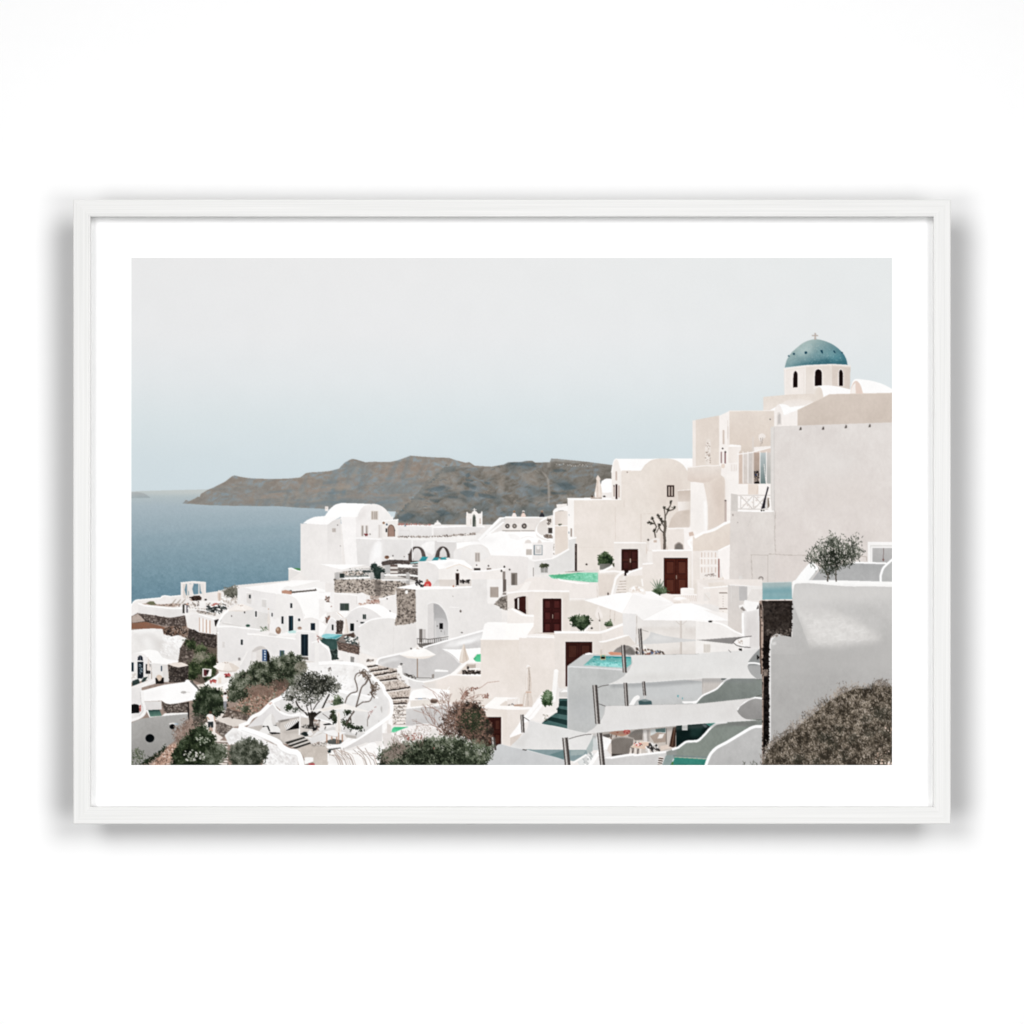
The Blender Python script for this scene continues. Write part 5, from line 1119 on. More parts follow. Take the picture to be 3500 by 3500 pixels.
    P('d1cecc', '850 955 1000 1000 1170 985 1290 985 1140 1035 1040 1040 900 1000', n=4); specks('6b6763 9a9590 4b4744 c5c0bc', '855 958 960 975 990 1010 900 1000', 60, s=(6, 13), a=.2); L('6d6965', 6, '990 1000 1150 1004', n=4); P('8f8882', '1150 966 1172 962 1172 1006 1150 1006', n=6)
    P('c8c6c5', '1180 940 1312 932 1312 968 1290 985 1180 1000', n=3); P('f9f7f5', '1176 922 1200 914 1316 924 1316 938 1180 938', n=1)
    P('f6f3f0', '793 900 845 900 850 1010 800 1020', n=2.5); E('f6f2ef', 820, 886, 22, 12); E('24201e', 836, 862, 14, 11, n=4); L('e6e0db', 5, '820 868 872 866')
    P('f2eeec', '795 1010 (840 975 870 985 900 1005) 1000 1035 1062 1045 1100 1100 930 1110', n=3); P('dcd8d6', '905 1015 1062 1048 1110 1105 930 1115', n=3); L('fbf9f7', 14, '850 975 (900 1000 980 1030 1060 1040) (1150 1030 1250 1000 1330 970)', n=1)
    R('printed_terrace', 'small beige sun deck with dark seats printed below the green pool')
    P('fbf7f4', '1326 972 1560 790 1600 835 1658 838 1658 990 1400 985', n=1.5); P('e6ddd6', '1400 962 1512 850 1658 850 1658 962', n=3); P('d8cbc0', '1420 962 1512 856 1520 962', n=3)
    specks('4a423d 6a605a 2f2a28', '1466 925 1658 935 1658 962 1470 962', 90, s=(6, 13), a=0); P('f5f1ee', '1520 905 1640 898 1650 912 1530 920', n=2); P('b9aca2', '1505 865 1600 862 1600 900 1505 905', n=4); B('3f3835', 1508, 885, 1530, 912, n=4)
    R('printed_house', 'tall beige house with a flat white roof printed right of centre')
    P('fdfaf8', '1655 604 (1670 540 1680 480 1690 450) 1722 430 2200 432 2190 500 2110 600 2050 606', n=1.5)
    P('e4d8cf', '1650 605 2047 605 2050 1310 1780 1215 1650 1215', to='e8ddd5', n=3); L('fdfaf8', 14, '1650 605 2046 605', n=1)
    P('e7dcd4', '1060 1050 (1150 1035 1250 1010 1335 976) 1655 986 1655 1215 1860 1215 1700 1300 1330 1270 1330 1130 1100 1105', to='e2d6cd', n=3); S('d9d3cf', '1060 1050 1180 1030 1200 1110 1090 1110', soft=26, a=.7); L('fcf8f5', 14, '1060 1046 (1150 1030 1250 1000 1335 970) 1650 978', n=1)
    # stairway
    R('printed_stairway', 'stone stairway with dark risers printed in the centre of the village')
    P('d2c5bb', '480 872 592 870 790 912 792 1005 935 1102 908 1250 892 1340 882 1490 752 1490 742 1280 662 1112 522 930', n=9, nf='rock', tint='b5a69b')
    specks('8f8279 e6dbd2 766a62 bdb0a5', '500 880 780 915 920 1100 890 1260 750 1270 670 1110', 700, s=(3, 7), al=.7)
    for q in ('488 890 595 874', '522 932 700 908', '560 978 786 936', '618 1028 790 1008', '672 1134 920 1100', '722 1216 908 1204', '748 1268 890 1260'):
        x0, y0, x1, y1 = map(float, q.split())
        for i in range(14):
            t = i / 14
            L('453d39', rng.uniform(9, 19), '%g %g %g %g' % (x0 + (x1 - x0) * t, y0 + (y1 - y0) * t + rng.gauss(0, 3), x0 + (x1 - x0) * (t + .08), y0 + (y1 - y0) * (t + .08) + rng.gauss(0, 3)), n=6)
        L('e9dfd7', 12, '%g %g %g %g' % (x0 - 6, y0 + 17, x1, y1 + 16), n=5)
    P('e6dcd4', '750 1285 895 1280 882 1490 752 1490', n=6)
    for y in (1300, 1336, 1378, 1410, 1446, 1480):
        L('a3988f', 7, '752 %d 888 %d' % (y, y - 4), n=6); L('f6f0eb', 8, '752 %d 888 %d' % (y - 12, y - 16), n=3)
    specks('6b615b 8a7f77', '752 1290 885 1285 882 1480 752 1480', 60, s=(4, 9))
    # curved wall left of the stairway
    R('printed_wall', 'thick curved white wall printed along the left side of the stairway')
    P('e7e4e2', '-10 870 200 862 400 880 470 925 600 1065 650 1150 704 1230 712 1300 690 1395 480 1560 180 1485 -10 1440', to='dfdcda', n=5, nf='rough')
    P('f2efed', '-10 880 200 868 430 890 450 960 340 1140 190 1140 -10 1090', n=6, nf='rough', keep=True)
    for q, c, a in (('60 900 300 880 260 960 100 1000', 'd6d2cf', .5), ('300 900 420 900 400 1020 340 1100', 'dad6d3', .5), ('190 1050 330 1000 330 1090 220 1120', 'fdfcfb', .7), ('120 890 240 880 150 950 100 940', 'fbfaf9', .6), ('480 990 600 1090 690 1300 600 1440 520 1300', 'd3d0ce', .45), ('200 1170 480 1200 460 1500 200 1460', 'd8d5d3', .5)):
        S(c, q, soft=24, a=a)
    P('fbf9f8', '186 1128 420 1165 600 1196 600 1214 400 1196 180 1152', n=2, keep=True); specks('ffffff d5d1ce f1eeec', '20 890 440 890 440 960 330 1130 60 1090', 130, s=(6, 18), a=-.7, al=.4)
    P('8f8a85', '100 890 112 900 96 940 84 930', n=4, keep=True); L('5a534e', 5, '85 910 110 895 118 930', keep=True); E('b9b5b2', 632, 1330, 8, 40, keep=True); E('c5c1be', 605, 1435, 6, 26, keep=True)
    P('d9d5d3', '180 1740 400 1610 560 1520 660 1450 668 1690 480 1665 300 1725', to='d2cecc', n=3)
    L('fdfbfa', 36, '-10 852 (120 846 250 850 400 868 455 895 520 978 640 1080 668 1150 722 1222 738 1290 728 1378 660 1440 510 1545 360 1640) 190 1735', n=1.5)
    P('f7f4f2', '705 1420 745 1416 742 1490 705 1490', n=2); P('f6f3f1', '640 1490 (655 1462 690 1466) 695 1500 668 1540 664 1720 640 1720', n=2)
    # rooftop box right of the stairs
    R('printed_house', 'small flat-roofed white house printed beside the stone stairway')
    P('e2d8d0', '930 1235 1310 1222 1335 1240 1335 1275 890 1318', n=4); P('fefbf9', '916 1198 (935 1150 960 1130 1010 1118) 1120 1105 1335 1128 1322 1228 1150 1225 1100 1215 940 1235 918 1225', n=1.5); S('efe9e5', '1050 1120 1180 1110 1200 1190 1080 1180', soft=24, a=.5)
    P('cfccca', '885 1322 1335 1268 1335 1490 882 1490', to='c6c3c2', n=4); L('faf7f5', 17, '890 1312 1130 1290 1335 1262', n=1); P('f9f5f2', '900 1260 930 1240 930 1300 890 1315', n=2); L('fbf8f6', 7, '1305 1125 1332 1092'); E('6d5e56', 1170, 1240, 38, 24, n=10, nf='rock'); E('a18f84', 1168, 1222, 30, 8, n=5)
    L('8f857e', 5, '980 1215 1090 1212', keep=True); L('5d6f8a', 6, '1010 1216 1050 1214', keep=True)
    R('printed_pool', 'small green plunge pool printed at the foot of the stone stairway')
    P('efeae6', '690 1500 920 1495 920 1580 690 1600', n=3); P('3fba7f', '735 1560 (742 1525 760 1508 790 1506) 915 1504 880 1530 800 1560', to='6fd3a4', n=5); P('d3cbc5', '690 1470 730 1485 735 1570 690 1570', n=3)
    R('printed_rock', 'white rock printed behind the dry brown shrub')
    P('f3eeeb', '716 1614 (770 1560 840 1530 920 1500 1010 1478 1100 1470 1200 1490) 1310 1560 1120 1640 1010 1660 840 1650', n=6, nf='rough'); specks('d4c9c3 c0b3ab ffffff e9e1dc a89a92', '740 1610 1000 1490 1200 1500 1260 1580 1000 1650', 330, s=(4, 11), al=.7); P('e1dad6', '1100 1590 (1150 1530 1200 1510) 1230 1560 1200 1620', n=4)
    P('d9d2ce', '640 1570 720 1570 830 1650 760 1720 660 1760', n=4)
    R('printed_rock', 'white rock with thin dry twigs printed at the bottom edge')
    P('f9f6f4', '80 1910 120 1755 330 1742 470 1690 (520 1665 560 1660 590 1680) 665 1705 660 1810 610 1910', n=4, nf='rough'); S('ded8d5', '100 1800 300 1760 250 1880 100 1890', soft=26, a=.4); P('e8e2de', '560 1650 640 1650 640 1720 600 1710', n=4)
    for k in range(26):
        x = rng.uniform(150, 620)
        L(rng.choice(['9c8a80', 'b9a69b', '84736a']), rng.uniform(2.5, 5), '%g 1905 (%g %g %g %g %g %g)' % (x + 30, x + 10, 1905 - 60, x - 20, 1905 - rng.uniform(80, 130), x - rng.uniform(30, 130), 1905 - rng.uniform(110, 220)), n=5)
    R('printed_house', 'beige house with a flat white parapet and brown door printed at the bottom centre')
    P('fbf7f3', '1680 1300 1800 1198 2052 1205 2052 1335 1800 1320', n=1.5); P('ddd1c8', '1840 1285 1900 1240 2000 1236 2040 1262 1940 1290', n=3); P('e3d7ce', '1690 1312 1940 1332 2200 1350 2160 1410 2000 1600 1990 1700 1900 1700 1700 1660', to='e7dcd4', n=3)
    R('printed_door', 'brown door printed behind the dry brown shrub')
    vdoor('44241e', 1700, 1405, 1860, 1700, '4f2e26', '2b1110', 2, handle=False)
    R('printed_rock', 'pale rounded rock printed below the dry brown shrub')
    P('f0ebe8', '1405 1690 (1430 1640 1480 1606 1530 1608 1580 1640 1610 1700) 1600 1730 1430 1720', n=5, nf='rough'); S('d8d0cb', '1500 1620 1580 1650 1600 1720 1520 1700', soft=16, a=.6); P('efe8e4', '1600 1700 1770 1708 1770 1770 1560 1745 1430 1720', n=6)


def paint_patio():
    T(960, 2280, 4.83)
    R('printed_wall', 'curved white patio wall printed behind the olive tree')
    P('dcd9d7', '-10 540 100 520 240 560 420 740 330 765 240 785 130 792 -10 725', to='d3d0ce', n=3.5)
    P('e8e6e4', '540 840 560 640 700 560 950 395 1240 430 1400 520 1500 560 1620 640 1690 820 1480 1000 1385 1080 1000 965 640 865', to='dad7d5', n=4, nf='rough'); S('cfccca', '560 740 800 720 860 880 600 840', soft=24, a=.5); S('d0cdcb', '1180 780 1400 760 1420 1000 1200 1000', soft=40, a=.45)
    P('fcfbfa', '930 372 1240 412 1260 420 1255 470 1100 450 940 408', n=2); P('f3f0ee', '1260 430 1420 500 1470 520 1440 560 1280 520', n=4, nf='rough')
    L('fbf9f8', 26, '-10 736 (60 768 140 792 220 788 300 758) 340 790 440 832', n=1); L('f9f7f6', 24, '560 850 700 880 920 950 1100 1000 1390 1080', n=1)
    R('printed_patio', 'grey patio floor with dark steps printed around the olive tree')
    P('c9c1ba', '-10 905 140 870 330 832 460 836 480 960 700 1090 500 1240 260 1340 70 1240 -10 1190', n=6); P('6f6b67', '-10 886 135 858 140 880 -10 915', n=4, soft=4, a=.8); S('a8a19a', '20 1060 280 1030 300 1090 100 1110', soft=16, a=.45)
    P('4a4946', '330 985 430 955 600 965 640 990 540 1020 400 1015', n=8, nf='rock'); specks('d9d4cf b5aea8 6b6763', '340 960 640 880 640 1000 400 1010', 40, s=(5, 12)); P('2f3635', '318 1105 380 1065 450 1075 450 1140 400 1145', n=6)
    P('c4bab1', '250 1345 500 1268 760 1300 810 1365 770 1640 540 1640 535 1500 390 1510 340 1420', n=7, nf='rock'); S('9d968f', '480 1270 760 1250 720 1310 520 1310', soft=14, a=.6); specks('8f8983 d6cec7', '520 1260 760 1240 740 1310 540 1300', 40, s=(5, 12))
    for q in ('70 1240 390 1148 420 1168 110 1275', '110 1296 430 1192 455 1214 165 1316', '190 1332 475 1240 500 1262 262 1345'):
        P('403f3c', q, n=5)
    L('e6e0da', 9, '110 1284 430 1182', n=3); L('e6e0da', 9, '175 1325 470 1230', n=3)
    R('printed_cushion', 'striped cushion with a black back printed on the olive tree patio')
    P('191818', '80 1050 180 985 298 888 302 1012', n=4); P('ece8e5', '55 965 (120 920 200 880 282 848) 296 890 180 985 92 1042', n=4)
    for k in range(8):
        L('8a8581', 9, '%d %d %d %d' % (70 + k * 27, 950 - k * 13, 100 + k * 25, 1020 - k * 17), keep=True, a=.8)
    R('printed_sofa', 'white built-in corner sofa with cushions printed on the olive tree patio')
    P('d3d0ce', '600 1060 850 985 1000 985 1400 1085 1255 1185 1060 1110 800 1140 700 1090', n=4); P('e3e0de', '435 1172 520 1160 700 1085 755 1195 500 1272 490 1232', to='d6d3d1', n=3); L('f6f4f2', 16, '395 1158 500 1170', n=1)
    for q in ('430 1085 488 1035 535 1108 475 1142', '500 1160 600 1060 690 1072 570 1132', '608 1012 690 978 735 1028 645 1062', '728 990 812 948 838 990 760 1022', '842 938 925 950 925 1003 850 985', '1000 985 1060 995 1050 1050 1005 1040', '1180 1030 1260 1050 1230 1110 1170 1090'):
        P('eeebe9', q, n=4); S('cfcbc9', q, soft=10, a=.25)
    P('1b1b1b', '695 945 800 925 842 950 720 962', n=3); P('2a2a2a', '520 1000 600 1000 590 1040 530 1060', n=5)
    for x, y in ((732, 1008), (1048, 1012), (1152, 1052), (1245, 1105)):
        L('45433f', 13, '%d %d %d %d' % (x + 8, y - 24, x - 8, y + 18), n=4, keep=True)
    P('5e605d', '735 1225 860 1180 1040 1215 980 1275 800 1272', n=6, nf='rock'); P('b3ada7', '1050 1110 1250 1140 1240 1185 1080 1160', n=5)
    R('printed_table', 'white table with brown legs printed beside the corner sofa')
    for x, y0, y1 in ((760, 1100, 1240), (842, 1120, 1200), (1016, 1110, 1230), (922, 1140, 1262)):
        L('b08a74', 19, '%d %d %d %d' % (x, y0, x, y1), n=5)
    P('f1efee', '690 1068 860 1038 1085 1080 960 1132 900 1142 780 1118', n=2.5); P('cfcbc9', '780 1118 900 1142 960 1132 960 1145 900 1156 780 1130', n=2)
    R('printed_lounger', 'white sun lounger printed at the edge of the olive tree patio')
    P('474745', '780 1358 990 1322 985 1340 800 1378', n=4); P('f8f6f5', '738 1310 980 1268 1122 1162 1168 1190 985 1330 780 1352', n=2); P('d9d6d4', '780 1340 985 1318 985 1332 780 1354', n=2); P('2d3a3c', '765 1385 830 1360 825 1410 790 1420', n=6); P('f4f2f0', '770 1430 800 1430 795 1560 765 1560', n=2)
    specks('a83c44 c25a5e', '470 1600 560 1600 560 1640 480 1640', 26, s=(6, 10)); P('f6f4f2', '385 1500 (420 1490 480 1488 535 1495) 535 1540 400 1560', n=2)
    R('printed_plant', 'dark leafy climbers printed along the back wall of the patio')
    for q, n in (('890 575 930 530 990 550 985 600 930 620 880 615', 110), ('830 760 880 730 900 800 870 850 820 830', 90), ('860 860 900 840 930 900 880 920', 60), ('1060 720 1130 720 1140 770 1100 770', 50), ('1000 870 1050 900 1140 930 1230 990 1320 1000 1360 1040 1200 1020 1040 950', 160)):
        bush('1d241a 333d2d 56604c', q, n, ln=(5, 11), w=2.6, jit=4, fill=False)
    for q, w in (('1080 930 1130 840 1210 735', 20), ('1160 930 1150 820 1190 760', 16), ('790 850 830 800 860 760', 12), ('690 770 760 820 800 860', 7), ('1000 870 1070 820', 7)):
        L('4f4741', w, q, n=8)
    specks('8f6f66 a98d82', '730 570 860 540 860 590 740 600', 16); bush('2a3326 47523f', '70 690 110 620 190 640 180 690 110 710', 60, ln=(6, 12), w=2.8, jit=3, fill=False); bush('3a4036 5a6152', '190 740 260 670 290 690 240 730', 30, ln=(5, 10), w=2, jit=4, fill=False)
    R('printed_post', 'white wooden post printed beside the olive tree'); L('f2efed', 22, '320 770 304 1115', n=2); L('d9d4d0', 5, '328 770 314 1110', keep=True)
    R('printed_tree', 'olive tree with a dark trunk printed on the lower patio')
    for q, w in (('440 800 400 745 320 690 275 630 248 565', 24), ('545 830 600 775 660 730 700 650 750 545 800 450', 24), ('500 770 550 680 600 600 640 560', 14), ('470 800 440 700 420 620', 14), ('505 780 500 680 490 600', 12)):
        L('3f3a36', w, q, n=9)
    P('37332f', '440 760 560 740 600 770 555 830 535 900 545 990 460 990 470 900 460 830', n=10, nf='rock'); L('6b625a', 8, '490 800 500 960', keep=True, a=.6)
    for q, n in (('210 380 230 250 260 130 420 110 540 85 600 130 620 300 520 420 360 420', 1150), ('520 300 640 150 720 190 760 300 740 430 640 520 540 480', 800), ('720 190 800 130 900 220 970 330 925 420 840 400 760 330', 560), ('60 520 100 430 200 330 300 400 300 540 200 545', 330), ('300 420 520 400 640 500 600 580 470 640 380 600 300 540', 300), ('100 380 150 320 220 330 180 400', 70)):
        bush('2b2c26 46473d 62625a 83827a a09f98', q, int(n * .55), ln=(5, 12), w=2.3, jit=6, fill=False, var=.3, top=.2)
    bush('1e211b 2f322a', '250 220 560 140 720 240 900 250 840 380 600 470 360 400', 300, ln=(4, 9), w=2.1, jit=9, fill=False)
    T(1093, 1983)
    R('printed_vine', 'bare climbing vine printed on the curved white wall')
    for q, w in (('258 1260 (280 1200 320 1160 380 1140 380 1080 360 1010 380 960 430 945)', 11), ('372 1300 (400 1200 430 1100 470 1060 500 1010)', 13), ('430 945 470 960 505 1010 540 1100 530 1160 545 1190', 14), ('375 1295 (440 1250 510 1240 540 1190)', 10), ('540 1100 570 1060 585 1075', 8), ('320 1390 300 1440 270 1480', 10), ('320 1395 350 1340', 11), ('510 1390 490 1430 490 1500', 6), ('470 1050 500 990', 9)):
        L('5b514b', w, q, n=9); L('8a7c72', w * .3, q, n=6, keep=True)
    bush('5d5047 84756a 4a403a', '420 940 470 930 520 990 500 1010 440 980', 60, ln=(5, 12), jit=4, fill=False); bush('5d5047 84756a', '530 1060 580 1050 590 1100 560 1180 530 1180', 70, ln=(5, 12), jit=5, fill=False)
    specks('8f5f5a a87a72', '500 1340 590 1290 560 1330 510 1390 490 1450', 26)
    bush('2c3528 4d5a44 6f7a60', '150 1250 190 1200 215 1230 200 1280 150 1300', 90, ln=(6, 13), jit=6, fill=False)
    T(960, 2280, 4.83)
    R('printed_shade_sail', 'small cream shade sail printed over the patio table')
    P('f3ede7', '330 740 560 706 800 655 1048 603 1260 670 1475 738 (1300 728 1100 704 960 698) 850 702 700 742 580 716 420 742', n=2.5); P('e5dbd2', '640 700 860 650 990 640 1000 660 860 702 720 722', n=3, soft=4, a=.8, keep=True); L('fbf8f5', 7, '1048 605 1030 700', keep=True, a=.8)
    R('printed_parasol', 'closed cream parasol printed beside the patio table')
    P('e9e1da', '918 752 945 735 972 745 (985 820 988 920 998 1075) 940 1085 905 1050 (905 980 925 900 930 840)', n=5, nf='rough'); L('cbbdb2', 7, '950 760 962 1060', keep=True); L('f6f1ec', 9, '938 760 930 1040', keep=True); L('b08a74', 14, '956 1085 956 1262', n=4)


def paint_front():
    T(1737, 1983)
    R('printed_wall', 'pale pool wall and low steps printed below the upper courtyard')
    P('ebe2dc', '-60 130 160 25 (180 -10 220 -25 300 -30) 540 -10 830 20 920 20 920 180 640 195 620 120 270 110', n=3); P('f3ece7', '60 115 (120 90 160 40 170 20) 240 10 200 100', n=2); P('fbf7f4', '500 -20 560 -5 740 25 830 28 830 40 720 40 530 5', n=1)
    P('ddd1c8', '920 -60 1100 -60 1050 150 925 165', n=3); L('cbbdb2', 4, '910 60 915 175'); P('e2d7ce', '1200 -40 1375 -50 1385 110 1230 140 1180 130', n=3)
    for k in range(5):
        P('e7ddd5', '%d %d 1208 %d 1206 %d %d %d' % (1145 - k * 9, -10 + k * 28, -14 + k * 28, 10 + k * 28, 1142 - k * 9, 14 + k * 28), n=3); L('b3a498', 7, '%d %d 1206 %d' % (1142 - k * 9, 14 + k * 28, 10 + k * 28), n=3)
    L('fbf7f4', 22, '1105 -20 1060 150', n=1); L('f7f2ee', 16, '1370 -10 1380 60', n=1); E('4a3f39', 1024, 140, 7, 14)
    R('printed_house', 'beige house with an open brown door in a recess printed right of centre')
    P('e4dad3', '-10 132 130 118 270 112 272 370 150 352 42 288 -10 285', n=3); P('fbf7f5', '-10 122 130 108 272 100 272 116 130 124 -10 140', n=1)
    P('2f1917', '64 192 100 176 150 165 180 164 182 348 116 312 66 290', n=4); P('42231e', '112 180 176 168 178 335 116 300', n=4, keep=True); P('f2ece7', '95 184 110 180 112 302 97 296', n=2, keep=True); P('d8ccc3', '182 165 205 170 205 350 182 348', n=2, keep=True)
    P('eee6e0', '-10 288 42 288 150 356 270 366 268 438 -10 445', n=3); L('fdfaf8', 20, '38 292 140 352 180 362 272 366', n=1)
    P('fefbf8', '-30 442 262 438 (268 470 220 520 185 560) 110 608 -40 608', n=1.5)
    P('e6dbd3', '272 118 285 118 285 560 195 562 262 470', n=3)
    P('e4dad2', '272 118 626 116 626 524 480 540 472 592 272 548', n=3); P('fcf9f7', '268 102 626 106 628 122 270 120', n=1); S('d9cdc4', '560 130 620 130 620 510 560 520', soft=18, a=.4)
    P('cdbfb5', '265 545 360 536 545 530 545 560 300 575 240 570', n=4)
    R('printed_door', 'brown double door with a silver handle printed in the beige house right of centre')
    vdoor('421d1c', 355, 188, 545, 536, '542a28', '2c1211', 3, 12)
    R('printed_wall', 'beige terrace back wall printed behind the potted shrub')
    P('e2d8d0', '626 212 790 208 1180 345 1188 455 960 528 626 526', n=3); P('fcf9f7', '630 188 790 188 790 210 640 208', n=1); P('e9e0d9', '640 195 780 195 800 210 640 212', n=2)
    for x in (1048, 1095):
        L('c3b5aa', 4, '%d 300 %d 440' % (x, x - 8), keep=True)
    E('2c2624', 857, 493, 11, 9, keep=True)
    R('printed_shrub', 'round green potted shrub printed against the beige terrace wall')
    bush('1e2a1b 31402b 52624a 79866c', '642 410 690 372 740 378 800 374 832 400 830 450 790 500 720 500 680 470', 560, ln=(6, 13), w=3, jit=4, var=.28); P('d9d0c9', '640 480 700 478 740 520 640 522', n=3); P('f2ece8', '770 520 830 460 842 470 800 522', n=2)
    R('printed_shrub', 'small potted herb printed at the end of the beige terrace wall')
    bush('2c3a26 4a5a40 6f7d62', '1006 445 1030 430 1065 440 1062 470 1010 472', 110, ln=(5, 11), jit=3); P('b7ada5', '1008 474 1062 472 1056 500 1014 498', n=4)
    R('printed_parasol', 'closed white parasol printed behind the potted herb')
    P('ebe2dc', '925 262 (945 300 968 360 970 395) 940 385 935 405 900 385 (890 350 905 300)', n=5, nf='rough'); L('a79a90', 5, '925 330 940 410', keep=True); L('efe7e1', 10, '936 420 940 530', n=2); E('6a615b', 938, 414, 8, 9)
    R('printed_house', 'beige lower house with a closed brown door printed in the centre right')
    P('e6dbd3', '112 592 475 598 480 950 445 1258 345 1210 235 1320 115 1300', n=3); L('fdfaf8', 18, '112 578 200 574 472 584', n=1); P('f2ebe6', '190 560 300 545 470 560 470 580 200 572', n=2)
    P('e1d7d0', '474 545 965 548 970 660 900 740 790 760 608 882 600 1105 520 1105 478 930', n=3); P('e9dfd8', '960 545 1182 452 1185 556 1235 558 1010 640 965 645', n=3)
    L('fdfaf8', 24, '474 534 940 536 (1000 520 1100 480 1182 450)', n=1); P('ded4cc', '955 645 1235 570 1310 660 1000 780 900 760', n=3); L('fdfaf8', 18, '935 636 1000 626 1235 560', n=1); P('cabfb6', '945 650 960 650 962 760 945 760', n=2)
    L('f9f4f1', 14, '840 748 955 640', n=1)
    R('printed_door', 'dark brown double door half hidden by the grey pool wall, printed right of centre')
    vdoor('43241e', 588, 634, 862, 1000, '4d2d25', '241010', 2, handle=False); P('43241e', '588 880 610 880 606 1088 588 1088', n=4)
    P('e1d7d0', '862 630 970 640 970 700 880 760 862 762', n=3)
    # gallery under the parasols
    R('printed_wall', 'white terrace wall printed behind the big white parasols')
    P('e2dedc', '1172 342 1310 336 1330 660 1235 562 1182 556', n=3); P('dcd5d0', '1310 340 1385 408 2010 410 2010 790 1250 790 1235 700 1330 660', to='d8d0ca', n=4); P('e8e3df', '1300 330 1385 400 2010 405 2010 480 1320 480', n=3, soft=16, a=.7, keep=True)
    P('e9e2dc', '1380 520 1500 500 1760 540 2010 620 2010 700 1380 740', soft=36, a=.7, keep=True, n=4, nf='rough'); L('b9aea6', 5, '1318 370 1310 660', keep=True)
    L('cfc6bf', 18, '1770 420 1768 780', n=2); L('b5aaa2', 5, '1778 420 1776 780', keep=True); L('cdc4bd', 7, '1720 420 1768 462', n=2); L('cdc4bd', 7, '1830 418 1775 462', n=2); P('dfd8d2', '1790 460 1815 450 1815 590 1795 590', n=3, keep=True)
    P('8f8a86', '1076 734 (1110 700 1150 680 1210 668 1270 690 1310 740) 1300 765 1240 770', n=6); P('77726e', '1180 740 1250 690 1300 740 1290 768', n=6); P('d0937a', '1026 744 (1050 735 1100 738 1165 744) 1170 766 (1110 772 1050 768)', n=5)
    P('efe9e4', '1300 680 1410 672 1420 720 1350 740', n=3); specks('3f3a38 5d6a86 6a5a50 a88f80', '1310 690 1600 740 1600 766 1320 766', 70, s=(6, 13)); P('8a5f52', '1410 755 1460 738 1466 752 1430 772', n=5)
    R('printed_plant', 'spiky agave printed beside the square reddish-brown door')
    for a, l in ((-2.6, 90), (-2.3, 130), (-2.0, 140), (-1.7, 120), (-1.4, 130), (-1.1, 125), (-.75, 90), (-.4, 80)):
        x, y = 1540, 110
        P('5a6a58', '%g %g %g %g %g %g %g %g' % (x - 9, y, x + math.cos(a) * l * .5 - 7, y + math.sin(a) * l * .5 - 6, x + math.cos(a) * l, y + math.sin(a) * l, x + math.cos(a) * l * .5 + 9, y + math.sin(a) * l * .5 + 4), n=7); L('8fa08c', 4, '%g %g %g %g' % (x, y, x + math.cos(a) * l * .8, y + math.sin(a) * l * .8), n=5)
    bush('2f3d2a 4f6047 78896f', '1480 110 1520 92 1620 90 1630 130 1560 146 1490 140', 160, ln=(6, 13), w=3, jit=4)
    R('printed_seat', 'round white plastered seat printed in front of the reddish-brown door')
    P('f6efea', '1766 96 (1770 82 1800 78 1840 78 1890 80 1906 92) 1906 150 1768 150', n=2); L('fdfaf8', 12, '1770 92 1840 84 1904 92', n=1)
    R('printed_railing', 'low white balustrade printed behind the second white parasol')
    P('f1e8e2', '1560 145 (1620 135 1690 145) 2010 140 2010 250 1700 220 1590 210', n=3)
    for x in range(1700, 2000, 20):
        L('d9cbc1', 7, '%d 158 %d 215' % (x, x + 8), n=3)
    L('fcf8f5', 9, '1690 152 2004 146', n=1)
    R('printed_parasol', 'larger white square parasol with a crumpled crown printed on the right')
    P('fdfbfa', '778 206 (900 180 1100 140 1240 122) 1470 112 1700 236 1400 305 1300 345 1170 338', n=1); P('f6f2f0', '1282 140 1170 338 1302 342 1400 304 1696 236 1470 128', n=1.5); P('fbf8f7', '1282 138 1460 122 1690 232 1380 180', n=1)
    L('ece6e2', 4, '1282 140 1174 334', keep=True)
    P('f1e8e1', '1230 112 (1245 80 1280 62 1320 58 1370 72 1402 100 1412 140) 1390 148 1330 128 1270 135', n=7, nf='rough'); P('fdfaf8', '1250 100 (1280 66 1320 60 1350 72) 1330 96 1280 120', n=3); specks('e0d1c6 ffffff', '1240 100 1320 62 1400 110 1330 125', 20, s=(7, 16))
    R('printed_parasol', 'white square parasol standing lower right of the larger one, printed beside the dark stone column')
    P('fdfbfa', '1300 338 1400 295 1690 240 1860 230 2004 276 2334 415 1932 416 1380 410', n=1); P('f5f1ef', '1700 244 1400 400 1380 408 1300 338 1400 296', n=1.5, keep=True); L('ece6e2', 4, '1690 246 1382 404', keep=True); S('ffffff', '1750 250 1950 280 2100 380 1800 390', soft=40, a=.7)
    P('f0e6df', '1660 202 (1700 172 1770 164 1840 186 1868 216) 1866 236 1700 240', n=6, nf='rough'); P('fdfaf8', '1680 195 (1720 175 1780 172 1830 190) 1740 205', n=3); P('e0d3ca', '1690 225 1760 215 1780 232 1700 240', n=3); L('a89a90', 5, '2050 415 2100 418')
    # dark shade sail behind
    R('printed_shade_sail', 'small distant shade sail printed below the white parasols')
    P('cfcecd', '1330 640 (1390 620 1440 580 1462 530) (1600 570 1800 600 1930 612) 2004 612 2010 600 1932 622 (1700 640 1500 652 1330 658)', n=2.5); S('dedcda', '1480 560 1700 600 1600 620 1480 610', soft=16, a=.5); L('8f8984', 4, '1375 510 1440 530')
    R('printed_pole', 'thin steel pole printed beside the small distant shade sail'); pole(1350, 500, 1368, 770, 34)
    # pool block
    R('printed_pool', 'turquoise plunge pool on top of a grey wall printed right of centre')
    P('c0c1c0', '606 880 775 758 870 762 1275 772 1275 930 1170 922 900 900 612 892', n=2.5); P('fdfbfa', '790 752 830 742 865 748 870 762 790 765', n=1)
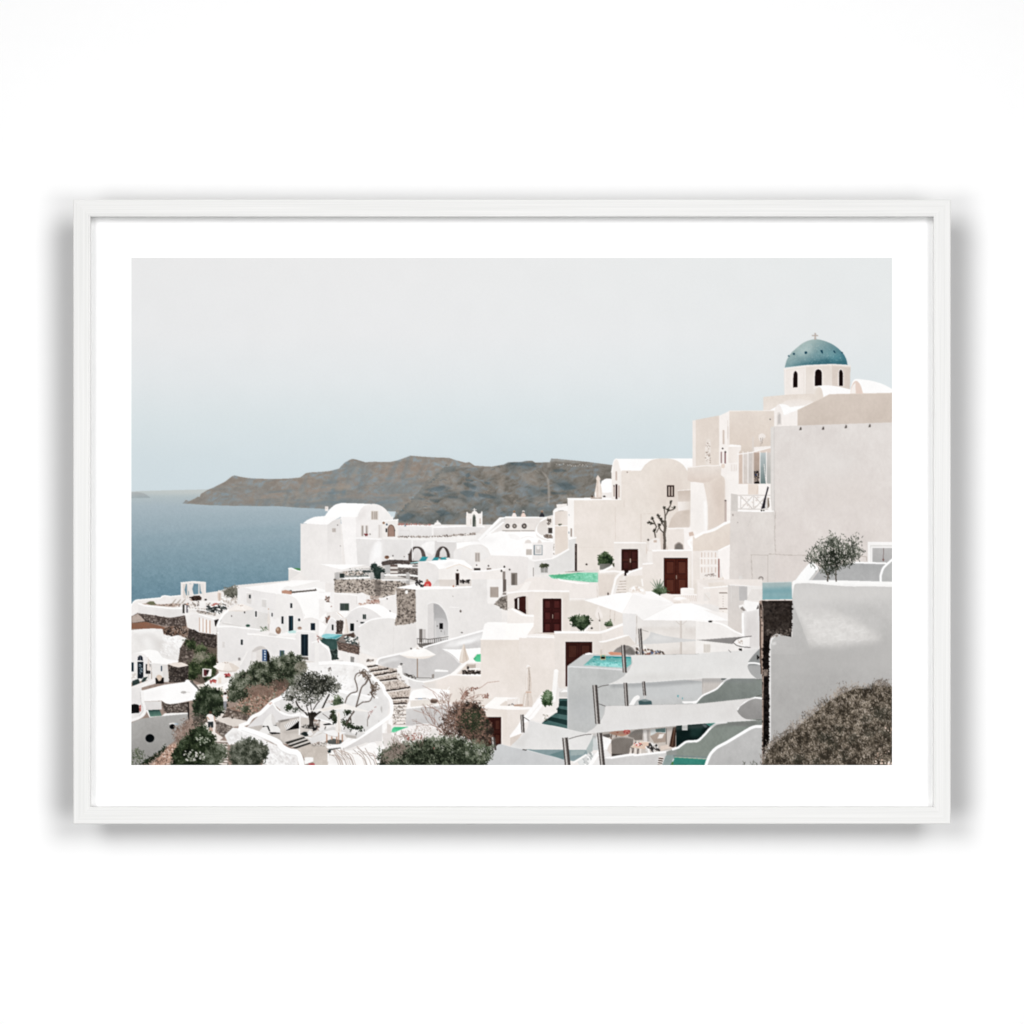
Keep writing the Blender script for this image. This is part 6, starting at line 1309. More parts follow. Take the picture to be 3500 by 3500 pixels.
    P('62a6a3', '772 874 880 776 1262 786 1262 860 1215 900 900 880', to='7dbbb6', n=5); P('9fdfdb', '920 880 (960 845 1000 840 1100 850) 1210 870 1212 898', n=5, nf='rough', soft=8, a=.85, keep=True); P('73cfca', '830 862 900 832 1180 842 1210 860 940 850', n=4, soft=8, a=.6, keep=True); P('2a8c90', '880 778 1262 788 1262 800 870 792', n=3, keep=True); P('a3cfcb', '772 876 870 836 910 856 900 882', n=3, keep=True, a=.7)
    specks('8fd3cf 5bb3b0 bfeae6 2f8a8c', '800 870 890 785 1255 795 1255 850 1210 890 920 880', 120, s=(4, 11), a=0.1, al=.4)
    B('cdb98c', 944, 764, 998, 816, n=5); B('1f2a24', 950, 784, 994, 808, n=4); B('4ba7a6', 956, 770, 990, 780, n=3)
    L('d6d8d9', 12, '640 884 900 900 1170 918', n=1)
    R('printed_wall', 'tall grey pool wall printed behind the shade sails')
    P('b9bab9', '608 890 900 902 1180 924 1600 1000 2010 1040 2010 1290 1932 1510 780 1570 606 1525', to='bebfbe', d=(700, 900, 1900, 1300), n=3.5); P('c9cbcc', '606 888 618 888 616 1520 606 1520', n=2)
    S('c5c7c8', '1250 1040 2000 1040 2000 1200 1250 1240', soft=50, a=.6); S('aeb0b2', '610 1200 860 1150 900 1450 640 1480', soft=80, a=.35); L('d9dadb', 10, '610 888 900 902 1172 922', n=1)
    P('53a0a8', '1734 1180 1748 1178 1746 1202 1736 1200', n=3); P('53a0a8', '1784 1204 1792 1200 1790 1222 1782 1220', n=3); P('f0efee', '1790 1248 1900 1240 1932 1232 1932 1262 1800 1266', n=2)
    R('printed_railing', 'short curved white parapet with a blue-grey bench printed behind the lower shade sail')
    L('f5f3f1', 44, '1240 1310 (1270 1270 1300 1220 1330 1200)', n=2); P('4c6365', '1335 1240 1395 1222 1470 1240 1476 1282 1345 1290', n=5); P('7d8c8d', '1340 1232 1400 1218 1466 1236 1400 1246', n=4); L('d9d2cc', 7, '1400 1100 1412 1170 1395 1220', n=4)
    # stairs in teal
    R('printed_stairway', 'dark green stone steps printed beside the grey pool wall')
    P('243b3a', '345 1470 420 1385 518 1300 524 1215 606 1215 606 1520 520 1500', n=5)
    for q in ('515 1296 540 1288 606 1296 606 1332 520 1316', '418 1382 500 1368 606 1386 606 1436 430 1400', '360 1455 420 1440 540 1470 606 1490 606 1522 480 1495 350 1474', '530 1222 606 1222 606 1236 526 1238'):
        P('4c6b69', q, n=6)
    P('cfcbc7', '524 1105 606 1110 606 1200 520 1195', n=4); P('faf8f6', '530 1150 570 1122 606 1126 606 1146', n=2); P('e6e1dd', '524 1110 606 1105 606 1122 560 1124 520 1150', n=2)
    R('printed_wall', 'white garden parapets printed left of the dark green steps')
    P('e6dbd3', '-10 1330 240 1330 170 1400 20 1580 -10 1640', n=3); P('efe8e3', '345 1285 430 1290 505 1330 505 1350 360 1450 260 1440 240 1410', n=3); L('f6f1ee', 9, '350 1420 400 1370 500 1355', n=2)
    P('fdfaf9', '16 1595 (90 1500 150 1410 200 1350 310 1212 345 1196 356 1225 350 1290) 260 1410 165 1470 140 1575 20 1620', n=2); L('e4dbd4', 6, '150 1440 (220 1400 300 1300 352 1240)', keep=True, a=.6); P('d5c9c0', '20 1615 140 1570 100 1640 20 1710', n=3)
    L('f8f5f2', 46, '492 935 478 1080 462 1240', n=2); E('fbf8f6', 492, 930, 23, 18); L('fbf7f4', 22, '-10 1318 120 1316 230 1310', n=1); P('e9dfd8', '-10 1210 110 1205 100 1290 -10 1290', n=3); L('f9f5f2', 14, '-10 1215 90 1210', n=1); L('efe8e3', 9, '50 1280 90 1190', n=2); specks('3d3632 8c7a6e', '0 1265 60 1270 60 1285 0 1285', 14); P('b99d8c', '60 1275 150 1270 150 1292 60 1292', n=4); L('f4efeb', 9, '290 1230 350 1150', n=2)
    specks('5d6a52 8f7a6e a89a90', '360 1380 410 1380 410 1440 360 1440', 26)
    R('printed_plant', 'leafy green potted plant printed left of the tall white parapet')
    bush('243422 3f5437 62785a 84957a', '360 1190 395 1150 420 1135 440 1180 440 1270 380 1284 358 1260', 330, ln=(6, 14), w=2.8, jit=4, var=.28)
    R('printed_parasol', 'closed pale parasol printed in front of the beige lower house')
    P('d8cbc1', '180 905 (190 870 205 862 222 868 236 895) 218 905 (235 1000 240 1080 234 1150) (250 1230 252 1270 245 1300) 150 1300 (148 1240 160 1180 182 1140) (180 1060 182 980 196 905)', n=6, nf='rough'); P('f4ede8', '180 905 (190 872 205 864 225 876 236 895) 215 885', n=2, keep=True)
    L('a4968b', 7, '212 905 222 1010 214 1130', n=4, keep=True); L('f0e8e2', 9, '196 910 190 1040 192 1130', keep=True); L('f0e8e2', 8, '180 1170 165 1290', keep=True); L('b3a69c', 5, '200 1150 205 1290', keep=True); L('c9987c', 7, '186 1148 236 1150', keep=True)
    # dining terrace
    R('printed_terrace', 'shaded dining terrace printed under the lower shade sail')
    P('c6bcb4', '960 1560 2010 1470 2010 1660 1740 1760 1300 1800 1050 1820 960 1640', n=5); P('a9a29d', '1370 1540 1450 1530 1450 1660 1390 1670', n=4); P('d8d2ce', '1385 1540 1420 1535 1425 1660 1390 1665', n=3); P('cdd1d0', '1460 1530 1620 1515 1620 1640 1540 1660 1460 1600', n=4); P('4d6a68', '1510 1525 1610 1515 1610 1560 1515 1556', n=5); P('a7978b', '1455 1600 1530 1560 1620 1570 1615 1660 1500 1670', n=5); P('e6dfd9', '1550 1580 1600 1575 1580 1620 1530 1625', n=3); L('7d746e', 7, '1622 1520 1622 1680', n=3)
    P('dac9bd', '1560 1700 1700 1680 1740 1700 1560 1750', n=4)
    P('13201f', '1722 1505 2010 1470 2010 1660 1800 1668 1722 1715', n=5, nf='rock'); P('e3e4e3', '1786 1500 1836 1494 1836 1540 1786 1545', n=3); S('3d4a47', '1850 1520 1932 1500 1932 1600 1860 1620', soft=20, a=.5)
    P('c2b9b2', '1640 1505 1700 1500 1690 1700 1645 1710', n=3)
    R('printed_parasol', 'closed brown parasol printed leaning in the dining terrace'); P('4a352c', '1690 1510 1726 1502 1716 1610 1716 1705 1690 1716 1650 1704', n=8, nf='rough'); L('7d6252', 6, '1708 1510 1680 1700', keep=True); L('2f221c', 6, '1718 1510 1704 1705', keep=True)
    R('printed_table', 'round brown dining table with red flowers printed on the dining terrace')
    P('bb8a72', '1030 1566 (1080 1550 1170 1545 1250 1552) (1255 1570 1200 1594 1150 1598 1080 1586)', n=5); L('5d463b', 10, '1110 1590 1100 1640', n=4); L('5d463b', 9, '1060 1584 1052 1640', n=4); specks('c8433c a83030 e07a6c', '1180 1552 1230 1538 1256 1560 1200 1574', 40, s=(6, 12)); E('a2543f', 1120, 1560, 12, 8)
    for q in ('1226 1600 (1260 1560 1310 1535 1380 1530) 1376 1636 1300 1644 1280 1620', '1056 1640 (1100 1615 1180 1610 1285 1622) (1280 1680 1260 1740 1220 1800) 1062 1800'):
        R('printed_chair', 'grey wicker armchair printed on the dining terrace'); P('7f7872', q, n=5)
        poly = pts_of(q); mm = mask_of(poly)
        m, x0, y0, x1, y1 = mm
        yy, xx = np.mgrid[y0:y1, x0:x1]
        pat = (((xx // 4) + (yy // 3)) % 2 * 2 - 1)[..., None] * 9.0
        img[y0:y1, x0:x1] += pat * m[..., None]
    L('a39b94', 14, '1056 1640 (1100 1615 1180 1610 1285 1622)', n=4); P('4d4743', '1062 1780 1220 1785 1220 1805 1062 1810', n=5); P('5f5853', '970 1585 1040 1575 1050 1610 980 1620', n=6)
    R('printed_table', 'low square wooden table printed beside the wicker chairs')
    P('dcc0ad', '1255 1712 1325 1652 1474 1660 1400 1732', n=4); L('efe0d4', 7, '1258 1710 1326 1654 1470 1662', n=1)
    for k in range(5):
        L('3d332e' if k % 2 else 'f0e4da', 10, '%d %d %d %d' % (1255 + k * 26, 1720 + k * 3, 1250 + k * 26, 1780 + k * 2), n=4)
    specks('d6504a f4f0ec 4a4643', '1290 1660 1340 1655 1380 1690 1310 1700', 26, s=(5, 11))
    R('printed_cushion', 'pile of white and dark cushions printed beside the low table')
    specks('f0ece9 d9d4d0 5a5654 3d3a39 c5c0bc', '1410 1730 1470 1670 1520 1690 1555 1745 1430 1770', 60, s=(9, 20), a=.8)
    R('printed_wall', 'curved white garden wall printed in front of the dining terrace')
    P('d2d0ce', '960 1820 (1060 1826 1200 1805 1300 1795) (1500 1780 1700 1750 1790 1680 1860 1655) 2010 1640 2010 1910 960 1910', to='c6c4c3', n=4); L('fbf9f8', 24, '960 1812 (1060 1820 1180 1800 1290 1786)', n=1); L('fbf9f8', 22, '1290 1796 (1480 1775 1700 1745 1790 1678 1860 1660) 2004 1620', n=1)
    R('printed_wall', 'white square garden posts printed beside the steel poles')
    P('f6f3f1', '868 1610 900 1570 1060 1632 1058 1650 985 1800 960 1810', n=2); P('d9cfc8', '1056 1640 1060 1795 985 1810', n=3); P('c9cccc', '868 1600 900 1600 930 1740 870 1745', n=3)
    P('84979a', '180 1735 560 1738 860 1742 800 1790 700 1855 600 1850', n=5); P('6a8486', '420 1790 560 1745 600 1800 560 1835', n=4); P('9aa8a8', '640 1745 800 1745 770 1790 640 1800', n=4)
    P('a9b3b2', '800 1735 870 1605 868 1745 815 1800', n=4); P('d9dad9', '700 1850 850 1760 900 1790 840 1910 740 1910', n=8, nf='rough'); specks('f4f3f2 a8adac c9c9c8', '760 1830 860 1770 880 1900 780 1900', 50, s=(8, 20), a=.7)
    L('fbf9f8', 40, '830 1915 (900 1800 980 1720 1040 1650)', n=1.5); P('e6e3e1', '850 1910 1000 1730 1060 1800 960 1830 960 1910', n=3); L('f7f5f3', 20, '670 1870 800 1790', n=1.5)


def paint_under():
    T(2405, 1983)
    R('printed_wall', 'curved grey terrace walls printed between the shade sails and the stone column')
    P('8f9190', '575 700 (500 755 462 830 458 890 478 950 530 1004) 602 1014 590 960 576 700', n=3); P('a6a6a5', '440 876 585 870 598 1014 530 1010 440 960', n=3); L('f6f5f4', 18, '440 858 (480 848 530 850 585 862)', n=1); P('1f1d1c', '545 768 556 768 560 782 572 780 572 806 560 802 556 816 545 814', n=3); L('57534f', 5, '500 700 612 690'); L('57534f', 5, '520 1012 604 1022')
    T(2200, 2280, 4.391)
    P('c4beb9', '880 150 1300 150 1300 200 1150 330 800 530 880 520', n=3)
    for x in range(900, 1150, 26):
        L('b3aaa4', 4, '%d 170 %d 420' % (x, x), keep=True)
    L('a99f99', 8, '886 180 884 480', keep=True); B('2c3a38', 1165, 172, 1246, 190, n=4); P('8a8580', '1170 210 1200 205 1196 225', n=3)
    P('828883', '790 535 (840 475 900 425 1000 378 1100 325 1180 245 1230 195 1290 165) 1800 175 1800 470 1650 470 800 560', to='7b817d', n=4.5)
    L('fbf9f8', 26, '740 545 790 530 (840 470 900 420 1000 375 1100 322 1180 242 1230 195 1300 165)', n=1); L('fbf9f8', 22, '585 525 790 522', n=1)
    L('4a4643', 7, '1680 445 1790 410'); L('4a4643', 6, '1640 165 1790 192')
    P('9b9997', '1380 660 (1420 590 1500 530 1600 475 1680 462) 1810 470 1810 800 1600 800 (1500 770 1430 730 1400 690)', to='8f8d8b', n=3.5)
    L('fbf9f8', 26, '1405 640 (1440 580 1520 525 1600 478 1680 458) 1810 474', n=1)
    R('printed_wall', 'shaded interior with dark green glass printed behind the lower curved wall')
    P('0f2423', '486 860 1160 830 (1050 880 980 960 900 1050 840 1100) 760 1120 650 1120 590 1160 490 1200', n=4, nf='rock'); P('3f8f82', '930 850 1115 835 1060 880 1010 905', n=6); P('77858a', '870 860 930 855 960 900 920 910', n=6, soft=5, a=.7); B('dcdcda', 576, 850, 660, 950, n=3); S('2f4a46', '700 900 900 900 850 1060 700 1050', soft=30, a=.5)
    R('printed_wall', 'lower curved grey garden wall printed under the shade sails')
    P('858c86', '340 1270 450 1235 (520 1210 570 1170 640 1125 720 1118 800 1112 850 1080 920 1010 1000 920 1080 860 1150 838) 1240 800 1810 780 1810 900 1650 910 1040 1260 930 1400 350 1330', to='848c84', n=5)
    P('939592', '340 1270 450 1235 500 1240 500 1320 340 1330', n=4, soft=10, a=.8)
    L('fbf9f8', 34, '430 1238 (520 1208 570 1168 640 1122 720 1114 800 1108 850 1078 920 1008 1000 918 1080 858 1150 838) 1250 826', n=1); L('b9bcb8', 6, '640 1145 720 1138 800 1132 860 1098', keep=True, a=.7)
    L('5b5855', 7, '1600 800 1790 792', n=4); P('7e7f7d', '1240 835 1790 805 1790 890 1680 880 1500 900', n=4, soft=12, a=.5, keep=True)
    R('printed_pool', 'green hot tub printed at the bottom edge beside the curved garden wall')
    P('8b9a98', '270 1490 335 1325 450 1318 965 1345 965 1490', n=4); P('6c7674', '440 1322 960 1345 960 1362 450 1345', n=3, soft=5, a=.7, keep=True); P('3d8b7d', '385 1490 470 1352 965 1382 965 1490', to='357c70', n=6, nf='rough'); L('c9c1a8', 7, '470 1352 960 1382', keep=True); P('e9e9e4', '425 1420 445 1375 458 1378 440 1420', n=2); P('4f7a45', '420 1430 450 1420 440 1470 415 1475', n=5)
    R('printed_towel', 'striped brown and white towel printed beside the green hot tub')
    for k in range(8):
        P('4a3830' if k % 2 else 'efe6de', '%d %d %d %d %d %d %d %d' % (228 - k * 2, 1342 + k * 17, 298 - k * 4, 1350 + k * 17, 296 - k * 4, 1368 + k * 17, 224 - k * 2, 1360 + k * 17), n=4)
    R('printed_wall', 'light grey rounded wall printed at the bottom beside the dark stone column')
    P('bdbcbb', '930 1490 (965 1400 1010 1310 1100 1220 1250 1140 1450 1020 1600 930 1680 900) 1810 895 1810 1490', to='b2b1b0', n=3.5)
    L('fbfafa', 44, '925 1500 (960 1400 1005 1305 1095 1212 1250 1128 1450 1008 1600 920 1680 892) 1810 888', n=1)
    bush('4f524a 6b6d63', '1480 1470 1500 1420 1540 1450 1700 1420 1780 1470', 22, ln=(7, 15), w=1.6, jit=3, fill=False, up=.4)


def paint_sails():
    # sails
    T(1737, 1983)
    P('86888a', '1040 1066 1500 1044 2004 1004 2540 1006 2540 1046 2004 1050 1500 1092 1060 1104', soft=16, a=.4, n=2)
    R('printed_shade_sail', 'upper of the long grey-white shade sails, printed in front of the plunge pool')
    P('dad8d6', '1026 1068 (1100 1036 1180 985 1240 910 1270 840 1254 768) 1932 760 2004 744 2400 708 2590 692 (2520 760 2462 840 2458 900 2490 960 2540 1005) 2610 1018 2500 1006 2004 1004 1500 1044', to='dfddda', d=(1500, 760, 1500, 1040), n=2.5)
    S('dfddda', '1300 800 2300 730 2400 800 1300 960', soft=70, a=.5); S('c6c4c2', '1100 1040 1300 960 2000 960 2000 1000 1500 1035', soft=30, a=.35); L('efedeb', 5, '1030 1066 1500 1042 2004 1003 2500 1005', n=1, keep=True, a=.7)
    L('c3c1bf', 5, '1254 768 (1272 840 1242 912 1180 988)', keep=True, a=.8); L('e8e6e4', 5, '1262 772 1932 762 2004 746', keep=True, a=.7)
    L('a5a4a2', 3.5, '1256 768 1932 759 2004 743 2400 707 2590 692', keep=True, a=.9)
    P('6f6e6c', '800 1576 1500 1512 2004 1472 2540 1442 2540 1480 2004 1514 1500 1556 830 1618', soft=16, a=.4, n=2)
    R('printed_shade_sail', 'lower of the long grey-white shade sails, printed over the dining terrace')
    P('d8d5d3', '786 1572 (860 1530 940 1450 985 1370 994 1288) 1932 1268 2004 1262 2380 1222 2520 1204 (2420 1250 2348 1330 2390 1395 2440 1425) 2600 1442 2500 1440 2004 1470 1500 1510', to='dcd9d7', d=(1500, 1280, 1500, 1520), n=2.5)
    S('dbd8d5', '1000 1330 2300 1250 2300 1300 1000 1430', soft=60, a=.4); L('eae8e6', 5, '790 1570 1500 1508 2004 1469 2500 1438', keep=True, a=.7); L('c0bdbb', 5, '994 1290 (984 1372 938 1452 860 1530)', keep=True, a=.8)
    L('a5a4a2', 3.5, '996 1288 1932 1267 2004 1261 2380 1221 2520 1204', keep=True, a=.9)
    R('printed_shade_sail', 'small pale shade sail printed between two short steel poles at the bottom')
    P('dad8d6', '22 1702 (90 1640 170 1560 204 1500 212 1436) 420 1490 600 1530 872 1584 (850 1640 820 1700 796 1738) 500 1724 150 1732', to='dedcda', n=2.5); L('e9e7e5', 5, '214 1438 420 1492 872 1584', keep=True, a=.7); S('c7c5c3', '60 1690 200 1560 220 1600 160 1710', soft=20, a=.4)
    R('printed_shade_sail', 'grey shade sail cut by the bottom edge of the picture')
    P('c4c5c6', '-290 1910 (-190 1810 -140 1740 -110 1690 -70 1680) 0 1702 160 1736 500 1820 592 1850 650 1910', n=2.5); S('c9cbcc', '-100 1700 100 1740 100 1800 -100 1800', soft=40, a=.4); L('d3d5d6', 5, '-70 1682 0 1704 160 1738 500 1822 600 1856', keep=True)
    L('3a3634', 9, '150 1738 188 1742', n=3)
    for nm, q in (('tall steel pole printed between the plunge pool and the upper shade sail', (1178, 668, 1196, 945, 42)), ('tall steel pole printed at the left end of the lower shade sail', (888, 1078, 918, 1470, 50)),
                  ('thick steel pole printed at the bottom beside the small pale sail', (582, 1618, 612, 1915, 58)), ('short steel pole printed left of the small pale sail', (142, 1382, 152, 1560, 34))):
        R('printed_pole', nm); pole(*q)
        if q[0] == 1178:
            pole(1202, 1056, 1216, 1286, 38)
        if q[0] == 888:
            pole(936, 1570, 970, 1915, 52)
    R('printed_pole', 'short steel pole printed above the blue-grey bench'); pole(1388, 1042, 1400, 1180, 30)
    R('printed_pole', 'steel pole cut by the right edge of the grey sail'); T(1093, 1983); pole(1775, 1612, 1790, 1740, 44); T(1737, 1983)
    for q in ('918 1102 960 1085 1030 1074', '620 1628 700 1604 790 1584 850 1580', '160 1404 214 1440', '930 1268 996 1292'):
        L('5a5552', 6, q, n=4)


def paint_right():
    T(2405, 1983)
    R('printed_wall', 'beige wall with white shutters printed left of the dark stone column')
    P('eae0d9', '-70 -10 600 -10 600 240 250 460 250 300 -70 200', n=3); P('e4d8cf', '40 30 200 20 250 60 60 75', n=3); P('f1e8e2', '-60 20 60 80 50 250 -60 220', n=3); L('fbf7f4', 14, '0 80 120 72 255 60', n=1)
    P('efe6df', '150 100 245 96 245 345 160 350', n=3); 
    for y in (130, 292):
        L('7d6f66', 9, '160 %d 240 %d' % (y, y + 2), n=4, keep=True)
    for y in range(165, 345, 26):
        E('b3a397', 200, y, 4, keep=True)
    P('e9e2dc', '0 130 70 120 66 210 0 212', n=4); L('d8ccc3', 5, '10 140 60 200', keep=True); P('f5efeb', '-10 300 240 340 330 410 250 410', n=2)
    P('cfc9c5', '250 52 448 60 450 210 410 220 400 420 392 560 250 470', to='d4ccc6', n=3); L('f7f3f1', 9, '270 48 570 66', n=1); P('b9b6b5', '362 62 448 66 448 210 366 210', n=3, keep=True); L('e4dfdc', 5, '284 60 284 230', keep=True)
    P('ebe6e2', '448 82 596 70 596 210 448 212', n=3)
    for k in range(11):
        L('cfc8c3', 5, '%d 205 %d 92' % (440 + k * 17, 500 + k * 17), keep=True)
    P('ebe6e2', '448 66 600 60 600 92 448 94', n=2, keep=True)
    R('printed_house', 'white curved roof and chimney printed left of the dark stone column')
    P('ece7e3', '-80 420 (60 428 160 450 230 480 310 530 420 580) 420 720 -80 748', n=3); L('fdfaf8', 17, '-80 412 (60 424 160 442 230 470 310 520 400 560)', n=1); E('2d2927', 68, 424, 20, 9, n=4)
    P('e4e0de', '398 340 (405 280 412 240 430 214) 570 222 578 700 410 720', n=3); P('d4cfcd', '440 330 560 320 572 690 420 690', n=3, soft=12, a=.7, keep=True); P('f7f4f2', '412 230 (420 205 440 204 460 214) 565 226 562 300 450 322 (430 300 420 270)', n=3); L('fcfaf9', 22, '402 340 400 430 410 690', n=1)
    P('f4f0ed', '360 260 410 245 420 290 370 290', n=4); P('8f8984', '372 285 400 270 430 310 410 318', n=7); P('5a5451', '540 300 560 250 566 290', n=4)
    P('8d8a88', '-80 612 0 610 250 590 490 574 (400 586 330 612 300 640) 300 655 0 622', n=3); L('4c4846', 6, '300 640 (330 608 400 585 490 574)', keep=True); L('4c4846', 6, '302 640 (340 670 400 684 480 690)', n=3); P('f2eeeb', '316 640 (350 610 400 596 470 584) 470 680 (400 676 350 664)', n=3); specks('c9b7aa a39488', '350 620 400 610 400 660 360 650', 26)
    P('ede8e5', '-80 700 0 660 75 655 75 745 -80 755', n=3); P('d9d2cb', '0 655 72 658 70 742 0 745', n=3, keep=True)
    for x in range(4, 70, 11):
        L('b9b0a8', 3, '%d 662 %d 738' % (x, x), keep=True)
    specks('2b2826', '370 705 390 705 390 720 370 720', 6, s=(6, 11)); L('5f5a57', 4, '255 715 280 740')
    R('printed_window', 'square of sky and sea reflected in glass above the dark stone column')
    P('a7b6b6', '604 26 902 18 908 194 604 200', to='79a5ac', n=4, nf='rough'); S('6c9ba4', '610 90 900 70 900 130 610 140', soft=18, a=.6); L('c9d2d2', 5, '604 26 902 18', keep=True); L('d9c5ba', 8, '596 205 908 208', n=4)
    # big right wall
    R('printed_planter', 'white planter box printed behind the big white corner wall')
    T(2405, 1500)
    P('a7a7a7', '1080 1490 1200 1330 1545 1272 1865 1280 1940 1240 1940 1520 1080 1520', to='b0b0b0', n=4); L('fbfaf9', 18, '1540 1268 1700 1272 1868 1276', n=1)
    P('c7c6c5', '930 1470 (1000 1380 1080 1280 1110 1265 1140 1280) 1190 1325 1080 1490 925 1500', n=3); P('fafaf9', '925 1470 (1000 1370 1080 1278 1112 1264 1150 1290) 1180 1330 (1140 1370 1100 1420 1060 1470) 930 1490', n=2)
    P('b2b2b1', '1812 1500 (1815 1400 1840 1340 1880 1300) 1940 1240 1940 1520', n=3); L('fafaf9', 24, '1816 1500 (1816 1400 1840 1330 1880 1285) 1940 1232', n=1)
    T(2405, 1983)
    R('printed_house', 'huge smooth white corner wall with one sunlit patch printed at the lower right')
    P('c6c4c2', '908 60 (912 20 930 4 960 2) 1936 14 1936 1910 676 1910 676 650 (700 600 740 560 780 552) 908 584', to='aeacaa', d=(0, 60, 0, 900), n=3)
    P('fbfaf8', '908 60 (910 18 930 2 960 0) 1300 0 1936 16 1936 70 (1700 62 1500 64 1300 50 1100 32 960 34 930 50) 918 120 908 200', n=2)
    S('d6d3d0', '920 60 1932 70 1932 200 1100 260 940 260', soft=70, a=.5); S('cfcdca', '912 80 960 70 1000 500 930 240', soft=14, a=.4)
    P('d3d0cd', '926 250 1100 250 1350 310 1560 400 1740 520 1830 590 1770 650 1620 640 1480 668 1380 700 1180 676 1088 704', soft=44, a=.8, keep=True, n=7, nf='rough')
    P('dad7d4', '1060 400 1300 380 1560 500 1700 590 1500 630 1300 650 1130 640', soft=60, a=.6, keep=True, n=8, nf='rough'); S('c6c3c1', '930 240 1200 240 1340 320 1060 340', soft=50, a=.5)
    P('b9b7b5', '908 210 926 262 1090 706 1000 760 690 760 690 640 (700 600 740 560 780 552) 908 584', n=3, keep=True); S('b4b2b0', '680 740 1100 700 1932 650 1932 900 680 1000', soft=60, a=.7)
    for k in range(60):
        x = rng.uniform(1020, 1620); y = rng.uniform(340, 640)
        if y > 260 + (x - 926) * .36 and y < 660:
            L(rng.choice(['f1eeeb', 'cfccc9', 'f6f3f0']), rng.uniform(3, 7), '%g %g %g %g' % (x, y, x + rng.uniform(30, 90), y - rng.uniform(2, 24)), a=.3, n=2, keep=True)
    S('bcbab8', '1400 900 1932 700 1932 1100 1500 1100', soft=120, a=.4); S('a5a3a1', '700 1300 1200 900 1300 1100 800 1500', soft=120, a=.25)
    L('dddbd9', 16, '682 1680 682 660 (700 606 740 566 780 560)', keep=True); S('d9d7d5', '700 640 740 630 745 660 705 668', soft=8, a=.8)
    R('printed_column', 'dark rough stone column printed beside the huge white corner wall')
    P('b39d90', '570 215 592 206 612 240 616 1000 608 1910 600 1910 600 1000 576 830', n=12, nf='rock', tint='5d4b42')
    stones('590 212 908 210 900 582 840 570 (800 548 740 552 700 580) 682 600 668 720 668 1690 640 1740 612 1910 608 1910 614 1000 612 600', '2c2623', '3a332f 2b2523 38312d 211c1a 2f2926', 9)
    P('5a514b', '610 230 890 230 880 560 620 560', soft=10, a=.35, n=16, nf='rock', keep=True)
    for k in range(60):
        dab(hexc(rng.choice(['4d4540', '5a514b', '1a1614', '171312'])), 2405 - OX + rng.uniform(615, 890) / 3, 1983 - OY + rng.uniform(225, 560) / 3, rng.uniform(5, 14), rng.uniform(4, 9), rng.uniform(0, 3), False, .35)
    specks('6f655e 8a7f77', '640 500 900 500 890 570 700 590 620 560', 70, s=(5, 12), al=.5); specks('1d1917 14100f', '612 620 668 620 668 1690 612 1800', 160, s=(8, 18))
    P('8d7f76', '614 915 666 915 664 985 612 985', n=12, nf='rock', tint='4d443e'); L('c9b3a5', 7, '592 212 606 300 608 560 600 690', n=5); L('3a302b', 9, '578 240 580 600 590 960', n=5); L('b59d90', 5, '612 980 606 1900', n=5)
    for y in range(600, 1690, 22):
        P('211c1a', '660 %d %d %d 660 %d' % (y, 668 + rng.randrange(12), y + 10, y + 24), n=3)
    L('e3d4c9', 6, '592 208 900 206', n=3)
    # olive bush in planter
    T(2405, 1500)
    R('printed_tree', 'small olive bush printed in the white planter box')
    for q, w in (('1270 1460 1276 1400 1250 1350 1200 1300', 15), ('1276 1400 1320 1330 1300 1200', 10), ('1358 1460 1355 1340 1350 1240', 12), ('1356 1350 1420 1260 1480 1160', 8), ('1250 1350 1160 1250 1090 1180', 8), ('1330 1200 1330 1040', 6), ('1480 1160 1560 1050', 5)):
        L('5d564e', w, q, n=8)
    for q, n in (('1130 1150 1190 1070 1300 1060 1330 1000 1400 1050 1500 1060 1550 1120 1560 1200 1490 1290 1330 1320 1230 1330 1180 1260', 1250), ('1060 1190 1130 1150 1170 1260 1160 1300 1090 1250', 130), ('1280 1030 1325 985 1350 1020 1340 1080 1290 1090', 90), ('1480 1080 1560 1000 1610 1000 1600 1060 1560 1110 1500 1140', 90), ('1540 1150 1620 1130 1620 1180 1570 1240 1530 1240', 90), ('1180 1320 1300 1330 1400 1320 1340 1390 1230 1370', 120)):
        bush('2f332c 464b41 63675c 7d8175', q, int(n * .8), ln=(5, 12), w=1.9, jit=8, fill=False, var=.3, up=.7)
    bush('23271f 343a2f', '1200 1200 1330 1130 1480 1180 1420 1290 1260 1310', 230, ln=(5, 10), w=2.2, jit=9, fill=False)
    specks('4f544a 6b6f63', '1130 1040 1300 960 1560 980 1620 1150 1560 1260', 46, s=(4, 8))
    # dry bushes in front
    T(2405, 1983)
    R('printed_shrub', 'large dry grey-brown bush printed at the lower right corner')
    Q = '600 1910 640 1788 690 1718 760 1648 830 1598 960 1518 1040 1448 1120 1388 1250 1278 1330 1218 1430 1158 1560 1113 1700 1118 1760 1078 1936 1098 1936 1910'
    E2 = [(690, 1670, 50), (760, 1600, 70), (840, 1560, 60), (930, 1490, 75), (1010, 1450, 60), (1100, 1360, 75), (1190, 1300, 60), (1270, 1230, 75), (1350, 1180, 60), (1430, 1110, 80), (1530, 1080, 80), (1620, 1090, 60), (1720, 1075, 70), (1800, 1045, 60), (1880, 1060, 70), (650, 1760, 60)]
    for x, y, r in E2:
        y += 28
        k = ' '.join('%g %g' % (x + r * (1 + rng.gauss(0, .22)) * math.cos(t * .52), y + 30 + r * (1 + rng.gauss(0, .22)) * math.sin(t * .52)) for t in range(12))
        bush('4a453e 716860 968b80 b3a79c', k, int(r * 3.2), ln=(4, 10), w=1.7, jit=7, fill=False, up=.7)
    bush('3b352d 60574b 807569 a09384 b6aa9a', Q, 5600, ln=(4, 10), w=1.8, jit=5, top=.25, var=.26, up=.8, den=.55, nz=.3)
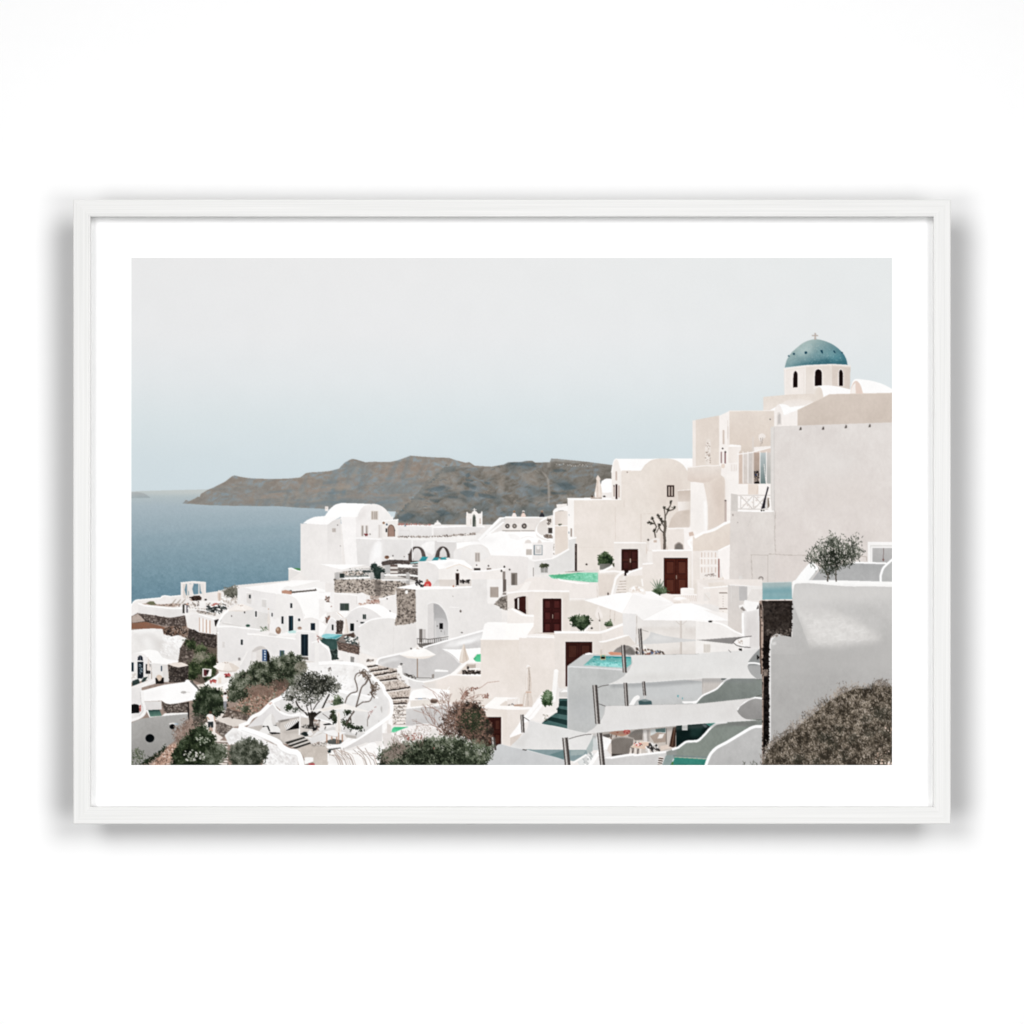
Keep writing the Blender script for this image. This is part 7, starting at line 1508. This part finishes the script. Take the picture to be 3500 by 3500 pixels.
    for k in range(26):
        x = rng.uniform(760, 1900); y = 1720 - (x - 700) * .53 + rng.uniform(40, 480)
        if y < 1880:
            bush('34332b 47443b 5a554b', '%g %g %g %g %g %g %g %g' % (x - 60, y, x, y - 26, x + 60, y, x, y + 30), 80, ln=(4, 8), w=2, jit=9, fill=False)
    bush('9d9187 b5a99d c2b7ac', Q, 650, ln=(5, 12), w=1.3, jit=6, top=.3, fill=False, up=.9)
    specks('f0d8c8 e6c3b0 fbeee6', '1740 1850 1830 1830 1870 1880 1760 1885', 9, s=(6, 10)); specks('e0bda9 d3b09c f0dccf', '1880 1500 1930 1500 1930 1570 1830 1540', 8, s=(4, 8)); specks('cfae9c e7cdbe', '1800 1550 1936 1750 1936 1880 1700 1880', 12, s=(4, 8)); specks('fbeee6 e9cdbc', '1890 1866 1936 1860 1936 1892 1890 1892', 7, s=(7, 11))
    for k in range(40):
        t = rng.random(); x = 700 + t * 1200; y = 1680 - t * 610 - 40 * math.sin(t * 3.1)
        L('7d736a', 3, '%g %g %g %g' % (x, y + 20, x + rng.gauss(0, 14), y - rng.uniform(10, 50)), n=4)
    for x in (1750, 1780, 1830, 1880):
        branch('6b625a', x, 1120, -1.6 + rng.gauss(0, .2), 60, 4, 2, .4)
    T(1093, 1983)
    R('printed_shrub', 'dry reddish-brown shrub with bare twigs printed in front of the brown door')
    for x, y, a, l, d in ((1300, 1600, -1.9, 150, 3), (1280, 1590, -2.2, 140, 3), (1330, 1590, -1.5, 170, 3), (1250, 1560, -2.5, 110, 2), (1360, 1420, -1.2, 120, 3), (1420, 1330, -1.0, 100, 2), (1500, 1300, -.7, 90, 2), (1290, 1500, -1.8, 140, 3), (1340, 1480, -1.4, 120, 3)):
        branch('86695e', x, y, a, l, 5, d, .4, .18)
    for q in ('1440 1250 (1470 1180 1500 1150 1560 1112) 1640 1108', '1500 1230 (1560 1195 1620 1175) 1700 1170', '1600 1120 (1660 1095 1720 1050) 1840 1036', '1300 1590 (1290 1480 1220 1340) 1100 1280', '1290 1590 (1180 1430 1080 1370) 960 1330', '1470 1240 (1480 1150 1500 1110) 1530 1095', '1050 1080 (1110 1110 1180 1150) 1230 1200', '1240 1300 1190 1190 1160 1150'):
        L('9c7668', 3.5, q, n=6)
    specks('6d5148 8f6a5c a07a6c', '1440 1230 1480 1150 1560 1100 1640 1100 1560 1140 1480 1220', 60, s=(4, 9)); specks('7a5a50 9c7668', '1660 1180 1740 1160 1730 1210 1680 1210', 24, s=(4, 9))
    bush('4a3a33 6f5a50 957a6d', '1240 1500 1330 1330 1430 1250 1480 1400 1420 1600 1280 1600', 720, ln=(5, 13), w=2, jit=9, fill=False, var=.3)
    bush('2f2a26 4d4038 6d574c 8d7062 a68575', '1400 1330 1480 1270 1570 1250 1640 1290 1690 1370 1720 1440 1770 1520 1750 1640 1660 1700 1560 1650 1440 1590 1400 1480', 2300, ln=(5, 12), w=2.3, jit=7, var=.28)
    bush('2a3324 3d4734', '1480 1350 1640 1340 1690 1500 1560 1560 1470 1480', 330, ln=(5, 11), w=2.3, jit=12, fill=False)
    R('printed_shrub', 'wide green-grey bush printed at the bottom centre')
    for k in range(26):
        x = 640 + k * 44; y = 1790 - 140 * math.sin(min(1.0, k / 14.0) * 1.57) + max(0, k - 17) * 9
        bush('2f3629 56604b 7f8674', '%g %g %g %g %g %g %g %g' % (x - 34, y + 20, x + rng.gauss(0, 10), y - rng.uniform(20, 60), x + 34, y + 20, x, y + 60), 70, ln=(5, 11), w=1.9, jit=8, fill=False, up=.7)
    bush('262c20 3b4335 575f4c 777d6a 94958a', '600 1915 640 1790 760 1725 880 1690 1000 1680 1150 1645 1300 1650 1400 1640 1500 1700 1570 1745 1760 1765 1720 1850 1665 1915', 4200, ln=(5, 13), w=2.3, jit=7, var=.27, up=.9)
    bush('7d7068 978a80 5a5048', '630 1820 760 1720 900 1680 880 1760 700 1860', 380, ln=(6, 14), w=1.8, jit=9, fill=False, up=.7)
    bush('141a10 222b1c', '820 1760 1100 1700 1400 1720 1500 1830 1300 1900 900 1900', 300, ln=(5, 11), w=2.6, jit=14, fill=False, cl='r')
    for k in range(24):
        branch('8a7a70', rng.uniform(700, 1060), rng.uniform(1640, 1740), -1.6 + rng.gauss(0, .4), rng.uniform(40, 80), 4, 1, .4)
    specks('a56b60 8f564c', '860 1580 1060 1560 1040 1640 860 1640', 30, s=(4, 8)); specks('c04a44', '1170 1720 1180 1720 1180 1730 1170 1730', 3)


def finish():
    """The look of a photographic print: tone curve, a little clarity, softness and grain."""
    global img
    lum = img.mean(2, keepdims=True)
    img = lum + (img - lum) * 0.87
    cur = np.interp(img, [0, 40, 90, 140, 190, 215, 235, 255], [0, 31, 84, 141, 196, 222, 239, 255]).astype(np.float32)
    img = np.where((ids == 0)[..., None], img - 1.0, cur)
    img += ((0.8 * N60 + 0.8 * N22 + 0.8 * VST) * (ids > 4))[..., None]
    img += 0.11 * (img - boxblur(boxblur(img, 9), 7)) * (np.clip((ids != 0), 0, 1)[..., None])
    k = np.array([0.08, 0.24, 0.36, 0.24, 0.08], np.float32)
    for ax in (0, 1):
        p = np.pad(img, [(2, 2) if a == ax else (0, 0) for a in range(3)], mode='edge')
        img = sum(k[i] * np.take(p, np.arange(i, i + img.shape[ax]), axis=ax) for i in range(5))
    img += (N1 * 1.5 + N3 * 1.0)[..., None] * np.where(ids == 0, .5, 1.0)[..., None]
    np.clip(img, 0, 255, out=img)

# ---------------------------------------------------------------- dimensions and lamps
DEPTH_MM, RECESS_MM, SLAB_MM = 47, 11, 18
INK_WHITE = 0.84
WOOD0, WOOD1 = 0.72, 0.785
WALL_A = 0.905
AMBIENT = 0.015
HZ0 = 1.5
KEY, FILL, SPREAD = 36, 18.5, 52
LX, AIM, ZK = 2.0, 2.0, 2.4
LAMPS = []
for _s in (-1, 1):
    LAMPS.append(('softbox_high', (_s * LX, -5.1, HZ0 + ZK), (4.4, 3.6), KEY, (-_s * AIM, 0, HZ0 - 0.3), SPREAD))
    LAMPS.append(('softbox_low', (_s * LX, -5.1, HZ0 - 1.2), (4.4, 2.6), FILL, (-_s * AIM, 0, HZ0 - 0.3), SPREAD))


for step in (paint_far, paint_village_back, paint_village_mid, paint_church, paint_upper_right, paint_left, paint_left_houses,
             paint_left_front, paint_center, paint_patio, paint_front, paint_under, paint_sails, paint_right, finish):
    step()

# ---------------------------------------------------------------- scene
import bpy, bmesh
from mathutils import Vector

sc = bpy.context.scene
col = sc.collection
MM = 0.001
PX = 1.0 / 3000.0                       # one drawing unit in metres: the frame is 1.00 m wide
HZ = 1.50                               # height of the picture's centre above the floor
DEPTH = DEPTH_MM * MM                   # depth of the frame moulding
YF = -DEPTH                             # front face of the frame (wall surface is y = 0)
YP = YF + RECESS_MM * MM                # printed sheet, sunk behind the front face
DCAM = 4.9                              # camera to frame front


def mat(name, rough=0.6, spec=0.3):
    m = bpy.data.materials.new(name); m.use_nodes = True
    b = m.node_tree.nodes['Principled BSDF']
    b.inputs['Roughness'].default_value = rough
    b.inputs['Specular IOR Level'].default_value = spec
    return m, m.node_tree, b


def link(o, parent=None):
    col.objects.link(o)
    if parent is not None:
        o.parent = parent
    return o


def mesh_obj(name, verts, faces, m, parent=None, smooth=False):
    me = bpy.data.meshes.new(name)
    me.from_pydata(verts, [], faces); me.update()
    bm = bmesh.new(); bm.from_mesh(me)
    bmesh.ops.recalc_face_normals(bm, faces=bm.faces); bm.to_mesh(me); bm.free()
    me.materials.append(m)
    return link(bpy.data.objects.new(name, me), parent)


# --- materials
wall_m, nt, b = mat('white_wall_paint', 0.85, 0.2)
tc = nt.nodes.new('ShaderNodeTexCoord'); nz = nt.nodes.new('ShaderNodeTexNoise'); nz.inputs['Scale'].default_value = 55; nz.inputs['Detail'].default_value = 6
cr = nt.nodes.new('ShaderNodeMapRange'); cr.inputs['To Min'].default_value = WALL_A - .008; cr.inputs['To Max'].default_value = WALL_A + .008
cb = nt.nodes.new('ShaderNodeCombineColor')
bp = nt.nodes.new('ShaderNodeBump'); bp.inputs['Strength'].default_value = 0.03; bp.inputs['Distance'].default_value = 0.0006
nt.links.new(tc.outputs['Object'], nz.inputs['Vector']); nt.links.new(nz.outputs['Fac'], cr.inputs['Value'])
for k in range(3):
    nt.links.new(cr.outputs['Result'], cb.inputs[k])
nt.links.new(cb.outputs['Color'], b.inputs['Base Color']); nt.links.new(nz.outputs['Fac'], bp.inputs['Height']); nt.links.new(bp.outputs['Normal'], b.inputs['Normal'])

wood_m, nt, b = mat('white_stained_wood', 0.5, 0.3)
tc = nt.nodes.new('ShaderNodeTexCoord'); oi = nt.nodes.new('ShaderNodeObjectInfo')
mp = nt.nodes.new('ShaderNodeMapping'); mp.inputs['Scale'].default_value = (2.6, 300, 300)
ad = nt.nodes.new('ShaderNodeVectorMath'); ad.operation = 'ADD'
sc3 = nt.nodes.new('ShaderNodeVectorMath'); sc3.operation = 'SCALE'; sc3.inputs[0].default_value = (37.0, 11.0, 23.0)
nt.links.new(oi.outputs['Random'], sc3.inputs['Scale'])
nt.links.new(tc.outputs['Object'], ad.inputs[0]); nt.links.new(sc3.outputs[0], ad.inputs[1])
nt.links.new(ad.outputs[0], mp.inputs['Vector'])
n1 = nt.nodes.new('ShaderNodeTexNoise'); n1.inputs['Scale'].default_value = 1.6; n1.inputs['Detail'].default_value = 5; n1.inputs['Distortion'].default_value = 0.5
nt.links.new(mp.outputs['Vector'], n1.inputs['Vector'])
mp2 = nt.nodes.new('ShaderNodeMapping'); mp2.inputs['Scale'].default_value = (9, 1100, 1100); nt.links.new(ad.outputs[0], mp2.inputs['Vector'])
n2 = nt.nodes.new('ShaderNodeTexNoise'); n2.inputs['Scale'].default_value = 1.0; n2.inputs['Detail'].default_value = 2
nt.links.new(mp2.outputs['Vector'], n2.inputs['Vector'])
mx = nt.nodes.new('ShaderNodeMath'); mx.operation = 'MULTIPLY_ADD'; mx.inputs[1].default_value = 0.35
nt.links.new(n2.outputs['Fac'], mx.inputs[0]); nt.links.new(n1.outputs['Fac'], mx.inputs[2])
rp = nt.nodes.new('ShaderNodeValToRGB')
e = rp.color_ramp.elements
e[0].position = 0.48; e[0].color = (WOOD0, WOOD0, WOOD0 * .985, 1)
e[1].position = 0.84; e[1].color = (WOOD1, WOOD1 * .997, WOOD1 * .985, 1)
nt.links.new(mx.outputs[0], rp.inputs['Fac']); nt.links.new(rp.outputs['Color'], b.inputs['Base Color'])
bp = nt.nodes.new('ShaderNodeBump'); bp.inputs['Strength'].default_value = 0.12; bp.inputs['Distance'].default_value = 0.0004
nt.links.new(mx.outputs[0], bp.inputs['Height']); nt.links.new(bp.outputs['Normal'], b.inputs['Normal'])

paper_m, nt, b = mat('white_print_paper', 0.9, 0.0)
tc = nt.nodes.new('ShaderNodeTexCoord'); nz = nt.nodes.new('ShaderNodeTexNoise'); nz.inputs['Scale'].default_value = 900
cr = nt.nodes.new('ShaderNodeMapRange'); cr.inputs['To Min'].default_value = 0.90; cr.inputs['To Max'].default_value = 0.93
cb = nt.nodes.new('ShaderNodeCombineColor')
nt.links.new(tc.outputs['Object'], nz.inputs['Vector']); nt.links.new(nz.outputs['Fac'], cr.inputs['Value'])
for k in range(3):
    nt.links.new(cr.outputs['Result'], cb.inputs[k])
nt.links.new(cb.outputs['Color'], b.inputs['Base Color'])

ink_m, nt, b = mat('printed_ink_on_matt_paper', 0.9, 0.0)
at = nt.nodes.new('ShaderNodeAttribute'); at.attribute_name = 'ink'
nt.links.new(at.outputs['Color'], b.inputs['Base Color'])

back_m, nt, b = mat('dark_bounce_damping_wood', 0.8, 0.1)  # near-black, added so the frame's hidden faces bounce little light
nz = nt.nodes.new('ShaderNodeTexNoise'); nz.inputs['Scale'].default_value = 60
rp = nt.nodes.new('ShaderNodeValToRGB'); rp.color_ramp.elements[0].color = (.035, .03, .027, 1); rp.color_ramp.elements[1].color = (.07, .06, .052, 1)
nt.links.new(nz.outputs['Fac'], rp.inputs['Fac']); nt.links.new(rp.outputs['Color'], b.inputs['Base Color'])

board_m, nt, b = mat('brown_backing_board', 0.9, 0.1)
b.inputs['Base Color'].default_value = (0.32, 0.24, 0.17, 1)

# --- wall
w = mesh_obj('wall', [(-4, 0, -1.0), (4, 0, -1.0), (4, 0, 4.0), (-4, 0, 4.0), (-4, .1, -1.0), (4, .1, -1.0), (4, .1, 4.0), (-4, .1, 4.0)],
             [(0, 1, 2, 3), (7, 6, 5, 4), (0, 4, 5, 1), (1, 5, 6, 2), (2, 6, 7, 3), (3, 7, 4, 0)], wall_m)
w['kind'] = 'structure'; w['label'] = 'plain bright white wall behind the framed print'; w['category'] = 'wall'

# --- the framed print (an Empty at its lower back edge, against the wall)
root = bpy.data.objects.new('framed_print', None)
root['label'] = 'white wooden frame holding a wide-margined print of a whitewashed seaside village'
root['category'] = 'picture frame'
link(root)
root.location = (0, 0, HZ)


def at_depth(v, y):                     # drawing units -> metres for something at depth y (seen in perspective from straight ahead)
    return v * PX * (DCAM + (y - YF)) / DCAM


# frame rails: moulding profile (u across the face from the outer edge, y depth), mitred at both ends
W = 58.5 * PX
prof = [(13 * MM, -0.5 * MM), (13 * MM, YF + SLAB_MM * MM), (1.0 * MM, YF + 4.0 * MM), (0, YF + 2.6 * MM), (0, YF + 1.0 * MM), (0.35 * MM, YF + 0.4 * MM), (1.0 * MM, YF + 0.05 * MM), (1.4 * MM, YF), (W - 1.9 * MM, YF),
        (W - 1.6 * MM, YF + 0.35 * MM), (W - 1.25 * MM, YF + 0.35 * MM), (W - 1.0 * MM, YF + 0.1 * MM), (W - 0.35 * MM, YF + 0.1 * MM), (W, YF + 0.5 * MM), (W, YP - 0.4 * MM),
        (W - 5 * MM, YP - 0.4 * MM), (W - 5 * MM, -0.5 * MM)]          # unseen undercut, added to keep bounce light out of the wall shadow
OUTW, OUTH = 3000 * PX, 2135 * PX


def rail(length, rot, offset):
    n = len(prof)
    vs = [(-length / 2 + u, y, -u) for u, y in prof] + [(length / 2 - u, y, -u) for u, y in prof]
    fs = [(i, (i + 1) % n, n + (i + 1) % n, n + i) for i in range(n)]
    # the mitre cuts
    fs += [tuple(range(n)), tuple(range(2 * n - 1, n - 1, -1))]
    o = mesh_obj('frame_rail', vs, fs, wood_m, root)
    o.data.materials.append(back_m)
    for i in (0, 1, n - 1, n - 2):                     # unseen undercut and back made dark to cut bounce onto the wall
        o.data.polygons[i].material_index = 1
    o.rotation_euler = (0, rot, 0)
    o.location = offset
    return o


rail(OUTW, 0, (0, 0, OUTH / 2))
rail(OUTW, math.pi, (0, 0, -OUTH / 2))
rail(OUTH, math.pi / 2, (OUTW / 2, 0, 0))
rail(OUTH, -math.pi / 2, (-OUTW / 2, 0, 0))

# backing board behind the sheet
bx, bz = OUTW / 2 - W + 4 * MM, OUTH / 2 - W + 4 * MM
y0, y1 = YP + 0.6 * MM, YP + 3.0 * MM
mesh_obj('backing_board', [(-bx, y0, -bz), (bx, y0, -bz), (bx, y0, bz), (-bx, y0, bz), (-bx, y1, -bz), (bx, y1, -bz), (bx, y1, bz), (-bx, y1, bz)],
         [(0, 1, 2, 3), (7, 6, 5, 4), (0, 4, 5, 1), (1, 5, 6, 2), (2, 6, 7, 3), (3, 7, 4, 0)], board_m, root)

# print sheet: white margin of the paper
y0, y1 = YP, YP + 0.4 * MM
sheet = mesh_obj('print_sheet', [(-bx, y0, -bz), (bx, y0, -bz), (bx, y0, bz), (-bx, y0, bz), (-bx, y1, -bz), (bx, y1, -bz), (bx, y1, bz), (-bx, y1, bz)],
                 [(0, 1, 2, 3), (7, 6, 5, 4), (0, 4, 5, 1), (1, 5, 6, 2), (2, 6, 7, 3), (3, 7, 4, 0)], paper_m, root)
sheet['label'] = 'white paper print with a wide blank margin around a village photograph'

# the printed picture: one flat layer of ink, divided into the things it shows
STEP = 2
gh, gw = CH // STEP, CW // STEP
p = np.pad(img, [(1, 1), (1, 1), (0, 0)], mode='edge')
a = (p[:-1, :-1] + p[1:, :-1] + p[:-1, 1:] + p[1:, 1:]) / 4.0             # values at the corners of the dots
inkv = a[0:CH + 1:STEP, 0:CW + 1:STEP] / 255.0
lin = np.where(inkv <= 0.04045, inkv / 12.92, ((inkv + 0.055) / 1.055) ** 2.4) * INK_WHITE
cid = ids[STEP // 2::STEP, STEP // 2::STEP][:gh, :gw]
yi = YP - 0.05 * MM
vx = np.array([at_depth(OX + STEP * i - 1750, yi) for i in range(gw + 1)], np.float32)
vz = np.array([at_depth(1749.5 - (OY + STEP * j), yi) for j in range(gh + 1)], np.float32)


def pieces(g):
    """Number the connected patches of equal ids in the grid (4-neighbours), by passing the smallest number around."""
    n = np.arange(g.size, dtype=np.int32).reshape(g.shape)
    sv, sh = g[1:] == g[:-1], g[:, 1:] == g[:, :-1]
    while True:
        old = n.copy()
        m = np.where(sv, np.minimum(n[1:], n[:-1]), n[1:]); n[1:] = m
        m = np.where(sv, np.minimum(n[1:], n[:-1]), n[:-1]); n[:-1] = m
        m = np.where(sh, np.minimum(n[:, 1:], n[:, :-1]), n[:, 1:]); n[:, 1:] = m
        m = np.where(sh, np.minimum(n[:, 1:], n[:, :-1]), n[:, :-1]); n[:, :-1] = m
        n = n.ravel()[n]                                        # jump to the representative's number
        if np.array_equal(n, old):
            return n


for _ in range(3):                                              # stray dots join the piece beside them
    lab = pieces(cid)
    cnt = np.bincount(lab.ravel(), minlength=cid.size)
    small = cnt[lab] < 45
    if not small.any():
        break
    for dy, dx in ((0, -1), (-1, 0), (0, 1), (1, 0)) * 4:
        nb = np.roll(cid, (dy, dx), (0, 1)); ns = np.roll(small, (dy, dx), (0, 1))
        t = small & ~ns
        cid[t] = nb[t]; small[t] = False
lab = pieces(cid)
for r in sorted(set(np.unique(cid).tolist())):                  # ground seen in several places: a piece of its own in each place
    if regions[r][0] in ('printed_village_ground', 'printed_hillside', 'printed_plant'):
        for k in np.unique(lab[cid == r])[1:]:
            regions.append((regions[r][0], None)); cid[lab == k] = len(regions) - 1
order = sorted(set(np.unique(cid).tolist()))
for r in order:
    jj, ii = np.nonzero(cid == r)
    c = np.stack([jj * (gw + 1) + ii, (jj + 1) * (gw + 1) + ii, (jj + 1) * (gw + 1) + ii + 1, jj * (gw + 1) + ii + 1], 1)
    u, inv = np.unique(c.ravel(), return_inverse=True)
    vj, vi = u // (gw + 1), u % (gw + 1)
    co = np.empty((len(u), 3), np.float32)
    co[:, 0] = vx[vi]; co[:, 1] = yi; co[:, 2] = vz[vj]
    name, label = regions[r]
    me = bpy.data.meshes.new(name)
    me.vertices.add(len(u)); me.vertices.foreach_set('co', co.ravel())
    nf = len(jj)
    me.loops.add(nf * 4); me.loops.foreach_set('vertex_index', inv.astype(np.int32).ravel())
    me.polygons.add(nf); me.polygons.foreach_set('loop_start', np.arange(0, nf * 4, 4, dtype=np.int32))
    me.update(calc_edges=True)
    ca = me.color_attributes.new('ink', 'FLOAT_COLOR', 'POINT')
    rgba = np.ones((len(u), 4), np.float32); rgba[:, :3] = lin[vj, vi]
    ca.data.foreach_set('color', rgba.ravel())
    me.materials.append(ink_m)
    o = link(bpy.data.objects.new(name, me), sheet)
    if label:
        o['label'] = label

# --- lamps: two broad softboxes high left and right and two weaker ones low, crossed over the picture
def softbox(name, loc, size, power, target, spread):
    l = bpy.data.lights.new(name, 'AREA'); l.shape = 'RECTANGLE'; l.size = size[0]; l.size_y = size[1]; l.energy = power; l.spread = math.radians(spread)
    o = bpy.data.objects.new(name, l); link(o)
    o.location = loc
    o.rotation_euler = (Vector(target) - Vector(loc)).to_track_quat('-Z', 'Y').to_euler()
    return o


for args in LAMPS:
    softbox(*args)

wd = bpy.data.worlds.new('World'); sc.world = wd; wd.use_nodes = True
bg = wd.node_tree.nodes['Background']; bg.inputs['Color'].default_value = (1, 1, 1, 1); bg.inputs['Strength'].default_value = AMBIENT

# --- camera straight in front of the picture
cd = bpy.data.cameras.new('camera'); cam = bpy.data.objects.new('camera', cd); link(cam)
cam.location = (0, YF - DCAM, HZ - 0.5 * PX)
cam.rotation_euler = (math.pi / 2, 0, 0)
cd.sensor_width = 36; cd.lens = 36 * DCAM / (3500 * PX)
cd.clip_end = 100; cd.clip_start = 0.05
sc.camera = cam
sc.view_settings.view_transform = 'Standard'; sc.view_settings.look = 'None'
sc.view_settings.exposure = 0; sc.view_settings.gamma = 1; sc.view_settings.use_curve_mapping = False
sc.cycles.max_bounces = 6
sc.cycles.use_denoising = True
